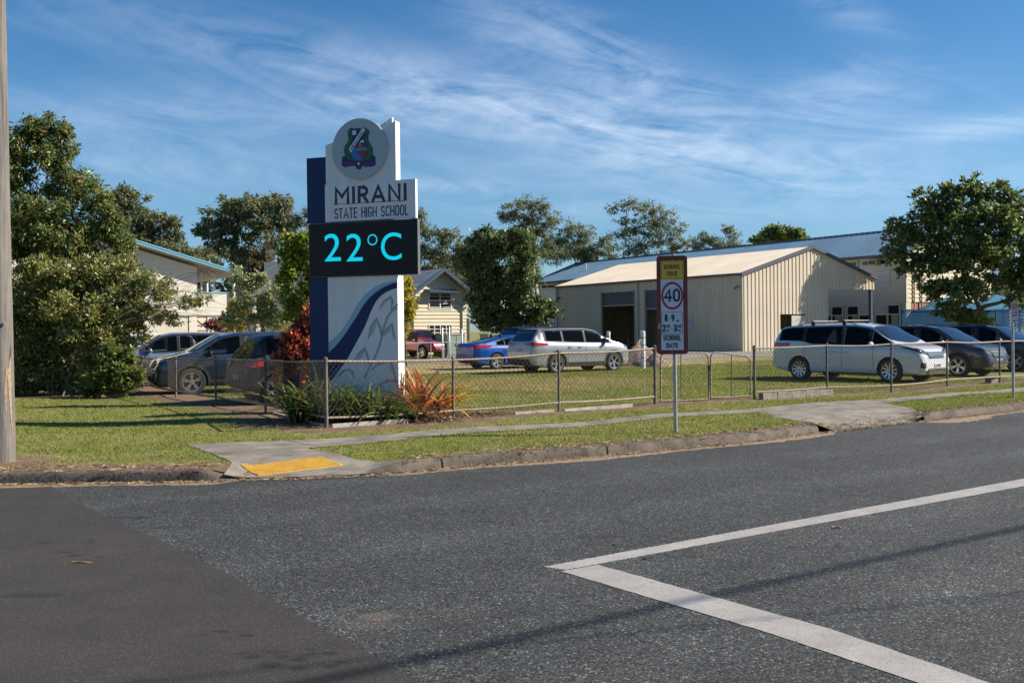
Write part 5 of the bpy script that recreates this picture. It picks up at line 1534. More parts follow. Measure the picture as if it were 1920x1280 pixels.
tag(m.build("gate_latch", mat("latch dark", (.06, .05, .045), .6)), "dark drop bolt latch where the two gate leaves meet", "latch")
# ================================================================ buildings
CREAM = mat("cream sheet cladding", (.57, .48, .37), .55, var=.05, vscale=.7, streak=.14)
CREAMR = mat("cream roof sheet", (.54, .47, .36), .5, var=.08, vscale=.5, stripes=("X", 0.001, (.5, .45, .35), .99))
BOARD = mat("cream weatherboard", (.57, .50, .36), .6, var=.06, vscale=1.2)
BLUEROOF = mat("blue grey roof", (.13, .225, .31), .42, var=.14, vscale=.35, spec=.5)
DTRIM = mat("dark grey trim", (.055, .065, .085), .5)
NTRIM = mat("navy trim", (.035, .055, .11), .5)
GLASS = mat("window glass", (.02, .026, .03), .08, spec=.6)
WFR = mat("white window frame", (.62, .62, .60), .5)
BRICK = mat("brick", (.36, .14, .09), .9, var=.2, vscale=5)
BACK = mat("concrete floor", (.22, .20, .18), .9, var=.1)
ROLLER = mat("roller door slate blue", (.060, .075, .105), .5, stripes=("Z", 4.4, (.035, .045, .065), .5))
RZ = R(34)
class Frame:
    """building-local frame: x along the road, y along the side street"""
    def __init__(s, O, rz=RZ):
        s.O = Vector(O); s.rz = rz
        s.ax = Vector((math.cos(rz), math.sin(rz), 0)); s.ay = Vector((-s.ax.y, s.ax.x, 0))
    def fy(s, px, py, y=0.0):      # on plane local y
        r = ray(px, py); p0 = s.O + s.ay * y
        t = (p0 - Vector((0, 0, CZ))).dot(s.ay) / r.dot(s.ay); q = Vector((0, 0, CZ)) + r * t - s.O
        return q.dot(s.ax), q.z
    def fx(s, px, py, x=0.0):      # on plane local x -> (y, z)
        r = ray(px, py); p0 = s.O + s.ax * x
        t = (p0 - Vector((0, 0, CZ))).dot(s.ax) / r.dot(s.ax); q = Vector((0, 0, CZ)) + r * t - s.O
        return q.dot(s.ay), q.z

def ribs(mb, axis, a0, a1, fixed, z0f, z1f, out, pitch=.34, dep=.035):
    """trapezoid ribbed sheet along 'x' or 'y'; z0f/z1f functions of the running coordinate"""
    rows = []
    n = max(1, int(round((a1 - a0) / pitch))); p = (a1 - a0) / n
    for k in range(n):
        for f, o in ((0, 0), (.30, 0), (.38, dep), (.62, dep), (.70, 0)):
            s_ = a0 + (k + f) * p
            if axis == "x": rows.append([(s_, fixed + out * o, z0f(s_)), (s_, fixed + out * o, z1f(s_))])
            else: rows.append([(fixed + out * o, s_, z0f(s_)), (fixed + out * o, s_, z1f(s_))])
    s_ = a1
    rows.append([(s_, fixed, z0f(s_)), (s_, fixed, z1f(s_))] if axis == "x" else [(fixed, s_, z0f(s_)), (fixed, s_, z1f(s_))])
    mb.grid(rows)
def boards(mb, axis, a0, a1, fixed, z0, z1, out, pitch=.17, dep=.022, clip=None):
    z = z0
    while z < z1 - 1e-4:
        zt = min(z + pitch, z1)
        l0, r0, l1, r1 = a0, a1, a0, a1
        if clip:
            l0, r0 = clip(z); l1, r1 = clip(zt)
            l0, r0 = max(a0, l0), min(a1, r0); l1, r1 = max(a0, l1), min(a1, r1)
            if l0 >= r0: break
        def P(s_, o, zz): return (s_, fixed + out * o, zz) if axis == "x" else (fixed + out * o, s_, zz)
        mb.add([P(l0, 0, z), P(r0, 0, z), P(r0, dep, z), P(l0, dep, z), P(r1, .002, zt), P(l1, .002, zt)], [(0, 1, 2, 3), (3, 2, 4, 5)])
        z = zt
def window(parent, axis, a0, a1, fixed, z0, z1, out, nx=2, nz=2, fr=.06, name="window"):
    m = MB(); q = MB()
    def bx(s0, s1, o0, o1, zz0, zz1, mm):
        lo, hi = sorted((fixed + out * o0, fixed + out * o1))
        if axis == "x": mm.box(s0, s1, lo, hi, zz0, zz1)
        else: mm.box(lo, hi, s0, s1, zz0, zz1)
    bx(a0, a1, .03, .075, z0, z0 + fr, m); bx(a0, a1, .03, .075, z1 - fr, z1, m)
    bx(a0, a0 + fr, .03, .075, z0 + fr, z1 - fr, m); bx(a1 - fr, a1, .03, .075, z0 + fr, z1 - fr, m)
    for k in range(1, nx):
        c_ = a0 + (a1 - a0) * k / nx; bx(c_ - fr * .5, c_ + fr * .5, .03, .07, z0 + fr, z1 - fr, m)
    for k in range(1, nz):
        c_ = z0 + (z1 - z0) * k / nz; bx(a0 + fr, a1 - fr, .03, .066, c_ - fr * .35, c_ + fr * .35, m)
    w_ = m.build(name, WFR, parent)
    bx(a0 + .01, a1 - .01, .024, .045, z0 + .01, z1 - .01, q); q.build("pane", GLASS, w_)
    return w_

# ---------------------------------------------------------------- shed
co = D(1393, 660, 58); co.z = .36
SF = Frame(co)
xw = SF.fy(1639, 521)[0]; he = SF.fx(1393, 513)[1]; apx, apz = SF.fy(1520, 464)
apx = xw / 2; Ls = SF.fx(1043, 538)[0]
slope = (apz - he) / apx
shed = thing("shed", "large cream ribbed metal shed with two open roller doors", "shed", co, RZ)
zroof = lambda x: he + (apz - he) * (1 - abs(x - apx) / apx) - .02
xo = SF.fy(1553, 600)[0]; zo = SF.fy(1553, 541)[1]
d0, d1 = SF.fy(1463, 600)[0], SF.fy(1511, 600)[0]; dz_ = SF.fy(1485, 589)[1]
m = MB()
ribs(m, "x", 0, d0, 0, lambda s: 0, zroof, -1)
ribs(m, "x", d0, d1, 0, lambda s: dz_, zroof, -1)
ribs(m, "x", d1, xo, 0, lambda s: 0, zroof, -1)
ribs(m, "x", xo, xw, 0, lambda s: zo, zroof, -1)
m.build("gable_wall", CREAM, shed)
m = MB()
o1 = sorted((SF.fx(1129, 600)[0], SF.fx(1190, 600)[0])); o2 = sorted((SF.fx(1211, 600)[0], SF.fx(1274, 600)[0])); ozt = SF.fx(1160, 547.5)[1]
ys = [(0, o2[0], 0), (o2[0], o2[1], ozt), (o2[1], o1[0], 0), (o1[0], o1[1], ozt), (o1[1], Ls, 0)]
for a_, b_, zz in ys:
    ribs(m, "y", a_, b_, 0, lambda s, zz=zz: zz, lambda s: he, -1)
m.build("side_wall", CREAM, shed)
m = MB(); ribs(m, "y", 0, Ls, xo, lambda s: 0, lambda s: zroof(xo), -1); ribs(m, "x", 0, .3, Ls, lambda s: 0, zroof, 1); ribs(m, "x", .3, 3.0, Ls, lambda s: 4.2, zroof, 1); ribs(m, "x", 3.0, xw, Ls, lambda s: 0, zroof, 1)  # unseen opening in the rear wall, added to let light into the shed
m.build("inner_wall", CREAM, shed)
MB().box(.02, xw, .02, Ls - .02, -.2, .03).build("floor_slab", BACK, shed)
m = MB()
for a_, b_ in ((0, 1), (1, 0)):
    xs_ = [-.18, apx] if a_ == 0 else [apx, xw + .18]
    rows = []
    n = int(Ls / .25)
    for k in range(n + 1):
        for f, h in ((0, 0), (.72, 0), (.80, .028), (.92, .028)):
            if k == n and f > 0: break
            y = -.12 + (Ls + .24) * (k + f) / n
            rows.append([(x, y, he + .05 + slope * (apx - abs(x - apx)) + h) for x in xs_])
    m.grid(rows)
m.build("roof", CREAMR, shed)
m = MB()
m.box(-.24, -.06, -.14, Ls + .12, he - .08, he + .05)
m.build("gutter", DTRIM, shed)
m = MB()
for xa, xb in ((-.2, apx), (xw + .2, apx)):
    za, zb = he + slope * (apx - abs(xa - apx)), apz + .02
    m.add([(xa, -.16, za - .08), (xb, -.16, zb - .08), (xb, -.16, zb + .1), (xa, -.16, za + .1), (xa, -.02, za - .08), (xb, -.02, zb - .08), (xb, -.02, zb + .1), (xa, -.02, za + .1)],
          [(0, 1, 2, 3), (4, 7, 6, 5), (3, 2, 6, 7), (0, 4, 5, 1)])
m.build("barge_capping", DTRIM, shed)
for (a_, b_), pz in ((o1, SF.fx(1160, 572)[1]), (o2, SF.fx(1225, 578)[1])):
    o = MB().box(.05, .12, a_ + .02, b_ - .02, pz, ozt + .05).build("roller_door", ROLLER, shed)
    MB().box(.03, .14, a_ + .02, b_ - .02, pz - .05, pz - .001).build("door_bar", mat("door bar", (.5, .48, .44), .5), o)
    MB().box(-.05, .08, a_ - .06, a_, 0, ozt + .06).box(-.05, .08, b_, b_ + .06, 0, ozt + .06).build("door_frame", mat("door frame cream", (.36, .31, .23), .6), shed)
yp = SF.fx(1197.5, 600)[0]
MB().tube([(-.11, yp, 0), (-.11, yp, he - .05)], .06, 8).build("downpipe", mat("downpipe grey", (.42, .44, .46), .5), shed, smooth=True, angle=60)
MB().tube([(-.11, Ls - .15, 0), (-.11, Ls - .15, he - .05)], .06, 8).build("downpipe", mat("downpipe grey", (.42, .44, .46), .5), shed, smooth=True, angle=60)
leaf0 = SF.fy(1483, 600)[0]
o = MB().box(leaf0, d1 - .03, -.06, -.02, .05, dz_ - .08).build("door", mat("door pale", (.42, .41, .37), .6), shed)
MB().box(leaf0 + .08, d1 - .12, -.066, -.0605, 1.0, 1.05).build("cross_rail", WFR, o)
MB().box(d0 + .02, leaf0 - .03, .25, .3, 0, 1.3).build("inner_shelf", mat("grey box", (.3, .3, .29), .7), shed)
xp = SF.fy(1637, 560)[0]
MB().box(xp - .09, xp + .09, .1, .28, 0, he - .1).build("carport_post", NTRIM, shed)
def seccam(t, y0_, z0_, x_=0, along="y"):
    m = MB(); m.box(x_ - .14, x_ - .03, y0_ - .05, y0_ + .05, z0_ - .03, z0_ + .05); m.tube([(x_ - .16, y0_ - .03, z0_ + .02), (x_ - .32, y0_ - .12, z0_ - .06)], .055, 8); m.tube([(x_ - .16, y0_ + .05, z0_ - .03), (x_ - .26, y0_ + .16, z0_ - .12)], .045, 8)
    m.build("security_light", mat("black fitting", (.02, .02, .02), .5), t, smooth=True, angle=50)
a_ = SF.fx(1386, 537); seccam(shed, *a_); a_ = SF.fx(1051, 559); seccam(shed, *a_)
ps = thing("poster", "small white and purple notice fixed to the shed wall right of the speed sign", "sign", co + SF.ax * -.06 + SF.ay * SF.fx(1294, 603)[0] + Vector((0, 0, SF.fx(1294, 603)[1])), R(34 - 90))
e0 = SF.fx(1289, 603)[0] - SF.fx(1298.5, 603)[0]; e1 = SF.fx(1294, 592)[1] - SF.fx(1294, 613)[1]
b_ = MB().box(-e0 / 2, e0 / 2, -.012, .0, -e1 / 2, e1 / 2).build("board", mat("poster white", (.50, .50, .58), .6), ps)
PU = mat("poster purple", (.10, .05, .16), .6); PB = mat("poster blue", (.09, .12, .30), .6)
for k, (s_, z_, h_, mm) in enumerate([("NOTICE", .36, .10, PU), ("DO NOT", .14, .07, PB), ("ENTER", .03, .07, PB), ("SAFETY", -.12, .10, PU), ("AREA", -.30, .07, PB)]):
    text_on("lettering", s_, -e0 * .4, e0 * .4, (z_ - h_ / 2) * e1, (z_ + h_ / 2) * e1, -.014, mm, b_, bold=.03, th=.001)
# tap trolley in the doorway
g = co + SF.ax * .9 + SF.ay * (o1[0] + .9)
tr = thing("trolley", "dark workshop trolley standing inside the left roller door", "trolley", (g.x, g.y, .40), RZ)
MB().box(-.35, .35, -.5, .5, .45, .5).box(-.35, .35, -.5, .5, .12, .16).build("shelf", mat("black fitting", (.02, .02, .02), .5), tr)
m = MB()
for a_ in (-.33, .33):
    for b_ in (-.48, .48): m.tube([(a_, b_, .05), (a_, b_, .75)], .018, 6)
m.tube([(-.33, .48, .75), (.33, .48, .75)], .018, 6); m.build("frame", GALV, tr)
m = MB()
for a_ in (-.33, .33):
    for b_ in (-.48, .48): m.tube([(a_ - .02, b_, .05), (a_ + .02, b_, .05)], .05, 10)
m.build("castors", mat("rubber", (.018, .018, .018), .8), tr)

# ---------------------------------------------------------------- long two storey block
co2 = D(1699, 640, 68); co2.z = .42
BF = Frame(co2)
EX = -.9
ez = BF.fx(1662, 476.5, EX)[1]; yl = BF.fx(992, 531, EX)[0]; rz_ = BF.fx(1640, 436, 5.2)[1]; RXr = 5.2
blk = thing("school_block", "long two storey school building with a blue grey roof behind the shed", "building", co2, RZ)
WID = 10.4
m = MB()
for xs_ in ([EX, RXr], [RXr, WID + .9]):
    rows = []
    n = int((yl + 1.2) / .5)
    for k in range(n + 1):
        for f, h in ((0, 0), (.8, 0), (.86, .03), (.94, .03)):
            if k == n and f > 0: break
            y = -.6 + (yl + .6) * (k + f) / n
            rows.append([(x, y, ez + (rz_ - ez) * (1 - abs(x - RXr) / (RXr - EX)) + h) for x in xs_])
    m.grid(rows)
m.build("roof", BLUEROOF, blk)
MB().box(EX - .12, EX + .02, -.62, yl, ez - .16, ez - .01).box(RXr - .12, RXr + .12, -.6, yl, rz_ + .02, rz_ + .08).build("gutter", DTRIM, blk)
MB().box(EX, -.04, -.58, yl - .02, ez - .14, ez - .10).build("soffit", mat("soffit", (.30, .28, .24), .8), blk)
zf = BF.fx(1650, 569)[1]       # bottom of the upper cladding
zu0, zu1 = BF.fx(1620, 500)[1], ez - .22
m = MB(); boards(m, "y", 0, yl - .5, 0, zf, zu0, -1, .34, .02); boards(m, "y", 0, yl - .5, 0, zu1, ez - .12, -1, .34, .02)
boards(m, "y", 0, yl - .5, .06, zu0, zu1, -1, .6, .02)
m.build("upper_wall", mat("upper wall cream", (.66, .60, .48), .65), blk)  # one even cream, base colour raised because this side gets no sun
m = MB(); m.box(.02, .3, 0, yl - .5, -.2, zf - .002); m.build("lower_wall", mat("lower wall cream", (.62, .54, .40), .7), blk)
# upper windows, lower windows
y = .9
yr_w = [y_ for y_ in np.arange(1.2, yl - 3, 2.6)]
for k, y in enumerate(yr_w):
    if 12 < y < yl - 16: continue
    window(blk, "y", y, y + 2.3, 0, zu0, zu1, -1, 2, 1, .10)
    if k % 3 == 0: MB().box(-.02, -.005, y + .1, y + 2.2, zu0 - 1.5, zu0 - .08).build("white_panel", WFR, blk)
zl1 = BF.fx(1600, 571.5)[1]; zl0 = BF.fx(1600, 606)[1] - .9
for k, y in enumerate(np.arange(.35, yl - 3, 2.35)):
    if 12 < y < yl - 16: continue
    w_ = window(blk, "y", y, y + 2.1, -.01, zl0, zl1, -1, 2, 3, .13)
    zz = (zl1 - zl0) / 3; c0 = y + (.1 if k % 2 else 1.1)
    MB().box(-.075, -.062, c0 + .05, c0 + .9, zl1 - zz + .04, zl1 - .13).build("infill_panel", mat("infill panel", (.55, .56, .57), .6), w_)
    MB().box(-.0665, -.060, y + (1.2 if k % 2 else .2), y + (1.6 if k % 2 else .75), zl1 - zz * 2 + .05, zl1 - zz - .06).build("curtain", mat("curtain", (.40, .36, .28), .9), w_)
m = MB()
for k in range(4): m.box(-.14, -.03, 2.6 + 2.35 * k - .17, 2.6 + 2.35 * k - .02, -.1, zf)
m.build("pilasters", BOARD, blk)
# window unit air conditioner, roller blind board
a_ = BF.fx(1632, 498, -.3); b_ = BF.fx(1647, 486, -.3)
ac = MB().box(-.55, .0, min(a_[0], b_[0]), max(a_[0], b_[0]), a_[1], b_[1]).build("air_conditioner", mat("ac case", (.50, .46, .36), .5), blk)
MB().box(-.562, -.551, min(a_[0], b_[0]) + .06, max(a_[0], b_[0]) - .06, a_[1] + .06, b_[1] - .06).build("grille", mat("ac grille", (.10, .10, .09), .7), ac)
a_ = BF.fx(1642, 535); b_ = BF.fx(1669, 501)
MB().box(-.06, -.021, b_[0], a_[0], a_[1], b_[1]).build("shutter_board", WFR, blk)
m = MB()
for t in range(3): m.box(-.085, -.061, b_[0] + .1, a_[0] - .1, a_[1] + .15 + .42 * t, a_[1] + .2 + .42 * t)
m.build("shutter_rails", mat("shutter rail", (.42, .42, .42), .5), blk)
# lit end wall with boards over brick
m = MB(); ebz = BF.fy(1710, 566)[1]
boards(m, "x", .0, WID, 0, ebz, rz_ - .2, -1, .30, .035, clip=lambda z: (0, WID) if z < ez - .1 else (RXr - (rz_ - z) / (rz_ - ez) * (RXr - EX), RXr + (rz_ - z) / (rz_ - ez) * (RXr - EX)))
m.build("end_wall", BOARD, blk)
MB().box(.6, WID, .03, .25, -.2, ebz - .003).build("brick_base", BRICK, blk)
MB().box(0, .58, -.02, .3, -.2, ebz - .003).box(-.03, .1, -.06, .0, ebz, ez - .15).build("corner_trim", mat("trim cream", (.58, .53, .40), .6), blk)
m = MB()
for px in (1712, 1726): x_ = BF.fy(px, 540)[0]; m.tube([(x_, -.09, -.1), (x_, -.09, ez - .3)], .05, 8)
m.build("downpipe", mat("pipe cream", (.42, .38, .28), .6), blk, smooth=True)
m = MB()
for px, py in ((1205, 500), (1212, 478)): pass
a_ = BF.fx(1099, 507, 2.0); MB().tube([(2, a_[0], a_[1] - .4), (2, a_[0], a_[1] + .7)], .05, 8).build("roof_vent", WFR, blk)

# ---------------------------------------------------------------- far right roofed block, canopies, slatted fence
c3 = D(1893, 640, 88); c3.z = .42
fb = thing("school_block", "blue roofed building glimpsed behind the big tree at the right edge", "building", c3, RZ)
MB().box(0, 22, 0, 8, -.2, 4.9).build("wall", BOARD, fb)
m = MB(); m.prism([(-.8, 5.0), (22.8, 5.0), (22.8, 5.2), (-.8, 5.2)], -.9, -.75)
m.grid([[(-.8, -.8, 5.05), (-.8, 4, 7.3), (-.8, 8.8, 5.05)], [(22.8, -.8, 5.05), (22.8, 4, 7.3), (22.8, 8.8, 5.05)]]); m.add([(-.5, 0, 4.9), (-.5, 8, 4.9), (-.5, 4, 7.1)], [(0, 1, 2)])
m.build("roof", BLUEROOF, fb)
for k in range(6): window(fb, "x", 1 + 3.4 * k, 3.2 + 3.4 * k, 0, 1.2, 2.9, -1, 2, 2)
BLUEC = mat("blue canopy cloth", (.03, .16, .30), .8, trans=.35, var=.05); BLUEC2 = mat("pale blue canopy cloth", (.035, .20, .34), .8, trans=.3)
def canopy(p, w_, d_, zlo, zhi, mt, label):
    t = thing("shade_canopy", label, "canopy", p, R(10), "blue shade canopies behind the slatted fence")
    m = MB(); n = 8
    rows = []
    for k in range(n + 1):
        f = k / n
        rows.append([(-w_ / 2 + (w_ / 2) * f * .96, -d_ / 2 + d_ / 2 * f * .96, zlo + (zhi - zlo) * f ** 1.25), (w_ / 2 - w_ / 2 * f * .96, -d_ / 2 + d_ / 2 * f * .96, zlo + (zhi - zlo) * f ** 1.25),
                     (w_ / 2 - w_ / 2 * f * .96, d_ / 2 - d_ / 2 * f * .96, zlo + (zhi - zlo) * f ** 1.25), (-w_ / 2 + w_ / 2 * f * .96, d_ / 2 - d_ / 2 * f * .96, zlo + (zhi - zlo) * f ** 1.25)])
    m.grid(rows, closed=True); m.build("cloth", mt, t)
    m = MB()
    for a_ in (-1, 1):
        for b_ in (-1, 1): m.tube([(a_ * w_ * .49, b_ * d_ * .49, -.1), (a_ * w_ * .49, b_ * d_ * .49, zlo)], .05, 8)
    m.build("posts", NTRIM, t)
canopy(Vector((D(1775, 620, 69.3).x, 69.3, .42)), 5.6, 3, D(1720, 583, 69).z - .42, D(1775, 558, 69.3).z - .42, BLUEC, "left blue peaked shade canopy rising above the slatted fence")
canopy(Vector((D(1868, 620, 72.5).x, 72.5, .42)), 6, 4, D(1868, 580, 72.5).z - .42, D(1850, 553, 72.5).z - .42, BLUEC2, "right paler blue shade canopy behind the leaning trunk")
f0, f1 = D(1692, 620, 66), D(1975, 620, 71)
f0.z = f1.z = .42
sf = thing("slatted_fence", "tall blue fence of diagonal slats behind the parked cars", "fence", f0, math.atan2(f1.y - f0.y, f1.x - f0.x))
L = (f1 - f0).length; Hf = D(1692, 580, 66).z - .42
BLF = mat("blue fence paint", (.012, .075, .19), .9, var=.1, spec=.2)
m = MB()
s_ = -Hf
while s_ < L:
    a_, b_ = max(0, s_), min(L, s_ + Hf)
    if b_ - a_ > .08:
        za, zb = a_ - s_, b_ - s_
        w_ = .085
        m.add([(a_ - w_, 0, za), (a_ + w_, 0, za), (b_ + w_, 0, zb), (b_ - w_, 0, zb), (a_ - w_, .02, za), (a_ + w_, .02, za), (b_ + w_, .02, zb), (b_ - w_, .02, zb)], [(0, 1, 2, 3), (7, 6, 5, 4), (0, 3, 7, 4), (1, 5, 6, 2)])
    s_ += .235
m.build("slats", BLF, sf)
for k in range(int(L / 1.5) + 1):
    x_ = 1.5 * k if k else .03
    MB().box(x_ - .05, x_ + .05, .025, .1, -.2, Hf + .05).build("post", BLF, sf)
MB().box(0, L, -.04, -.003, Hf - .12, Hf).box(0, L, -.04, -.003, 0.02, .12).build("rail", BLF, sf)

# ---------------------------------------------------------------- small weatherboard house
c4_ = D(776, 652, 73); c4_.z = .15
HF = Frame(c4_)
hw = HF.fy(874, 600)[0]; hax, haz = HF.fy(825, 507); hez = HF.fy(776, 546)[1]
hax = hw / 2
hs = thing("weatherboard_house", "small cream weatherboard building with gable and double window right of the tall sign", "house", c4_, RZ)
m = MB(); boards(m, "x", 0, hw, 0, -.1, haz, -1, .27, .055, clip=lambda z: (0, hw) if z < hez else (hax - (haz - z) / (haz - hez) * hax, hax + (haz - z) / (haz - hez) * hax))
m.build("gable_wall", BOARD, hs)
m = MB(); boards(m, "y", 0, 13, 0, -.1, hez, -1, .19, .03); boards(m, "y", 0, 13, hw, -.1, hez, 1, .19, .03); m.box(0, hw, 12.9, 13, -.1, hez)
m.build("side_wall", BOARD, hs)
ROOFG = mat("old grey roof", (.44, .42, .37), .6, var=.15, vscale=1.5)
sl4 = (haz - hez) / hax
m = MB()
for sg in (-1, 1):
    rows = []
    for k in range(60):
        for f, h in ((0, 0), (.5, .03)):
            y = -.75 + 14.4 * (k + f) / 60
            rows.append([(hax + sg * (hax + .7), y, hez - .7 * sl4 + .1 + h), (hax, y, haz + .1 + h)])
    m.grid(rows)
m.build("roof", ROOFG, hs)
m = MB()
for sg in (-1, 1):
    xa, za, xb, zb = hax + sg * (hax + .72), hez - .72 * sl4, hax, haz
    m.add([(xa, -.8, za - .1), (xb, -.8, zb - .1), (xb, -.8, zb + .16), (xa, -.8, za + .16), (xa, -.74, za - .1), (xb, -.74, zb - .1), (xb, -.74, zb + .16), (xa, -.74, za + .16)], [(0, 1, 2, 3), (4, 7, 6, 5), (3, 2, 6, 7), (0, 4, 5, 1)])
m.build("barge_board", NTRIM, hs)
m = MB()
for sg in (-1, 1): m.box(*sorted((hax + sg * (hax + .7), hax + sg * (hax + .82))), -.7, 13.6, hez - .62, hez - .5)
m.build("gutter", WFR, hs)
a_ = HF.fy(803, 580); b_ = HF.fy(846, 549); window(hs, "x", a_[0], b_[0], 0, a_[1], b_[1], -1, 2, 2, .09)
a2_ = HF.fy(803, 626); b2_ = HF.fy(847, 608); window(hs, "x", a2_[0], b2_[0], 0, a2_[1] - .3, b2_[1], -1, 4, 1, .07)
m = MB(); m.add([(a_[0] - .25, -.03, b_[1] + .28), (b_[0] + .35, -.03, b_[1] + .28), (b_[0] + .35, -.7, b_[1] + .05), (a_[0] - .25, -.7, b_[1] + .05), (b_[0] + .35, -.7, b_[1] + .0), (a_[0] - .25, -.7, b_[1] + .0)], [(0, 1, 2, 3), (3, 2, 4, 5)])
m.build("window_hood", NTRIM, hs)
x_ = HF.fy(866, 600)[0]
MB().tube([(x_, -.1, -.1), (x_, -.1, hez - .9), (x_ - .8, -.1, hez - .75), (x_ - 1.0, -.5, hez - .55)], .055, 8).build("downpipe", mat("pipe cream", (.42, .38, .28), .6), hs, smooth=True, angle=60)
MB().box(hw + .5, hw + .9, 1.0, 5, -.1, 2.6).build("side_screen", mat("dark screen", (.03, .03, .03), .8), hs)

# ---------------------------------------------------------------- cream building at the left with sloping blue edged roof
c5 = D(371, 648, 50); c5.z = .14
LF = Frame(c5)
lb = thing("school_block", "cream two storey school building with a single slope blue edged roof at the left", "building", c5, RZ)
zfl = LF.fy(371, 590)[1]
CRW = mat("pale cream render", (.66, .60, .51), .75, var=.05, vscale=1.0)
vx = LF.fy(437, 560)[0]
OV = -.55
rA = LF.fy(262, 455, OV); rB = LF.fy(451, 513, OV)
rs = (rB[1] - rA[1]) / (rB[0] - rA[0])
rz2 = lambda x: rB[1] + rs * (x - rB[0])
xl = -17
m = MB(); m.add([(xl, 0, zfl), (0, 0, zfl), (0, 0, rz2(0) - .28), (xl, 0, rz2(xl) - .28)], [(0, 1, 2, 3)]); m.box(xl, -.01, .02, .2, zfl, 3.2)
m.add([(xl, 0, zfl), (xl, 9, zfl), (xl, 9, rz2(xl) - .28), (xl, 0, rz2(xl) - .28)], [(0, 1, 2, 3)])
m.add([(0, 0, zfl), (0, 9, zfl), (0, 9, rz2(0) - .28), (0, 0, rz2(0) - .28)], [(0, 1, 2, 3)])
m.build("upper_wall", CRW, lb)
m = MB(); m.box(xl, -.46, .03, 8.6, -.2, zfl - .06); m.box(-.45, vx + 3, 6.0, 6.2, -.2, zfl - .06); m.build("lower_wall", mat("block wall", (.60, .55, .46), .85, var=.06, vscale=3), lb)
m = MB(); m.box(xl, vx, -.03, 9, zfl - .055, zfl - .002); m.build("floor_slab", mat("slab edge", (.38, .35, .30), .8), lb)
MB().box(-.42, -.02, .0, .35, -.2, zfl - .06).build("corner_pier", CRW, lb)
# verandah panel, rail, posts
zr_ = LF.fy(404, 548)[1]
m = MB(); m.box(.005, vx - .1, .0, .08, zfl, zr_ - .05); m.box(vx - .18, vx - .1, .09, 9, zfl, zr_ - .05); m.build("verandah_panel", CRW, lb)
LB = mat("pale blue trim", (.16, .38, .50), .5)
m = MB(); m.box(-.2, vx - .08, -.03, .11, zr_ - .045, zr_ + .02); m.box(vx - .2, vx - .08, .12, 9, zr_ - .045, zr_ + .02); m.build("hand_rail", LB, lb)
m = MB()
for y_ in (0.04, 4.5, 8.9):
    m.tube([(vx, y_ - .15, -.1), (vx, y_ - .15, rz2(vx) - .3)], .075, 10)
m.build("verandah_posts", mat("white post", (.60, .60, .58), .5), lb, smooth=True, angle=60)
m = MB()
for px in (378, 402): x_ = LF.fy(px, 530)[0]; m.box(x_ - .03, x_ + .03, .02, .06, zr_, rz2(x_) - .45)
m.build("balcony_bars", mat("white post", (.60, .60, .58), .5), lb)
# roof: sheet, fascia, pale soffit
x0_, x1_ = xl - 1, rB[0]
m = MB(); m.add([(x0_, OV, rz2(x0_)), (x1_, OV, rz2(x1_)), (x1_, 10, rz2(x1_)), (x0_, 10, rz2(x0_))], [(0, 1, 2, 3)]); m.build("roof", BLUEROOF, lb)
m = MB(); q = MB()
def slab(mm, y0_, y1_, lo, hi):
    mm.add([(x0_, y0_, rz2(x0_) + lo), (x1_, y0_, rz2(x1_) + lo), (x1_, y0_, rz2(x1_) + hi), (x0_, y0_, rz2(x0_) + hi), (x0_, y1_, rz2(x0_) + lo), (x1_, y1_, rz2(x1_) + lo), (x1_, y1_, rz2(x1_) + hi), (x0_, y1_, rz2(x0_) + hi)],
           [(0, 1, 2, 3), (7, 6, 5, 4), (3, 2, 6, 7), (0, 4, 5, 1), (1, 5, 6, 2)])
slab(m, OV - .05, OV - .005, -.10, -.03); slab(m, OV - .05, OV - .005, .02, .09); m.build("fascia", LB, lb)
slab(q, OV - .04, OV - .004, -.028, .018); q.build("fascia_gap", mat("fascia dark blue", (.03, .10, .17), .5), lb)
m = MB(); m.add([(x0_, OV, rz2(x0_) - .11), (x1_, OV, rz2(x1_) - .11), (x1_, 9.9, rz2(x1_) - .11), (x0_, 9.9, rz2(x0_) - .11)], [(0, 1, 2, 3)]); m.build("soffit", mat("soffit cream", (.50, .45, .40), .8), lb)
# stair under the verandah
m = MB()
sx0 = LF.fy(372, 600, 2)[0]; sx1 = LF.fy(402, 620, 2)[0]
for k in range(9):
    x_ = .15 + .27 * k; z_ = zfl - .25 - .26 * k
    m.box(x_, x_ + .32, 1.6, 2.8, z_ - .05, z_)
m.tube([(.1, 1.55, zfl + .0), (2.7, 1.55, .5)], .035, 6)
m.build("stair_flight", mat("stair grey", (.35, .33, .30), .7), lb)
# ---------------------------------------------------------------- raised stair with white balustrade behind the garden
s0 = D(442, 566, 58); s1 = D(520, 523, 58)
st = thing("entry_stair", "white railed stair and small porch roof behind the garden shrubs", "stair", Vector((s0.x, s0.y, .15)))
dx = s1.x - s0.x
m = MB()
za, zb = s0.z - .15, s1.z - .15
m.add([(0, 0, za - .25), (dx, 0, zb - .25), (dx, 0, zb), (0, 0, za), (0, .1, za - .25), (dx, .1, zb - .25), (dx, .1, zb), (0, .1, za)], [(0, 1, 2, 3), (7, 6, 5, 4), (3, 2, 6, 7), (0, 4, 5, 1)])
m.build("stringer", WFR, st)
m = MB()
for k in range(18):
    x_ = dx * (k + .5) / 18; z_ = za + (zb - za) * (k + .5) / 18; m.box(x_ - .015, x_ + .015, .03, .06, z_, z_ + .85)
m.tube([(0, .045, za + .87), (dx, .045, zb + .87)], .035, 6)
for k in range(8): x_ = dx + .05 + .17 * k; m.box(x_ - .015, x_ + .015, .03, .06, zb, zb + .85)
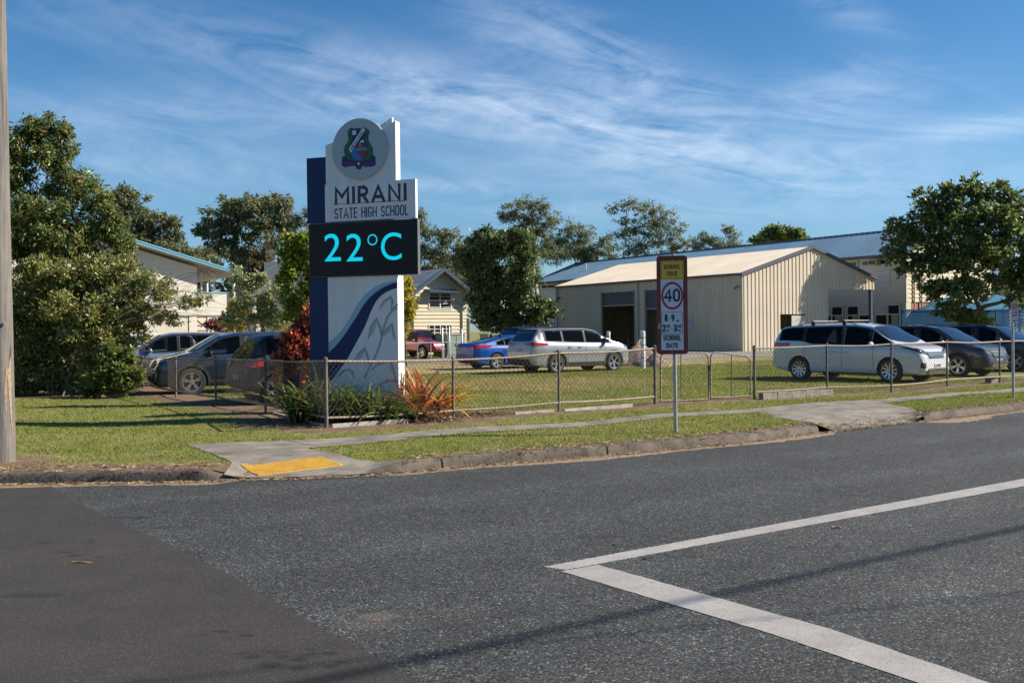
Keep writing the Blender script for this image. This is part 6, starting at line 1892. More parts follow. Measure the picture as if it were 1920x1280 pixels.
m.box(dx, dx + 1.5, .02, .08, zb + .85, zb + .91)
m.build("balusters", mat("white baluster", (.62, .63, .66), .5), st)
MB().box(dx, dx + 5, 0.1, 4, zb - .3, zb - .02).box(dx - 1.5, dx + 5, 3, 6, -.1, zb + 1.2).build("landing", CRW, st)
m = MB(); m.add([(dx - .6, -.4, zb + 1.55), (dx + 5, -.4, zb + 1.3), (dx + 5, 6.5, zb + 1.3), (dx - .6, 6.5, zb + 1.55), (dx - .6, -.4, zb + 1.62), (dx + 5, -.4, zb + 1.37), (dx + 5, 6.5, zb + 1.37), (dx - .6, 6.5, zb + 1.62)], [(0, 3, 2, 1), (4, 5, 6, 7), (0, 1, 5, 4), (3, 0, 4, 7)]); m.build("porch_roof", ROOFG, st)

# ---------------------------------------------------------------- electrical cabinets, rails, bollards, soil heap
CAB = mat("cabinet green", (.20, .25, .21), .6, var=.05)
def cabinet(p, L_, W_, H_, label, rz=RZ):
    t = thing("power_cabinet", label, "cabinet", p, rz, "green electrical cabinets")
    MB().box(0, L_, 0, W_, .08, H_).build("case", CAB, t)
    MB().box(-.05, L_ + .05, -.05, W_ + .05, 0, .078).build("plinth", BACK, t)
    MB().box(-.04, L_ + .04, -.04, W_ + .04, H_ + .002, H_ + .06).build("lid", CAB, t)
    for k in range(2):
        d = MB().box(L_ * (.04 + .48 * k), L_ * (.48 + .48 * k), -.025, -.002, .15, H_ - .08).build("door", CAB, t)
        MB().box(L_ * (.42 + .04 * k), L_ * (.44 + .04 * k), -.045, -.026, H_ * .5, H_ * .5 + .12).build("handle", DTRIM, d)
p = D(838, 648, 61); cabinet(Vector((p.x, p.y, .2)), 1.3, 1.7, 1.25 + .1, "tall green grey electrical cabinet in front of the small house")
p = D(925, 640, 58); cabinet(Vector((p.x - .3, p.y, .2)), 1.5, .9, 1.35, "green electrical cabinet under the dense green tree")
p0, p1 = D(757, 640, 57), D(880, 640, 60); p0.z = p1.z = .18
lr = thing("pipe_rail", "thin pipe rail on posts between the red ute and the small house", "rail", p0, math.atan2(p1.y - p0.y, p1.x - p0.x))
L = (p1 - p0).length
MB().tube([(0, 0, .95), (L, 0, .95)], .03, 6).build("rail", GALV, lr)
for k in range(6): MB().tube([(L * k / 5, 0, -.1), (L * k / 5, 0, .95)], .03, 6).build("post", GALV, lr)
for k, (px, py, yb) in enumerate([(829.5, 614, 660), (842.5, 612, 666), (866, 617, 655)]):
    d_ = 54 + k; p = D(px, 640, d_); o = MB().tube([(0, 0, -.1), (0, 0, D(px, py, d_).z - .18), (0, 0, D(px, py, d_).z - .16)], [.045, .045, .02], 10).build("bollard", GALV, smooth=True, angle=50)
    o.location = (p.x, p.y, .18); tag(o, ["steel bollard beside the ute roof, leftmost of three", "tallest middle bollard in front of the green cabinet", "short bollard at the right side of the green cabinet"][k], "bollard", "steel bollards by the cabinets")
WP = mat("white pvc", (.62, .63, .64), .5, var=.08, vscale=5)
for px, yt, d_, lab in [(1205.5, 621, 41, "white bollard with brown bands beside the soil heap"), (1141, 622, 51, "white bollard behind the bonnet of the silver car in front of the roller door")]:
    p = D(px, 640, d_); z0_ = zg(p.x, p.y); b = thing("bollard", lab, "bollard", Vector((p.x, p.y, z0_)), 0, "white bollards by the shed")
    h = D(px, yt, d_).z - z0_
    MB().tube([(0, 0, -.1), (0, 0, h), (0, 0, h + .02)], [.095, .095, .06], 14).build("shaft", WP, b, smooth=True, angle=50)
    for z_ in (.28 * h, .62 * h, .82 * h): MB().tube([(0, 0, z_), (0, 0, z_ + .035)], .099, 14).build("band", mat("rust band", (.20, .12, .07), .8), b)
SOIL = mat("soil heap", (.13, .095, .075), .98, col2=(.26, .20, .16), vscale=6, bump=1.0, bscale=18)
def heap(p, rx_, ry_, h, label, seed):
    rg = np.random.RandomState(seed); m = MB(); rows = []
    for i in range(22):
        r_ = i / 21; row = []
        for j in range(48):
            a_ = 2 * math.pi * j / 48
            nz_ = 1 + .10 * math.sin(3 * a_ + seed) + .06 * math.sin(7 * a_)
            z = h * max(0, (1 - r_) ** .9) * (1 + .2 * math.sin(2 * a_)) + rg.uniform(-.03, .03) * (r_ < .97)
            row.append((rx_ * r_ * nz_ * math.cos(a_), ry_ * r_ * nz_ * math.sin(a_), z - (.03 if i == 21 else 0)))
        rows.append(row)
    m.grid(rows, closed=True); o = m.build("soil_heap", SOIL, smooth=True, angle=80); o.location = p; tag(o, label, "soil heap")
p = D(1200, 640, 45); heap(Vector((p.x, p.y, zg(p.x, p.y))), 1.25, 1.0, .98, "brown heap of soil in front of the shed beside the silver car", 3)
p = D(1228, 640, 43.5); heap(Vector((p.x, p.y, zg(p.x, p.y))), .8, .6, .55, "smaller spill of soil at the right of the main heap", 5)
# internal drive and gravel
DRV = mat("internal drive", (.17, .155, .145), .95, col2=(.25, .22, .185), vscale=.8, bump=.3)
mb = MB(); cell_sheet(mb, None, -16, 1.5, lambda x: 50.5 + .05 * x + jig(x), lambda x: 59 + jig(x), .012, .5)
cell_sheet(mb, None, 4, 22, lambda x: 49 + .25 * (x - 4) + jig(x), lambda x: 57.5 + .55 * (x - 13) + jig(x), .012, .5)
tag(mb.build("driveway", DRV, smooth=True), None, kind="structure")
# ================================================================ cars
def paint(name, col, metal=.35, rough=.32):
    return mat("paint " + name, col, rough, metal=metal, coat=1.0, spec=.5)
CGL = mat("car glass", (.012, .016, .020), .04, spec=.8)
def side_glass():
    mt = bpy.data.materials.new("car side glass"); mt.use_nodes = True
    T = NT(mt.node_tree); b = mt.node_tree.nodes["Principled BSDF"]
    b.inputs["Base Color"].default_value = (.01, .013, .015, 1); b.inputs["Roughness"].default_value = .03; b.inputs["Specular IOR Level"].default_value = .8
    tr = T.n("ShaderNodeBsdfTransparent"); tr.inputs[0].default_value = (.42, .46, .46, 1)
    fr = T.n("ShaderNodeFresnel"); fr.inputs[0].default_value = 1.45
    mx = T.n("ShaderNodeMixShader")
    T.l(T.math("ADD", T.math("MULTIPLY", fr.outputs[0], 1.6), .12, clamp=True), mx.inputs[0]); T.l(tr.outputs[0], mx.inputs[1]); T.l(b.outputs[0], mx.inputs[2])
    T.l(mx.outputs[0], mt.node_tree.nodes["Material Output"].inputs[0])
    return mt
CGS = side_glass()
CTR = mat("car black trim", (.012, .012, .013), .55, spec=.3)
CPL = mat("car dark plastic", (.030, .030, .031), .7)
CHR = mat("chrome", (.62, .63, .64), .14, metal=1.0)
TYR = mat("tyre", (.028, .026, .025), .85, bump=.2)
RIM = mat("alloy", (.52, .52, .53), .28, metal=.85)
RIMD = mat("wheel well", (.012, .012, .012), .8)
TAIL = mat("tail lamp", (.34, .008, .012), .12, coat=1)
HEAD = mat("head lamp", (.16, .18, .20), .12, metal=.3, coat=.6)
HEADD = mat("head lamp dark", (.03, .035, .04), .08, coat=1)
PLATE = mat("number plate", (.62, .60, .60), .5)
MAROON = mat("plate letters", (.16, .02, .03), .5)
GAP = mat("panel gap", (.008, .008, .009), .8)
def interp(P, x):
    return float(np.interp(x, [p[0] for p in P], [p[1] for p in P]))
def smo(P, x, r=.05):
    return sum(interp(P, x + d * r) * w_ for d, w_ in ((-1.5, .1), (-.75, .2), (0, .4), (.75, .2), (1.5, .1)))

class CarShape:
    def __init__(s, **k):
        s.__dict__.update(k)
        s.xf = s.wb / 2 + s.fo; s.xr = s.xf - s.L
    def section(s, x):
        zt = smo(s.top, x, s.__dict__.get('sm', .05)) if s.xr + .05 < x < s.xf - .05 else interp(s.top, x)
        zb = interp(s.bot, x); w = smo(s.plan, x, .04) if s.xr + .1 < x < s.xf - .1 else interp(s.plan, x)
        belt = min(smo(s.belt, x), zt - .05)
        g = max(0, min(1, (zt - belt - .05) / .30))
        wr = interp(s.roofw, x) * g + .90 * w * (1 - g)
        wr = min(wr, w * .93)
        zm = zb + (belt - zb) * .62
        hg = zt - belt
        pts = [(0, zb), (.80 * w, zb), (.955 * w, zb + .05), (.985 * w, zb + .16), (.975 * w, zb + .26), (.985 * w, zm - .06), (1.0 * w, zm + .02), (.985 * w, (zm + belt) / 2 + .03), (.965 * w, belt - .03), (.935 * w, belt + .005)]
        wg = .925 * w
        for f in (.12, .35, .6, .80):
            pts.append((wg + (wr - wg) * (f ** 1.15), belt + hg * f * .98 + .005))
        pts += [(wr - .02 * g - .01, belt + hg * .90), (wr - .065, belt + hg * .965), (wr - .15, zt - .012), (wr * .6, zt - .002), (wr * .3, zt + .006 * g), (0, zt + .008 * g)]
        return pts
    def body_mesh(s):
        n = 110
        xs_ = [s.xr + (s.xf - s.xr) * k / n for k in range(n + 1)]
        xs_ = sorted(set([round(x, 4) for x in xs_] + [s.xr + .015, s.xr + .04, s.xf - .015, s.xf - .04]))
        m = MB(); rows = []
        for x in xs_:
            P = s.section(x)
            rows.append([(x, y, z) for y, z in P] + [(x, -y, z) for y, z in reversed(P[1:-1])])
        m.grid(rows, closed=True)
        nr = len(rows[0])
        m.f = [tuple(reversed(f)) for f in m.f]
        m.f.append(tuple(range(nr))); m.m.append(0)
        m.f.append(tuple(reversed(range((len(rows) - 1) * nr, len(rows) * nr)))); m.m.append(0)
        return m

def make_car(name, label, cat, s, loc, heading, paintm, group="cars parked on the school grass", opts=None):
    o_ = opts or {}
    t = thing(name, label, cat, loc, heading, group)
    bm_ = s.body_mesh()
    me = bm_.mesh("body", [paintm, RIMD], False)
    b2 = bmesh.new(); b2.from_mesh(me); bmesh.ops.recalc_face_normals(b2, faces=b2.faces); b2.to_mesh(me)
    bvh = BVHTree.FromBMesh(b2); b2.free()
    body = bpy.data.objects.new("body", me); COL.objects.link(body)
    cut = MB(); Rw = s.R
    for ax in (-s.wb / 2, s.wb / 2):
        for sg in (-1, 1):
            w_ = s.W / 2
            ring = [[(ax + (Rw + s.arch) * math.cos(a_), y, Rw + (Rw + s.arch) * math.sin(a_)) for a_ in [2 * math.pi * q / 40 for q in range(40)]] for y in ((w_ - .36) * sg, (w_ + .2) * sg)]
            cut.grid(ring, closed=True)
            cut.add(ring[0], [tuple(range(40))]); cut.add(ring[1], [tuple(range(40))])
    def zlo(x): return smo(s.belt, x) + .035
    def zhi(x):
        z = smo(s.top, x) - .105
        return max(z, zlo(x) + .004)
    for (p0, p1) in s.panes:
        xs_ = [p0 + (p1 - p0) * k / 16 for k in range(17)]
        xs_ = [x for x in xs_ if zhi(x) - zlo(x) > .035]
        lo_ = [(x, zlo(x) + .006) for x in xs_]; hi_ = [(x, zhi(x) - .006) for x in reversed(xs_)]
        cut.prism(lo_ + hi_, -1.4, 1.4)
    cm = cut.mesh("cut", [RIMD]); b2 = bmesh.new(); b2.from_mesh(cm); bmesh.ops.remove_doubles(b2, verts=b2.verts, dist=1e-5); bmesh.ops.recalc_face_normals(b2, faces=b2.faces); b2.to_mesh(cm); b2.free()
    co_ = bpy.data.objects.new("cut", cm); COL.objects.link(co_)
    md = body.modifiers.new("b", "BOOLEAN"); md.operation = "DIFFERENCE"; md.solver = "EXACT"; md.object = co_
    try: md.material_mode = "TRANSFER"
    except Exception: pass
    bpy.context.view_layer.update()
    me2 = bpy.data.meshes.new_from_object(body.evaluated_get(bpy.context.evaluated_depsgraph_get()))
    body.modifiers.clear(); body.data = me2
    bpy.data.objects.remove(co_)
    if len(me2.materials) < 2: me2.materials.append(RIMD)
    while len(me2.materials) < 2: me2.materials.append(RIMD)
    me2.materials[0] = paintm; me2.materials[1] = RIMD
    for p_ in me2.polygons:
        h_ = bvh.find_nearest(p_.center)
        p_.material_index = 1 if (h_[3] is not None and h_[3] > .012) else 0
    me2.polygons.foreach_set("use_smooth", [True] * len(me2.polygons)); me2.set_sharp_from_angle(angle=R(32))
    body.parent = t
    def cast(p, d, off):
        h = bvh.ray_cast(Vector(p), Vector(d).normalized())
        if h[0] is None: return None
        nrm = h[1]
        if nrm.dot(Vector(d)) > 0: nrm = -nrm
        return h[0] + nrm * off
    def patch(name_, A, B, nu, nv, mp, d, mt, off=.004, par=None, both=False):
        """A, B polylines in 2-D; mp maps (a,b) to a start point outside the body, d cast direction"""
        ob = None
        for sg in ((1, -1) if both else (1,)):
            m = MB()
            dd = Vector((d[0], d[1] * sg, d[2])) if both else Vector(d)
            rows = []
            for i in range(nu + 1):
                f = i / nu * (len(A) - 1); k = min(int(f), len(A) - 2); tt = f - k
                a_ = Vector(A[k]).lerp(Vector(A[k + 1]), tt)
                f = i / nu * (len(B) - 1); k = min(int(f), len(B) - 2); tt = f - k
                b_ = Vector(B[k]).lerp(Vector(B[k + 1]), tt)
                row = []
                for j in range(nv + 1):
                    q = a_.lerp(b_, j / nv); p = Vector(mp(q.x, q.y))
                    if both: p.y *= sg
                    row.append(cast(p, dd, off))
                rows.append(row)
            for i in range(nu):
                for j in range(nv):
                    q4 = [rows[i][j], rows[i + 1][j], rows[i + 1][j + 1], rows[i][j + 1]]
                    if any(q is None for q in q4): continue
                    if max((q4[a] - q4[(a + 1) % 4]).length for a in range(4)) > .45: continue
                    m.add(q4, [(0, 1, 2, 3)])
            if not m.f: continue
            me_ = m.mesh(name_, mt)
            b_ = bmesh.new(); b_.from_mesh(me_); bmesh.ops.remove_doubles(b_, verts=b_.verts, dist=1e-4); bmesh.ops.recalc_face_normals(b_, faces=b_.faces); b_.to_mesh(me_); b_.free()
            me_.polygons.foreach_set("use_smooth", [True] * len(me_.polygons)); me_.set_sharp_from_angle(angle=R(40))
            ob = bpy.data.objects.new(name_, me_); COL.objects.link(ob); ob.parent = par or t
        return ob
    SIDE = lambda a_, b_: (a_, 3.0, b_)
    TOPM = lambda a_, b_: (a_, b_, 4.0)
    FR = lambda a_, b_: (6.0, a_, b_)
    RE = lambda a_, b_: (-6.0, a_, b_)
    # --- side glazing
    xa, xb = s.dlo
    def zlo(x): return smo(s.belt, x) + .035
    def zhi(x):
        z = smo(s.top, x) - .105
        z = min(z, interp(s.dlotop, x)) if hasattr(s, "dlotop") else z
        return max(z, zlo(x) + .004)
    N = 40
    xs_ = [xa + (xb - xa) * k / N for k in range(N + 1)]
    for sg in (1, -1):
        m = MB(); NN = 110
        def hit(x, z, off=.006):
            return cast((x, 3 * sg, z), (0, -sg, 0), off)
        for k in range(NN):
            u0, u1 = xa + (xb - xa) * k / NN, xa + (xb - xa) * (k + 1) / NN
            inside = any(p0 - .004 <= (u0 + u1) / 2 <= p1 + .004 for p0, p1 in s.panes)
            lev = lambda x: [zlo(x) - .022, zlo(x) - .009] + [zlo(x) + .004 + (zhi(x) - zlo(x) - .008) * q / 10 for q in range(11)] + [zhi(x) + .010, min(zhi(x) + .03, smo(s.top, x) - .06)]
            L0, L1 = lev(u0), lev(u1)
            for j in range(14):
                if inside and 2 <= j <= 11: continue
                q4 = [hit(u0, L0[j]), hit(u1, L1[j]), hit(u1, L1[j + 1]), hit(u0, L0[j + 1])]
                if any(q is None for q in q4) or max((q4[a] - q4[(a + 1) % 4]).length for a in range(4)) > .4: continue
                m.add(q4, [(0, 1, 2, 3)])
        if m.f: m.build("window_surround", o_.get("surround", CTR), t, smooth=False)
    if group != "cars glimpsed behind the front row":
        fx_ = max(p1 for p0, p1 in s.panes) - .55
        for sx2, ww in ((fx_ - .35, .21), (fx_ - 1.25, .21)):
            for sy in (-.37, .37):
                zb_ = interp(s.belt, sx2) - .12
                m = MB()
                prof = [(0, .95), (.30, .9), (.42, .7), (.455, .42), (.60, .42), (.63, .3)]
                rows = []
                for dz, k in prof:
                    cx_ = sx2 - dz * .18
                    rows.append([(cx_ + .065 * math.cos(a_) * min(1, k + .2), sy + ww * k * (abs(math.sin(a_)) ** .6) * (1 if math.sin(a_) > 0 else -1), zb_ + dz) for a_ in [2 * math.pi * q / 16 for q in range(16)]])
                m.grid(rows, closed=True); m.add(rows[-1], [tuple(range(16))])
                m.build("seat", mat("car seat", (.035, .035, .038), .8), t, smooth=True, angle=60)
    for (p0, p1) in s.panes:
        xs2 = [p0 + (p1 - p0) * k / 16 for k in range(17)]
        patch("side_window", [(x, zlo(x)) for x in xs2], [(x, zhi(x)) for x in xs2], 16, 5, SIDE, (0, -1, 0), CGS, .002, both=True)
    if o_.get("chrome"):
        patch("chrome_strip", [(x, zlo(x) - .045) for x in xs_], [(x, zlo(x) - .022) for x in xs_], N, 1, SIDE, (0, -1, 0), CHR, .006, both=True)
        patch("chrome_strip", [(x, min(zhi(x) + .03, smo(s.top, x) - .06)) for x in xs_], [(x, min(zhi(x) + .052, smo(s.top, x) - .045)) for x in xs_], N, 1, SIDE, (0, -1, 0), CHR, .006, both=True)
    # --- windscreen and rear window
    x0, x1, w0, w1 = s.ws          # top x, cowl x, half widths
    A = [(x0 - .02 + .03 * (abs(k) / 8) ** 2, w0 * k / 8) for k in range(-8, 9)]
    B = [(x1 - .17 * (abs(k) / 8) ** 2.2, w1 * k / 8) for k in range(-8, 9)]
    patch("windscreen", A, B, 24, 16, TOPM, (0, 0, -1), CGL, .012)
    if s.rw[0] == "top":
        _, x0, x1, w0, w1 = s.rw
        patch("rear_window", [(x0 + .02 * 0, w0 * k / 6) for k in range(-6, 7)], [(x1 + .10 * (abs(k) / 6) ** 2, w1 * k / 6) for k in range(-6, 7)], 18, 12, TOPM, (0, 0, -1), CGL, .010)
    elif s.rw[0] == "rear":
        _, z0, z1, w0, w1 = s.rw
        patch("rear_window", [(w0 * k / 8, z0 + .03 * (abs(k) / 8) ** 3) for k in range(-8, 9)], [(w1 * k / 8, z1) for k in range(-8, 9)], 20, 12, RE, (1, 0, 0), CGL, .010)
    # --- panel gaps
    for x in s.gaps:
        patch("panel_gap", [(x + .006, s.sill), (x + .006, zlo(x) - .03)], [(x - .006, s.sill), (x - .006, zlo(x) - .03)], 10, 1, SIDE, (0, -1, 0), GAP, .0025, both=True)
    # --- sill / bumper plastic and arches
    if o_.get("clad", True):
        xs3 = [-s.wb / 2 + s.R + .05, s.wb / 2 - s.R - .05]
        patch("sill_cladding", [(xs3[0], interp(s.bot, 0) + .03), (xs3[1], interp(s.bot, 0) + .03)], [(xs3[0], s.sill - .02), (xs3[1], s.sill - .02)], 10, 3, SIDE, (0, -1, 0), CPL, .008, both=True)
        for ax in (-s.wb / 2, s.wb / 2):
            Rr = s.R + s.arch
            aa = [R(-18 + 216 * k / 28) for k in range(29)]
            patch("arch_trim", [(ax + (Rr + .005) * math.cos(a_), s.R + (Rr + .005) * math.sin(a_)) for a_ in aa], [(ax + (Rr + .07) * math.cos(a_), s.R + (Rr + .07) * math.sin(a_)) for a_ in aa], 28, 1, SIDE, (0, -1, 0), o_.get("archmat", CPL), .010, both=True)
    if o_.get("side_strip"):
        patch("side_strip", [(-s.wb / 2 + .5, s.sill + .03), (s.wb / 2 - .5, s.sill + .03)], [(-s.wb / 2 + .5, s.sill + .055), (s.wb / 2 - .5, s.sill + .055)], 10, 1, SIDE, (0, -1, 0), CHR, .012, both=True)
    # --- lamps
    for nm, A, B, mp, d, mt, of in s.lamps:
        mp_ = {"F": (lambda a_, b_: (s.xf + 1.2, a_ + .55, b_)), "R": (lambda a_, b_: (s.xr - 1.2, a_ + .55, b_)), "FF": FR, "RR": RE, "S": SIDE}[mp]
        dv = {"F": (-1.2, -.55, 0), "R": (1.2, -.55, 0), "FF": (-1, 0, 0), "RR": (1, 0, 0), "S": (0, -1, 0)}[mp]
        patch(nm, A, B, 24, 8, mp_, dv, mt, of + .008, both=(mp in ("F", "R", "S")))
    # --- plates
    for end in o_.get("plates", "FR"):
        z = s.platez[0 if end == "F" else 1]
        h = cast(((6 if end == "F" else -6), 0, z), ((-1 if end == "F" else 1), 0, 0), .0)
        if h is None: continue
        x_ = h.x + (.012 if end == "F" else -.012)
        pm = MB().box(*sorted((x_, h.x - (.02 if end == "F" else -.02))), -.186, .186, z - .062, z + .062)
        po = pm.build("number_plate", PLATE, t)
        if o_.get("platetext"):
            e_ = bpy.data.objects.new("plate_text", None)
            tmp = text_on("lettering", o_["platetext"], -.155, .155, -.04, .04, 0, MAROON, po, bold=.02, th=.0005)
            tmp.location = (x_ + (.003 if end == "F" else -.003), 0, z); tmp.rotation_euler = (0, 0, R(90 if end == "F" else -90))
    # --- mirrors, handles
    mx, mz = s.mirror
    for sg in (1, -1):
        w_ = interp(s.plan, mx)
        m = MB(); rr = []
        for a_ in [2 * math.pi * q / 14 for q in range(14)]:
            rr.append((a_, ))
        prof = [(0.0, .45), (.03, .85), (.08, 1.0), (.16, .98), (.21, .7), (.225, .25)]
        rows = [[(mx - .02 + .085 * k * math.cos(a_) * (1 if math.cos(a_) > 0 else .55), sg * (w_ * .93 + .03 + yy), mz + .03 + .09 * k * math.sin(a_)) for (a_,) in rr] for yy, k in prof]
        m.grid(rows, closed=True); m.add(rows[-1], [tuple(range(14))]); m.add(rows[0], [tuple(range(14))])
        mo = m.build("mirror", o_.get("mirrormat", paintm), t, smooth=True, angle=50)
    for hx in s.handles:
        for sg in (1, -1):
            p = cast((hx, 3 * sg, s.handlez), (0, -sg, 0), .0)
            if p is None: continue
            MB().tube([p + Vector((-.09, 0, 0)), p + Vector((-.07, .035 * sg, .0)), p + Vector((.07, .035 * sg, .0)), p + Vector((.09, 0, 0))], [.012, .016, .016, .012], 6).build("door_handle", o_.get("handlemat", CHR), t, smooth=True)
    # --- wheels
    nsp = o_.get("spokes", 5); split = o_.get("split", True)
    tyre = MB(); prof = [(.0, .62 * Rw), (.0, .70 * Rw), (-.012, .80 * Rw), (-.010, .90 * Rw), (.012, .965 * Rw), (.05, .995 * Rw), (.11, 1.0 * Rw), (.17, .995 * Rw), (.21, .96 * Rw), (.225, .85 * Rw), (.2, .62 * Rw)]
    tyre.grid([[(r_ * math.cos(a_), -y, r_ * math.sin(a_)) for a_ in [2 * math.pi * q / 40 for q in range(40)]] for y, r_ in prof], closed=True)
    tme = tyre.mesh("wheel", TYR, True, 50)
    rim = MB()
    cir = lambda r_, y: [(r_ * math.cos(a_), y, r_ * math.sin(a_)) for a_ in [2 * math.pi * q / 40 for q in range(40)]]
    rim.grid([cir(.70 * Rw, -.002), cir(.69 * Rw, .012), cir(.645 * Rw, .008), cir(.62 * Rw, -.03), cir(.60 * Rw, -.14)], closed=True)
    rim.add(cir(.60 * Rw, -.10), [tuple(range(40))], 1)
    rim.grid([cir(.07 * Rw, -.012), cir(.17 * Rw, -.018), cir(.18 * Rw, -.06)], closed=True); rim.add(cir(.07 * Rw, -.012), [tuple(range(40))])
    for k in range(nsp):
        for dd in ((-.14, .14) if split else (0,)):
            a0 = 2 * math.pi * k / nsp + .3; a1 = a0 + dd
            wi = o_.get("spw", .020 if split else .034)
            p, q = Vector((.13 * Rw * math.cos(a0 + dd * .4), 0, .13 * Rw * math.sin(a0 + dd * .4))), Vector((.655 * Rw * math.cos(a1), 0, .655 * Rw * math.sin(a1)))
            d = (q - p).normalized(); nrm = Vector((-d.z, 0, d.x))
            vs = [p - nrm * wi * .8 + Vector((0, -.024, 0)), p + nrm * wi * .8 + Vector((0, -.024, 0)), q + nrm * wi + Vector((0, -.002, 0)), q - nrm * wi + Vector((0, -.002, 0))]
            vs2 = [v + Vector((0, -.035, 0)) for v in vs]
            rim.add([v + Vector((0, .006, 0)) for v in vs] + vs2, [(0, 1, 2, 3), (0, 4, 5, 1), (1, 5, 6, 2), (2, 6, 7, 3), (3, 7, 4, 0)])
    rme = rim.mesh("rim", [o_.get("rimmat", RIM), RIMD], True, 30)
    for ax in (-s.wb / 2, s.wb / 2):
        for sg in (1, -1):
            wo_ = bpy.data.objects.new("wheel", tme); COL.objects.link(wo_); wo_.parent = t
            wo_.location = (ax, sg * (s.W / 2 - .035), Rw - .012)
            wo_.rotation_euler = (0, random.uniform(0, 6), 0 if sg > 0 else math.pi)
            if ax > 0 and o_.get("steer"): wo_.rotation_euler.z += o_["steer"]
            ro = bpy.data.objects.new("rim", rme); COL.objects.link(ro); ro.parent = wo_
            # outer face is at +y of the wheel mesh
    # --- roof rails / bars
    if o_.get("rails"):
        x0, x1 = o_["rails"]
        for sg in (1, -1):
            pts = []
            for k in range(9):
                x = x0 + (x1 - x0) * k / 8
                p = cast((x, sg * (interp(s.roofw, x) - .10), 4), (0, 0, -1), .0)
                pts.append(p + Vector((0, 0, .045 if 0 < k < 8 else .0)))
            MB().tube(pts, .016, 6).build("roof_rail", o_.get("railmat", CHR), t, smooth=True, angle=60)
    if o_.get("bars"):
        for x in o_["bars"]:
            h = smo(s.top, x); w_ = interp(s.roofw, x) - .06
            ob = MB().tube([(x, -w_ - .03, h + .10), (x, w_ + .03, h + .10)], .016, 8).build("roof_bar", mat("bar steel", (.13, .125, .12), .5, metal=.3), t)
            for sg in (1, -1): MB().box(x - .05, x + .05, sg * w_ - .03, sg * w_ + .03, h - .05, h + .10).build("bar_foot", CTR, ob)
    if o_.get("antenna"):
        x = o_["antenna"]; p = cast((x, 0, 4), (0, 0, -1), 0); MB().tube([p, p + Vector((-.12, 0, .2))], [.008, .004], 5).build("antenna", CTR, t)
    if s.__dict__.get("extra"): s.extra(t, cast, patch, body, paintm)
    return t

# ---- shapes (x forward from mid wheelbase)
def suv(L, W, H, wb, fo, Rw, hood=1.02, belt=1.03, tailz=1.12, wsx=.55, cowl=1.30, roofend=-1.75, **k):
    xf = wb / 2 + fo; xr = xf - L
    d = dict(L=L, W=W, wb=wb, fo=fo, R=Rw, arch=.045,
        top=[(xr, .60), (xr + .012, .78), (xr + .05, .92), (xr + .08, tailz), (xr + .36, H - .20), (xr + .46, H - .07), (roofend, H - .02), (-.5, H), (.1, H - .005), (wsx, H - .085), (cowl, hood + .07), (cowl + .25, hood + .02), (xf - .42, hood - .045), (xf - .17, hood - .12), (xf - .05, hood - .27), (xf, .52)],
        bot=[(xr, .40), (xr + .15, .30), (xr + .6, .235), (xf - .6, .225), (xf - .12, .24), (xf, .32)],
        belt=[(xr, belt + .10), (-wb / 2, belt + .055), (0, belt), (cowl - .1, belt - .03), (cowl + .3, hood - .05), (xf, hood - .25)],
        plan=[(xr, W / 2 * .80), (xr + .06, W / 2 * .87), (xr + .25, W / 2 * .955), (xr + .6, W / 2 * .99), (0, W / 2), (wb / 2 + .1, W / 2 * .99), (xf - .4, W / 2 * .945), (xf - .14, W / 2 * .86), (xf - .03, W / 2 * .76), (xf, W / 2 * .68)],
        roofw=[(xr, W / 2 * .70), (xr + .5, W / 2 * .71), (0, W / 2 * .735), (wsx, W / 2 * .72), (cowl, W / 2 * .80), (xf, W / 2 * .8)],
        dlo=(xr + .40, cowl - .12), ws=(wsx - .02, cowl - .02, W / 2 * .62, W / 2 * .77), rw=("rear", tailz + .03, H - .17, W / 2 * .70, W / 2 * .60),
        gaps=[-.02, -wb / 2 + .52, wb / 2 - .43], sill=.43, platez=(.50, .88), mirror=(cowl - .42, belt + .03), handles=[-.25 - .06, -wb / 2 + .62], handlez=belt - .14)
    lz = hood - .16
    d["lamps"] = [("headlight", [(W / 2 * .38, lz - .085), (W / 2 * .72, lz - .07), (W / 2 * 1.02, lz + .0)], [(W / 2 * .38, lz + .01), (W / 2 * .72, lz + .05), (W / 2 * 1.02, lz + .07)], "F", None, HEAD, .006),
                  ("taillight", [(W / 2 * .52, tailz - .13), (W / 2 * .99, tailz - .16), (W / 2 * 1.25, tailz - .10)], [(W / 2 * .52, tailz - .05), (W / 2 * .99, tailz - .02), (W / 2 * 1.25, tailz - .02)], "R", None, TAIL, .008),
                  ("grille", [(-W / 2 * .36, lz - .20), (W / 2 * .36, lz - .20)], [(-W / 2 * .42, lz + .0), (W / 2 * .42, lz + .0)], "FF", None, CTR, .006),
                  ("lower_grille", [(-W / 2 * .5, .36), (W / 2 * .5, .36)], [(-W / 2 * .55, .50), (W / 2 * .55, .50)], "FF", None, CPL, .006),
                  ("rear_valance", [(-W / 2 * .8, .38), (W / 2 * .8, .38)], [(-W / 2 * .8, .56), (W / 2 * .8, .56)], "RR", None, CPL, .006)]
    d["panes"] = [(xr + .50, -wb / 2 + .28), (-wb / 2 + .36, -.06), (.03, cowl - .30)]
    d.update(k)
    c_ = CarShape(**d)
    return c_
def grille_bars(s_, zs, w_, mt, nm="grille_bar"):
    return [(nm, [(-w_, z - .013), (w_, z - .013)], [(-w_, z + .016), (w_, z + .016)], "FF", None, mt, .024) for z in zs]

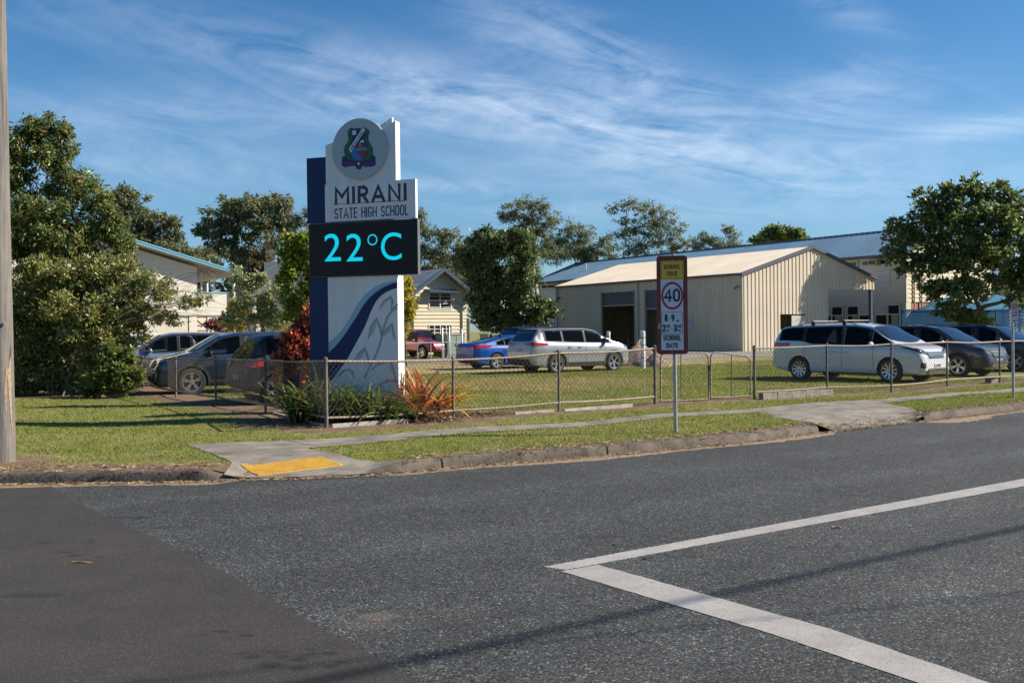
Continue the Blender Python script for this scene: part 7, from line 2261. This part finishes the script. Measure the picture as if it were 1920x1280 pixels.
KL = suv(4.89, 1.93, 1.73, 2.79, .93, .375, hood=1.12, belt=1.13, tailz=1.20, wsx=.62, cowl=1.42, roofend=-1.9)
KL.dlo = (KL.xr + .62, KL.dlo[1]); KL.panes[0] = (KL.xr + .70, KL.panes[0][1])
KL.lamps[1] = ("taillight", [(.40, 1.08), (.90, 1.04), (1.28, 1.09)], [(.40, 1.15), (.90, 1.19), (1.28, 1.16)], "R", None, TAIL, .010)
KL.lamps.append(("rear_spoiler", [(-.62, 1.60), (.62, 1.60)], [(-.62, 1.66), (.62, 1.66)], "RR", None, CTR, .02))
def place(pxA, pyA, pxB, wb_, far=True, z=.14):
    """pixel of the near rear/front wheel contact A and pixel column of wheel B"""
    A = G(pxA, pyA, z); r = ray(pxB, 620); d = Vector((r.x / r.y, 1, 0))
    a_ = d.dot(d); b_ = -2 * (A.x * d.x + A.y); c_ = A.x ** 2 + A.y ** 2 - wb_ ** 2
    q = max(0, b_ * b_ - 4 * a_ * c_); t_ = (-b_ + (1 if far else -1) * math.sqrt(q)) / 2 / a_
    B = d * t_
    return A, B
def car_at(contact, which, side, heading, s):
    """location of the car origin given one tyre contact; which: 'f'/'r', side: +1 left / -1 right"""
    f = Vector((math.cos(heading), math.sin(heading), 0)); l = Vector((-f.y, f.x, 0))
    ax = s.wb / 2 if which == "f" else -s.wb / 2
    p = Vector((contact.x, contact.y, 0)) - f * ax - l * side * (s.W / 2 - .1)
    p.z = zg(p.x, p.y) - .002
    return p
HK = R(33.0)
A = G(1043, 699)
make_car("parked_car", "silver seven seat wagon parked side on behind the front fence", "car", KL, car_at(A, "r", -1, HK, KL), HK, paint("silver", (.36, .37, .38), .6, .32),
         opts=dict(spokes=5, split=True, spw=.017, rails=(-1.7, .35), railmat=CTR, surround=CTR, chrome=True, archmat=CPL, clad=True, platetext="214 XJ6", plates="R", handlemat=CHR, antenna=-1.4))

CM = suv(4.88, 1.84, 1.45, 2.82, .96, .345, hood=.93, belt=.97, tailz=1.0, wsx=.42, cowl=1.30, roofend=-.9)
xr = CM.xr
CM.top = [(xr, .55), (xr + .02, .82), (xr + .06, 1.03), (xr + .10, 1.10), (xr + .55, 1.12), (xr + .62, 1.135), (-.95, 1.37), (-.45, 1.445), (0, 1.45), (.42, 1.39), (1.30, .99), (1.6, .95), (CM.xf - .4, .86), (CM.xf - .12, .74), (CM.xf, .5)]
CM.belt = [(xr, .98), (-1.4, .99), (0, .95), (1.2, .92), (CM.xf, .7)]
CM.bot = [(xr, .36), (xr + .2, .24), (xr + .6, .18), (CM.xf - .5, .17), (CM.xf, .25)]
CM.dlo = (-1.42, 1.16); CM.panes = [(-1.38, -1.0), (-.96, -.04), (.04, .98)]; CM.rw = ("top", -.98, xr + .66, .55, .66); CM.platez = (.45, .86); CM.sill = .36; CM.mirror = (.86, .96); CM.handlez = .84; CM.handles = [-.30, -.98]
CM.lamps = [("taillight", [(.45, .92), (.85, .86), (1.25, .94)], [(.45, 1.0), (.85, 1.02), (1.25, 1.02)], "R", None, TAIL, .008),
            ("headlight", [(.4, .66), (.9, .70)], [(.4, .74), (.9, .80)], "F", None, HEAD, .006),
            ("rear_valance", [(-.7, .32), (.7, .32)], [(-.7, .42), (.7, .42)], "RR", None, CPL, .006),
            ("lower_grille", [(-.6, .3), (.6, .3)], [(-.6, .55), (.6, .55)], "FF", None, CTR, .006)]
A = G(931, 692)
make_car("parked_car", "bright blue sedan parked behind the tail of the silver wagon", "car", CM, car_at(A, "r", -1, HK, CM), HK, mat("paint blue", (.0, .062, .30), .35, metal=.1, coat=.6),
         opts=dict(spokes=5, split=True, clad=False, platetext="907 KTL", plates="R", spw=.028))

# van
KI = suv(5.11, 1.985, 1.74, 3.06, .96, .36, hood=1.08, belt=1.06, tailz=1.12, wsx=.86, cowl=1.66, roofend=-1.95)
KI.top = [(KI.xr, .60), (KI.xr + .02, .85), (KI.xr + .07, 1.15), (KI.xr + .22, 1.52), (KI.xr + .30, 1.66), (-1.9, 1.715), (-.5, 1.74), (.3, 1.735), (.85, 1.655), (1.75, 1.13), (1.95, 1.09), (KI.xf - .35, 1.05), (KI.xf - .15, .97), (KI.xf - .05, .78), (KI.xf, .50)]
KI.belt = [(KI.xr, 1.23), (-1.9, 1.21), (-1.45, 1.20), (-1.1, 1.11), (0, 1.09), (1.5, 1.05), (1.95, 1.02), (KI.xf, .84)]
KI.dlo = (KI.xr + .30, 1.52); KI.panes = [(KI.xr + .40, -1.42), (-1.34, -.06), (.03, .86), (.94, 1.42)]; KI.ws = (.86, 1.70, .64, .79); KI.mirror = (1.02, 1.08); KI.gaps = [-.02, 1.02, -1.32]; KI.handles = [-.28, .14]; KI.handlez = .90; KI.sill = .40
KI.lamps = [("headlight", [(.42, .80), (.78, .86), (1.16, 1.0)], [(.42, .88), (.78, .98), (1.18, 1.05)], "F", None, HEADD, .006),
            ("headlight_lens", [(.50, .82), (.74, .87)], [(.50, .86), (.74, .93)], "F", None, HEAD, .010),
            ("taillight", [(.62, .98), (.95, 1.0), (1.30, 1.06)], [(.62, 1.14), (.95, 1.16), (1.30, 1.16)], "R", None, TAIL, .008),
            ("grille", [(-.40, .71), (.40, .71)], [(-.50, .90), (.50, .90)], "FF", None, CTR, .006),
            ("lower_grille", [(-.62, .30), (.62, .30)], [(-.52, .42), (.52, .42)], "FF", None, CTR, .006),
            ("fog_recess", [(.66, .44), (.84, .44)], [(.66, .58), (.84, .60)], "F", None, CPL, .008)] + grille_bars(None, [.74, .80, .86], .41, CHR) + grille_bars(None, [.33, .39], .58, CHR)
A, B = place(1670, 717, 1500, KI.wb)
hk = math.atan2(A.y - B.y, A.x - B.x)
WPT = paint("white", (.62, .62, .61), .05, .30)
make_car("parked_van", "white people mover with roof bars parked nose towards the fence", "van", KI, car_at(A, "f", -1, hk, KI), hk, WPT,
         opts=dict(spokes=10, split=False, clad=False, platetext="545 BRW", plates="F", bars=(-1.2, -.1), rails=(-1.75, .3), railmat=CHR, handlemat=WPT, steer=0.0, spw=.03, chrome=False, antenna=-2.0))
# dark suv beside it
TU = suv(4.475, 1.85, 1.65, 2.67, .90, .36, hood=1.03, belt=1.03, tailz=1.10, wsx=.50, cowl=1.30, roofend=-1.5)
lz = .87
TU.lamps[0] = ("headlight", [(.46, .82), (.72, .84), (1.05, .94)], [(.46, .90), (.72, .95), (1.08, 1.0)], "F", None, HEAD, .006)
TU.lamps[2] = ("grille", [(-.28, .60), (.28, .60)], [(-.44, .90), (.44, .90)], "FF", None, CTR, .006)
TU.lamps += grille_bars(None, [.67, .76, .85], .34, CHR) + [("fog_lamp", [(.60, .58), (.84, .60)], [(.60, .66), (.84, .70)], "F", None, HEADD, .008), ("skid_plate", [(-.5, .33), (.5, .33)], [(-.55, .38), (.55, .38)], "FF", None, CHR, .012)]
A = G(1798, 706)
DK = paint("dark indigo", (.026, .028, .045), .45, .28)
make_car("parked_car", "dark indigo compact SUV with chrome grille between the white van and the last dark car", "car", TU, car_at(A, "f", -1, hk, TU), hk, DK, opts=dict(spokes=5, split=True, platetext="318 WGF", plates="F", rails=(-1.4, .2), railmat=CHR))
# third
A = G(1897, 697)
make_car("parked_car", "dark blue SUV cut by the right edge of the picture", "car", TU, car_at(A, "f", -1, hk, TU) + Vector((.25, .2, 0)), hk, paint("dark blue", (.016, .024, .050), .45, .28), opts=dict(spokes=5, split=False, platetext="662 LMR", plates="F", rails=(-1.4, .2), railmat=CTR, antenna=-1.2))
# utes
def ute(Wd=1.82):
    u = suv(5.3, Wd, 1.80, 3.0, .93, .385, hood=1.14, belt=1.13, tailz=1.1, wsx=.55, cowl=1.18, roofend=-.5)
    xr, xf = u.xr, u.xf
    u.top = [(xr, .62), (xr + .02, .9), (xr + .05, 1.08), (xr + .12, 1.10), (-1.02, 1.12), (-.96, 1.16), (-.86, 1.66), (-.75, 1.75), (-.3, 1.79), (.15, 1.775), (.52, 1.69), (1.18, 1.20), (1.4, 1.15), (xf - .35, 1.06), (xf - .1, .94), (xf - .03, .7), (xf, .55)]
    u.bot = [(xr, .52), (xr + .4, .42), (xf - .5, .34), (xf, .42)]
    u.belt = [(xr, 1.04), (-1.0, 1.05), (0, 1.04), (1.1, 1.02), (xf, .9)]
    u.dlo = (-.84, 1.02); u.panes = [(-.76, -.10), (-.03, .86)]; u.rw = ("rear", 1.2, 1.62, .55, .5); u.gaps = [-.06, -.90, .98]; u.handles = [-.3, -.85]; u.handlez = .98; u.mirror = (.78, 1.06); u.ws = (.54, 1.19, .58, .68)
    u.plan = [(xr, Wd / 2 * .95), (xr + .1, Wd / 2 * .99), (0, Wd / 2), (1.5, Wd / 2 * .99), (xf - .4, Wd / 2 * .93), (xf - .1, Wd / 2 * .78), (xf, Wd / 2 * .62)]
    u.lamps = [("headlight", [(.50, .86), (1.02, .96)], [(.50, .93), (1.02, 1.03)], "F", None, HEADD, .006), ("grille", [(-.44, .72), (.44, .72)], [(-.44, .98), (.44, .98)], "FF", None, CTR, .006),
               ("lower_grille", [(-.55, .45), (.55, .45)], [(-.55, .60), (.55, .60)], "FF", None, CTR, .006), ("taillight", [(.8, .8), (.93, .8)], [(.8, 1.0), (.93, 1.0)], "R", None, TAIL, .008)] + grille_bars(None, [.80, .90], .40, CHR)
    u.platez = (.52, .7); u.sill = .52
    return u
UT = ute()
A = D(793, 664, 61); A.z = 0
make_car("parked_ute", "red dual cab ute facing right in front of the small weatherboard house", "ute", UT, car_at(A, "f", -1, R(-47), UT) , R(-47), paint("red", (.30, .008, .018), .3, .3), group=None, opts=dict(spokes=6, split=False, platetext="580 TPN", plates="F"))
UW = ute()
def sportsbar(t, cast, patch, body, paintm):
    m = MB()
    for sg in (1, -1): m.tube([(-1.75, sg * .72, 1.1), (-1.30, sg * .66, 1.80), (-1.05, sg * .64, 1.84)], .038, 8)
    m.tube([(-1.30, -.66, 1.81), (-1.30, .66, 1.81)], .038, 8); m.tube([(-1.05, -.64, 1.84), (-1.05, .64, 1.84)], .03, 8)
    m.build("sports_bar", WPT, t, smooth=True, angle=60)
UW.extra = sportsbar
A = D(1925, 690, 47.5); A.z = 0
make_car("parked_ute", "white dual cab ute with a sports bar at the right edge behind the dark cars", "ute", UW, car_at(A, "r", -1, R(-30), UW) + Vector((1.1, 0, .0)), R(-30), WPT, group=None, opts=dict(spokes=6, split=False, plates=""))
# left side: dark blue suv, silver blue suv, black hatch
KO = suv(4.67, 1.84, 1.70, 2.70, .93, .375, hood=1.09, belt=1.06, tailz=1.1, wsx=.52, cowl=1.32, roofend=-1.7)
HL = R(208)
A = G(360, 741); A = A + (Vector((A.x, A.y, 0)).normalized() * .35)
make_car("parked_car", "dark steel blue SUV facing left behind the side street fence", "car", KO, car_at(A, "f", 1, HL, KO), HL, paint("steel blue", (.030, .048, .078), .5, .28), opts=dict(spokes=5, split=True, chrome=True, side_strip=True, plates="F", platetext="403 VYD", mirrormat=CTR))
A = D(252, 700, 31.5)
make_car("parked_car", "silver blue SUV second in the row behind the side street fence", "car", KO, car_at(A, "f", 1, HL, KO), HL, paint("silver blue", (.24, .27, .33), .55, .30), opts=dict(spokes=5, split=False, chrome=True, plates="F", platetext="771 HCP"))
A = D(180, 700, 35)
make_car("parked_car", "white car mostly hidden behind the sprawling left shrub", "car", KO, car_at(A, "f", 1, HL, KO), HL, WPT, opts=dict(plates=""))
HA = suv(3.95, 1.70, 1.62, 2.45, .80, .335, hood=1.0, belt=1.02, tailz=1.02, wsx=.45, cowl=1.15, roofend=-1.35)
HA.lamps[1] = ("taillight", [(.50, .86), (.80, .84), (1.02, .88)], [(.50, 1.0), (.80, 1.04), (1.02, 1.04)], "R", None, TAIL, .010)
HA.platez = (.5, .60)
A = G(518, 757)
make_car("parked_car", "black small SUV seen from behind beside the croton bush", "car", HA, car_at(A, "r", -1, R(33), HA), R(33), mat("paint black", (.012, .012, .013), .38, coat=.25), opts=dict(spokes=5, split=False, plates="R", platetext="159 QRB", spw=.03, rimmat=mat("steel wheel", (.14, .13, .12), .6, metal=.4)))
# cars glimpsed beyond
for px, d_, colr, lab, h_ in [(335, 42, (.11, .02, .025), "dark maroon car roof showing behind the silver blue SUV", 28), (362, 46, (.05, .05, .04), "olive black car roof under the cream building", 28), (402, 50, (.36, .28, .19), "tan car roof low behind the dark steel blue SUV", 28)]:
    p = D(px, 640, d_)
    make_car("parked_car", lab, "car", HA if px != 402 else CM, Vector((p.x, p.y, .14)), R(h_ + 180), paint(lab[:12], colr, .3, .35), group="cars glimpsed behind the front row", opts=dict(plates="", clad=False))
p = D(1025, 640, 49)
make_car("parked_car", "dark blue SUV with roof rails glimpsed behind the silver wagon", "car", KL, Vector((p.x, p.y, .22)), R(33), paint("deep blue", (.01, .02, .10), .3, .3), group="cars glimpsed behind the front row", opts=dict(plates="", rails=(-1.7, .35), railmat=CTR, bars=(-1.0, -.1)))
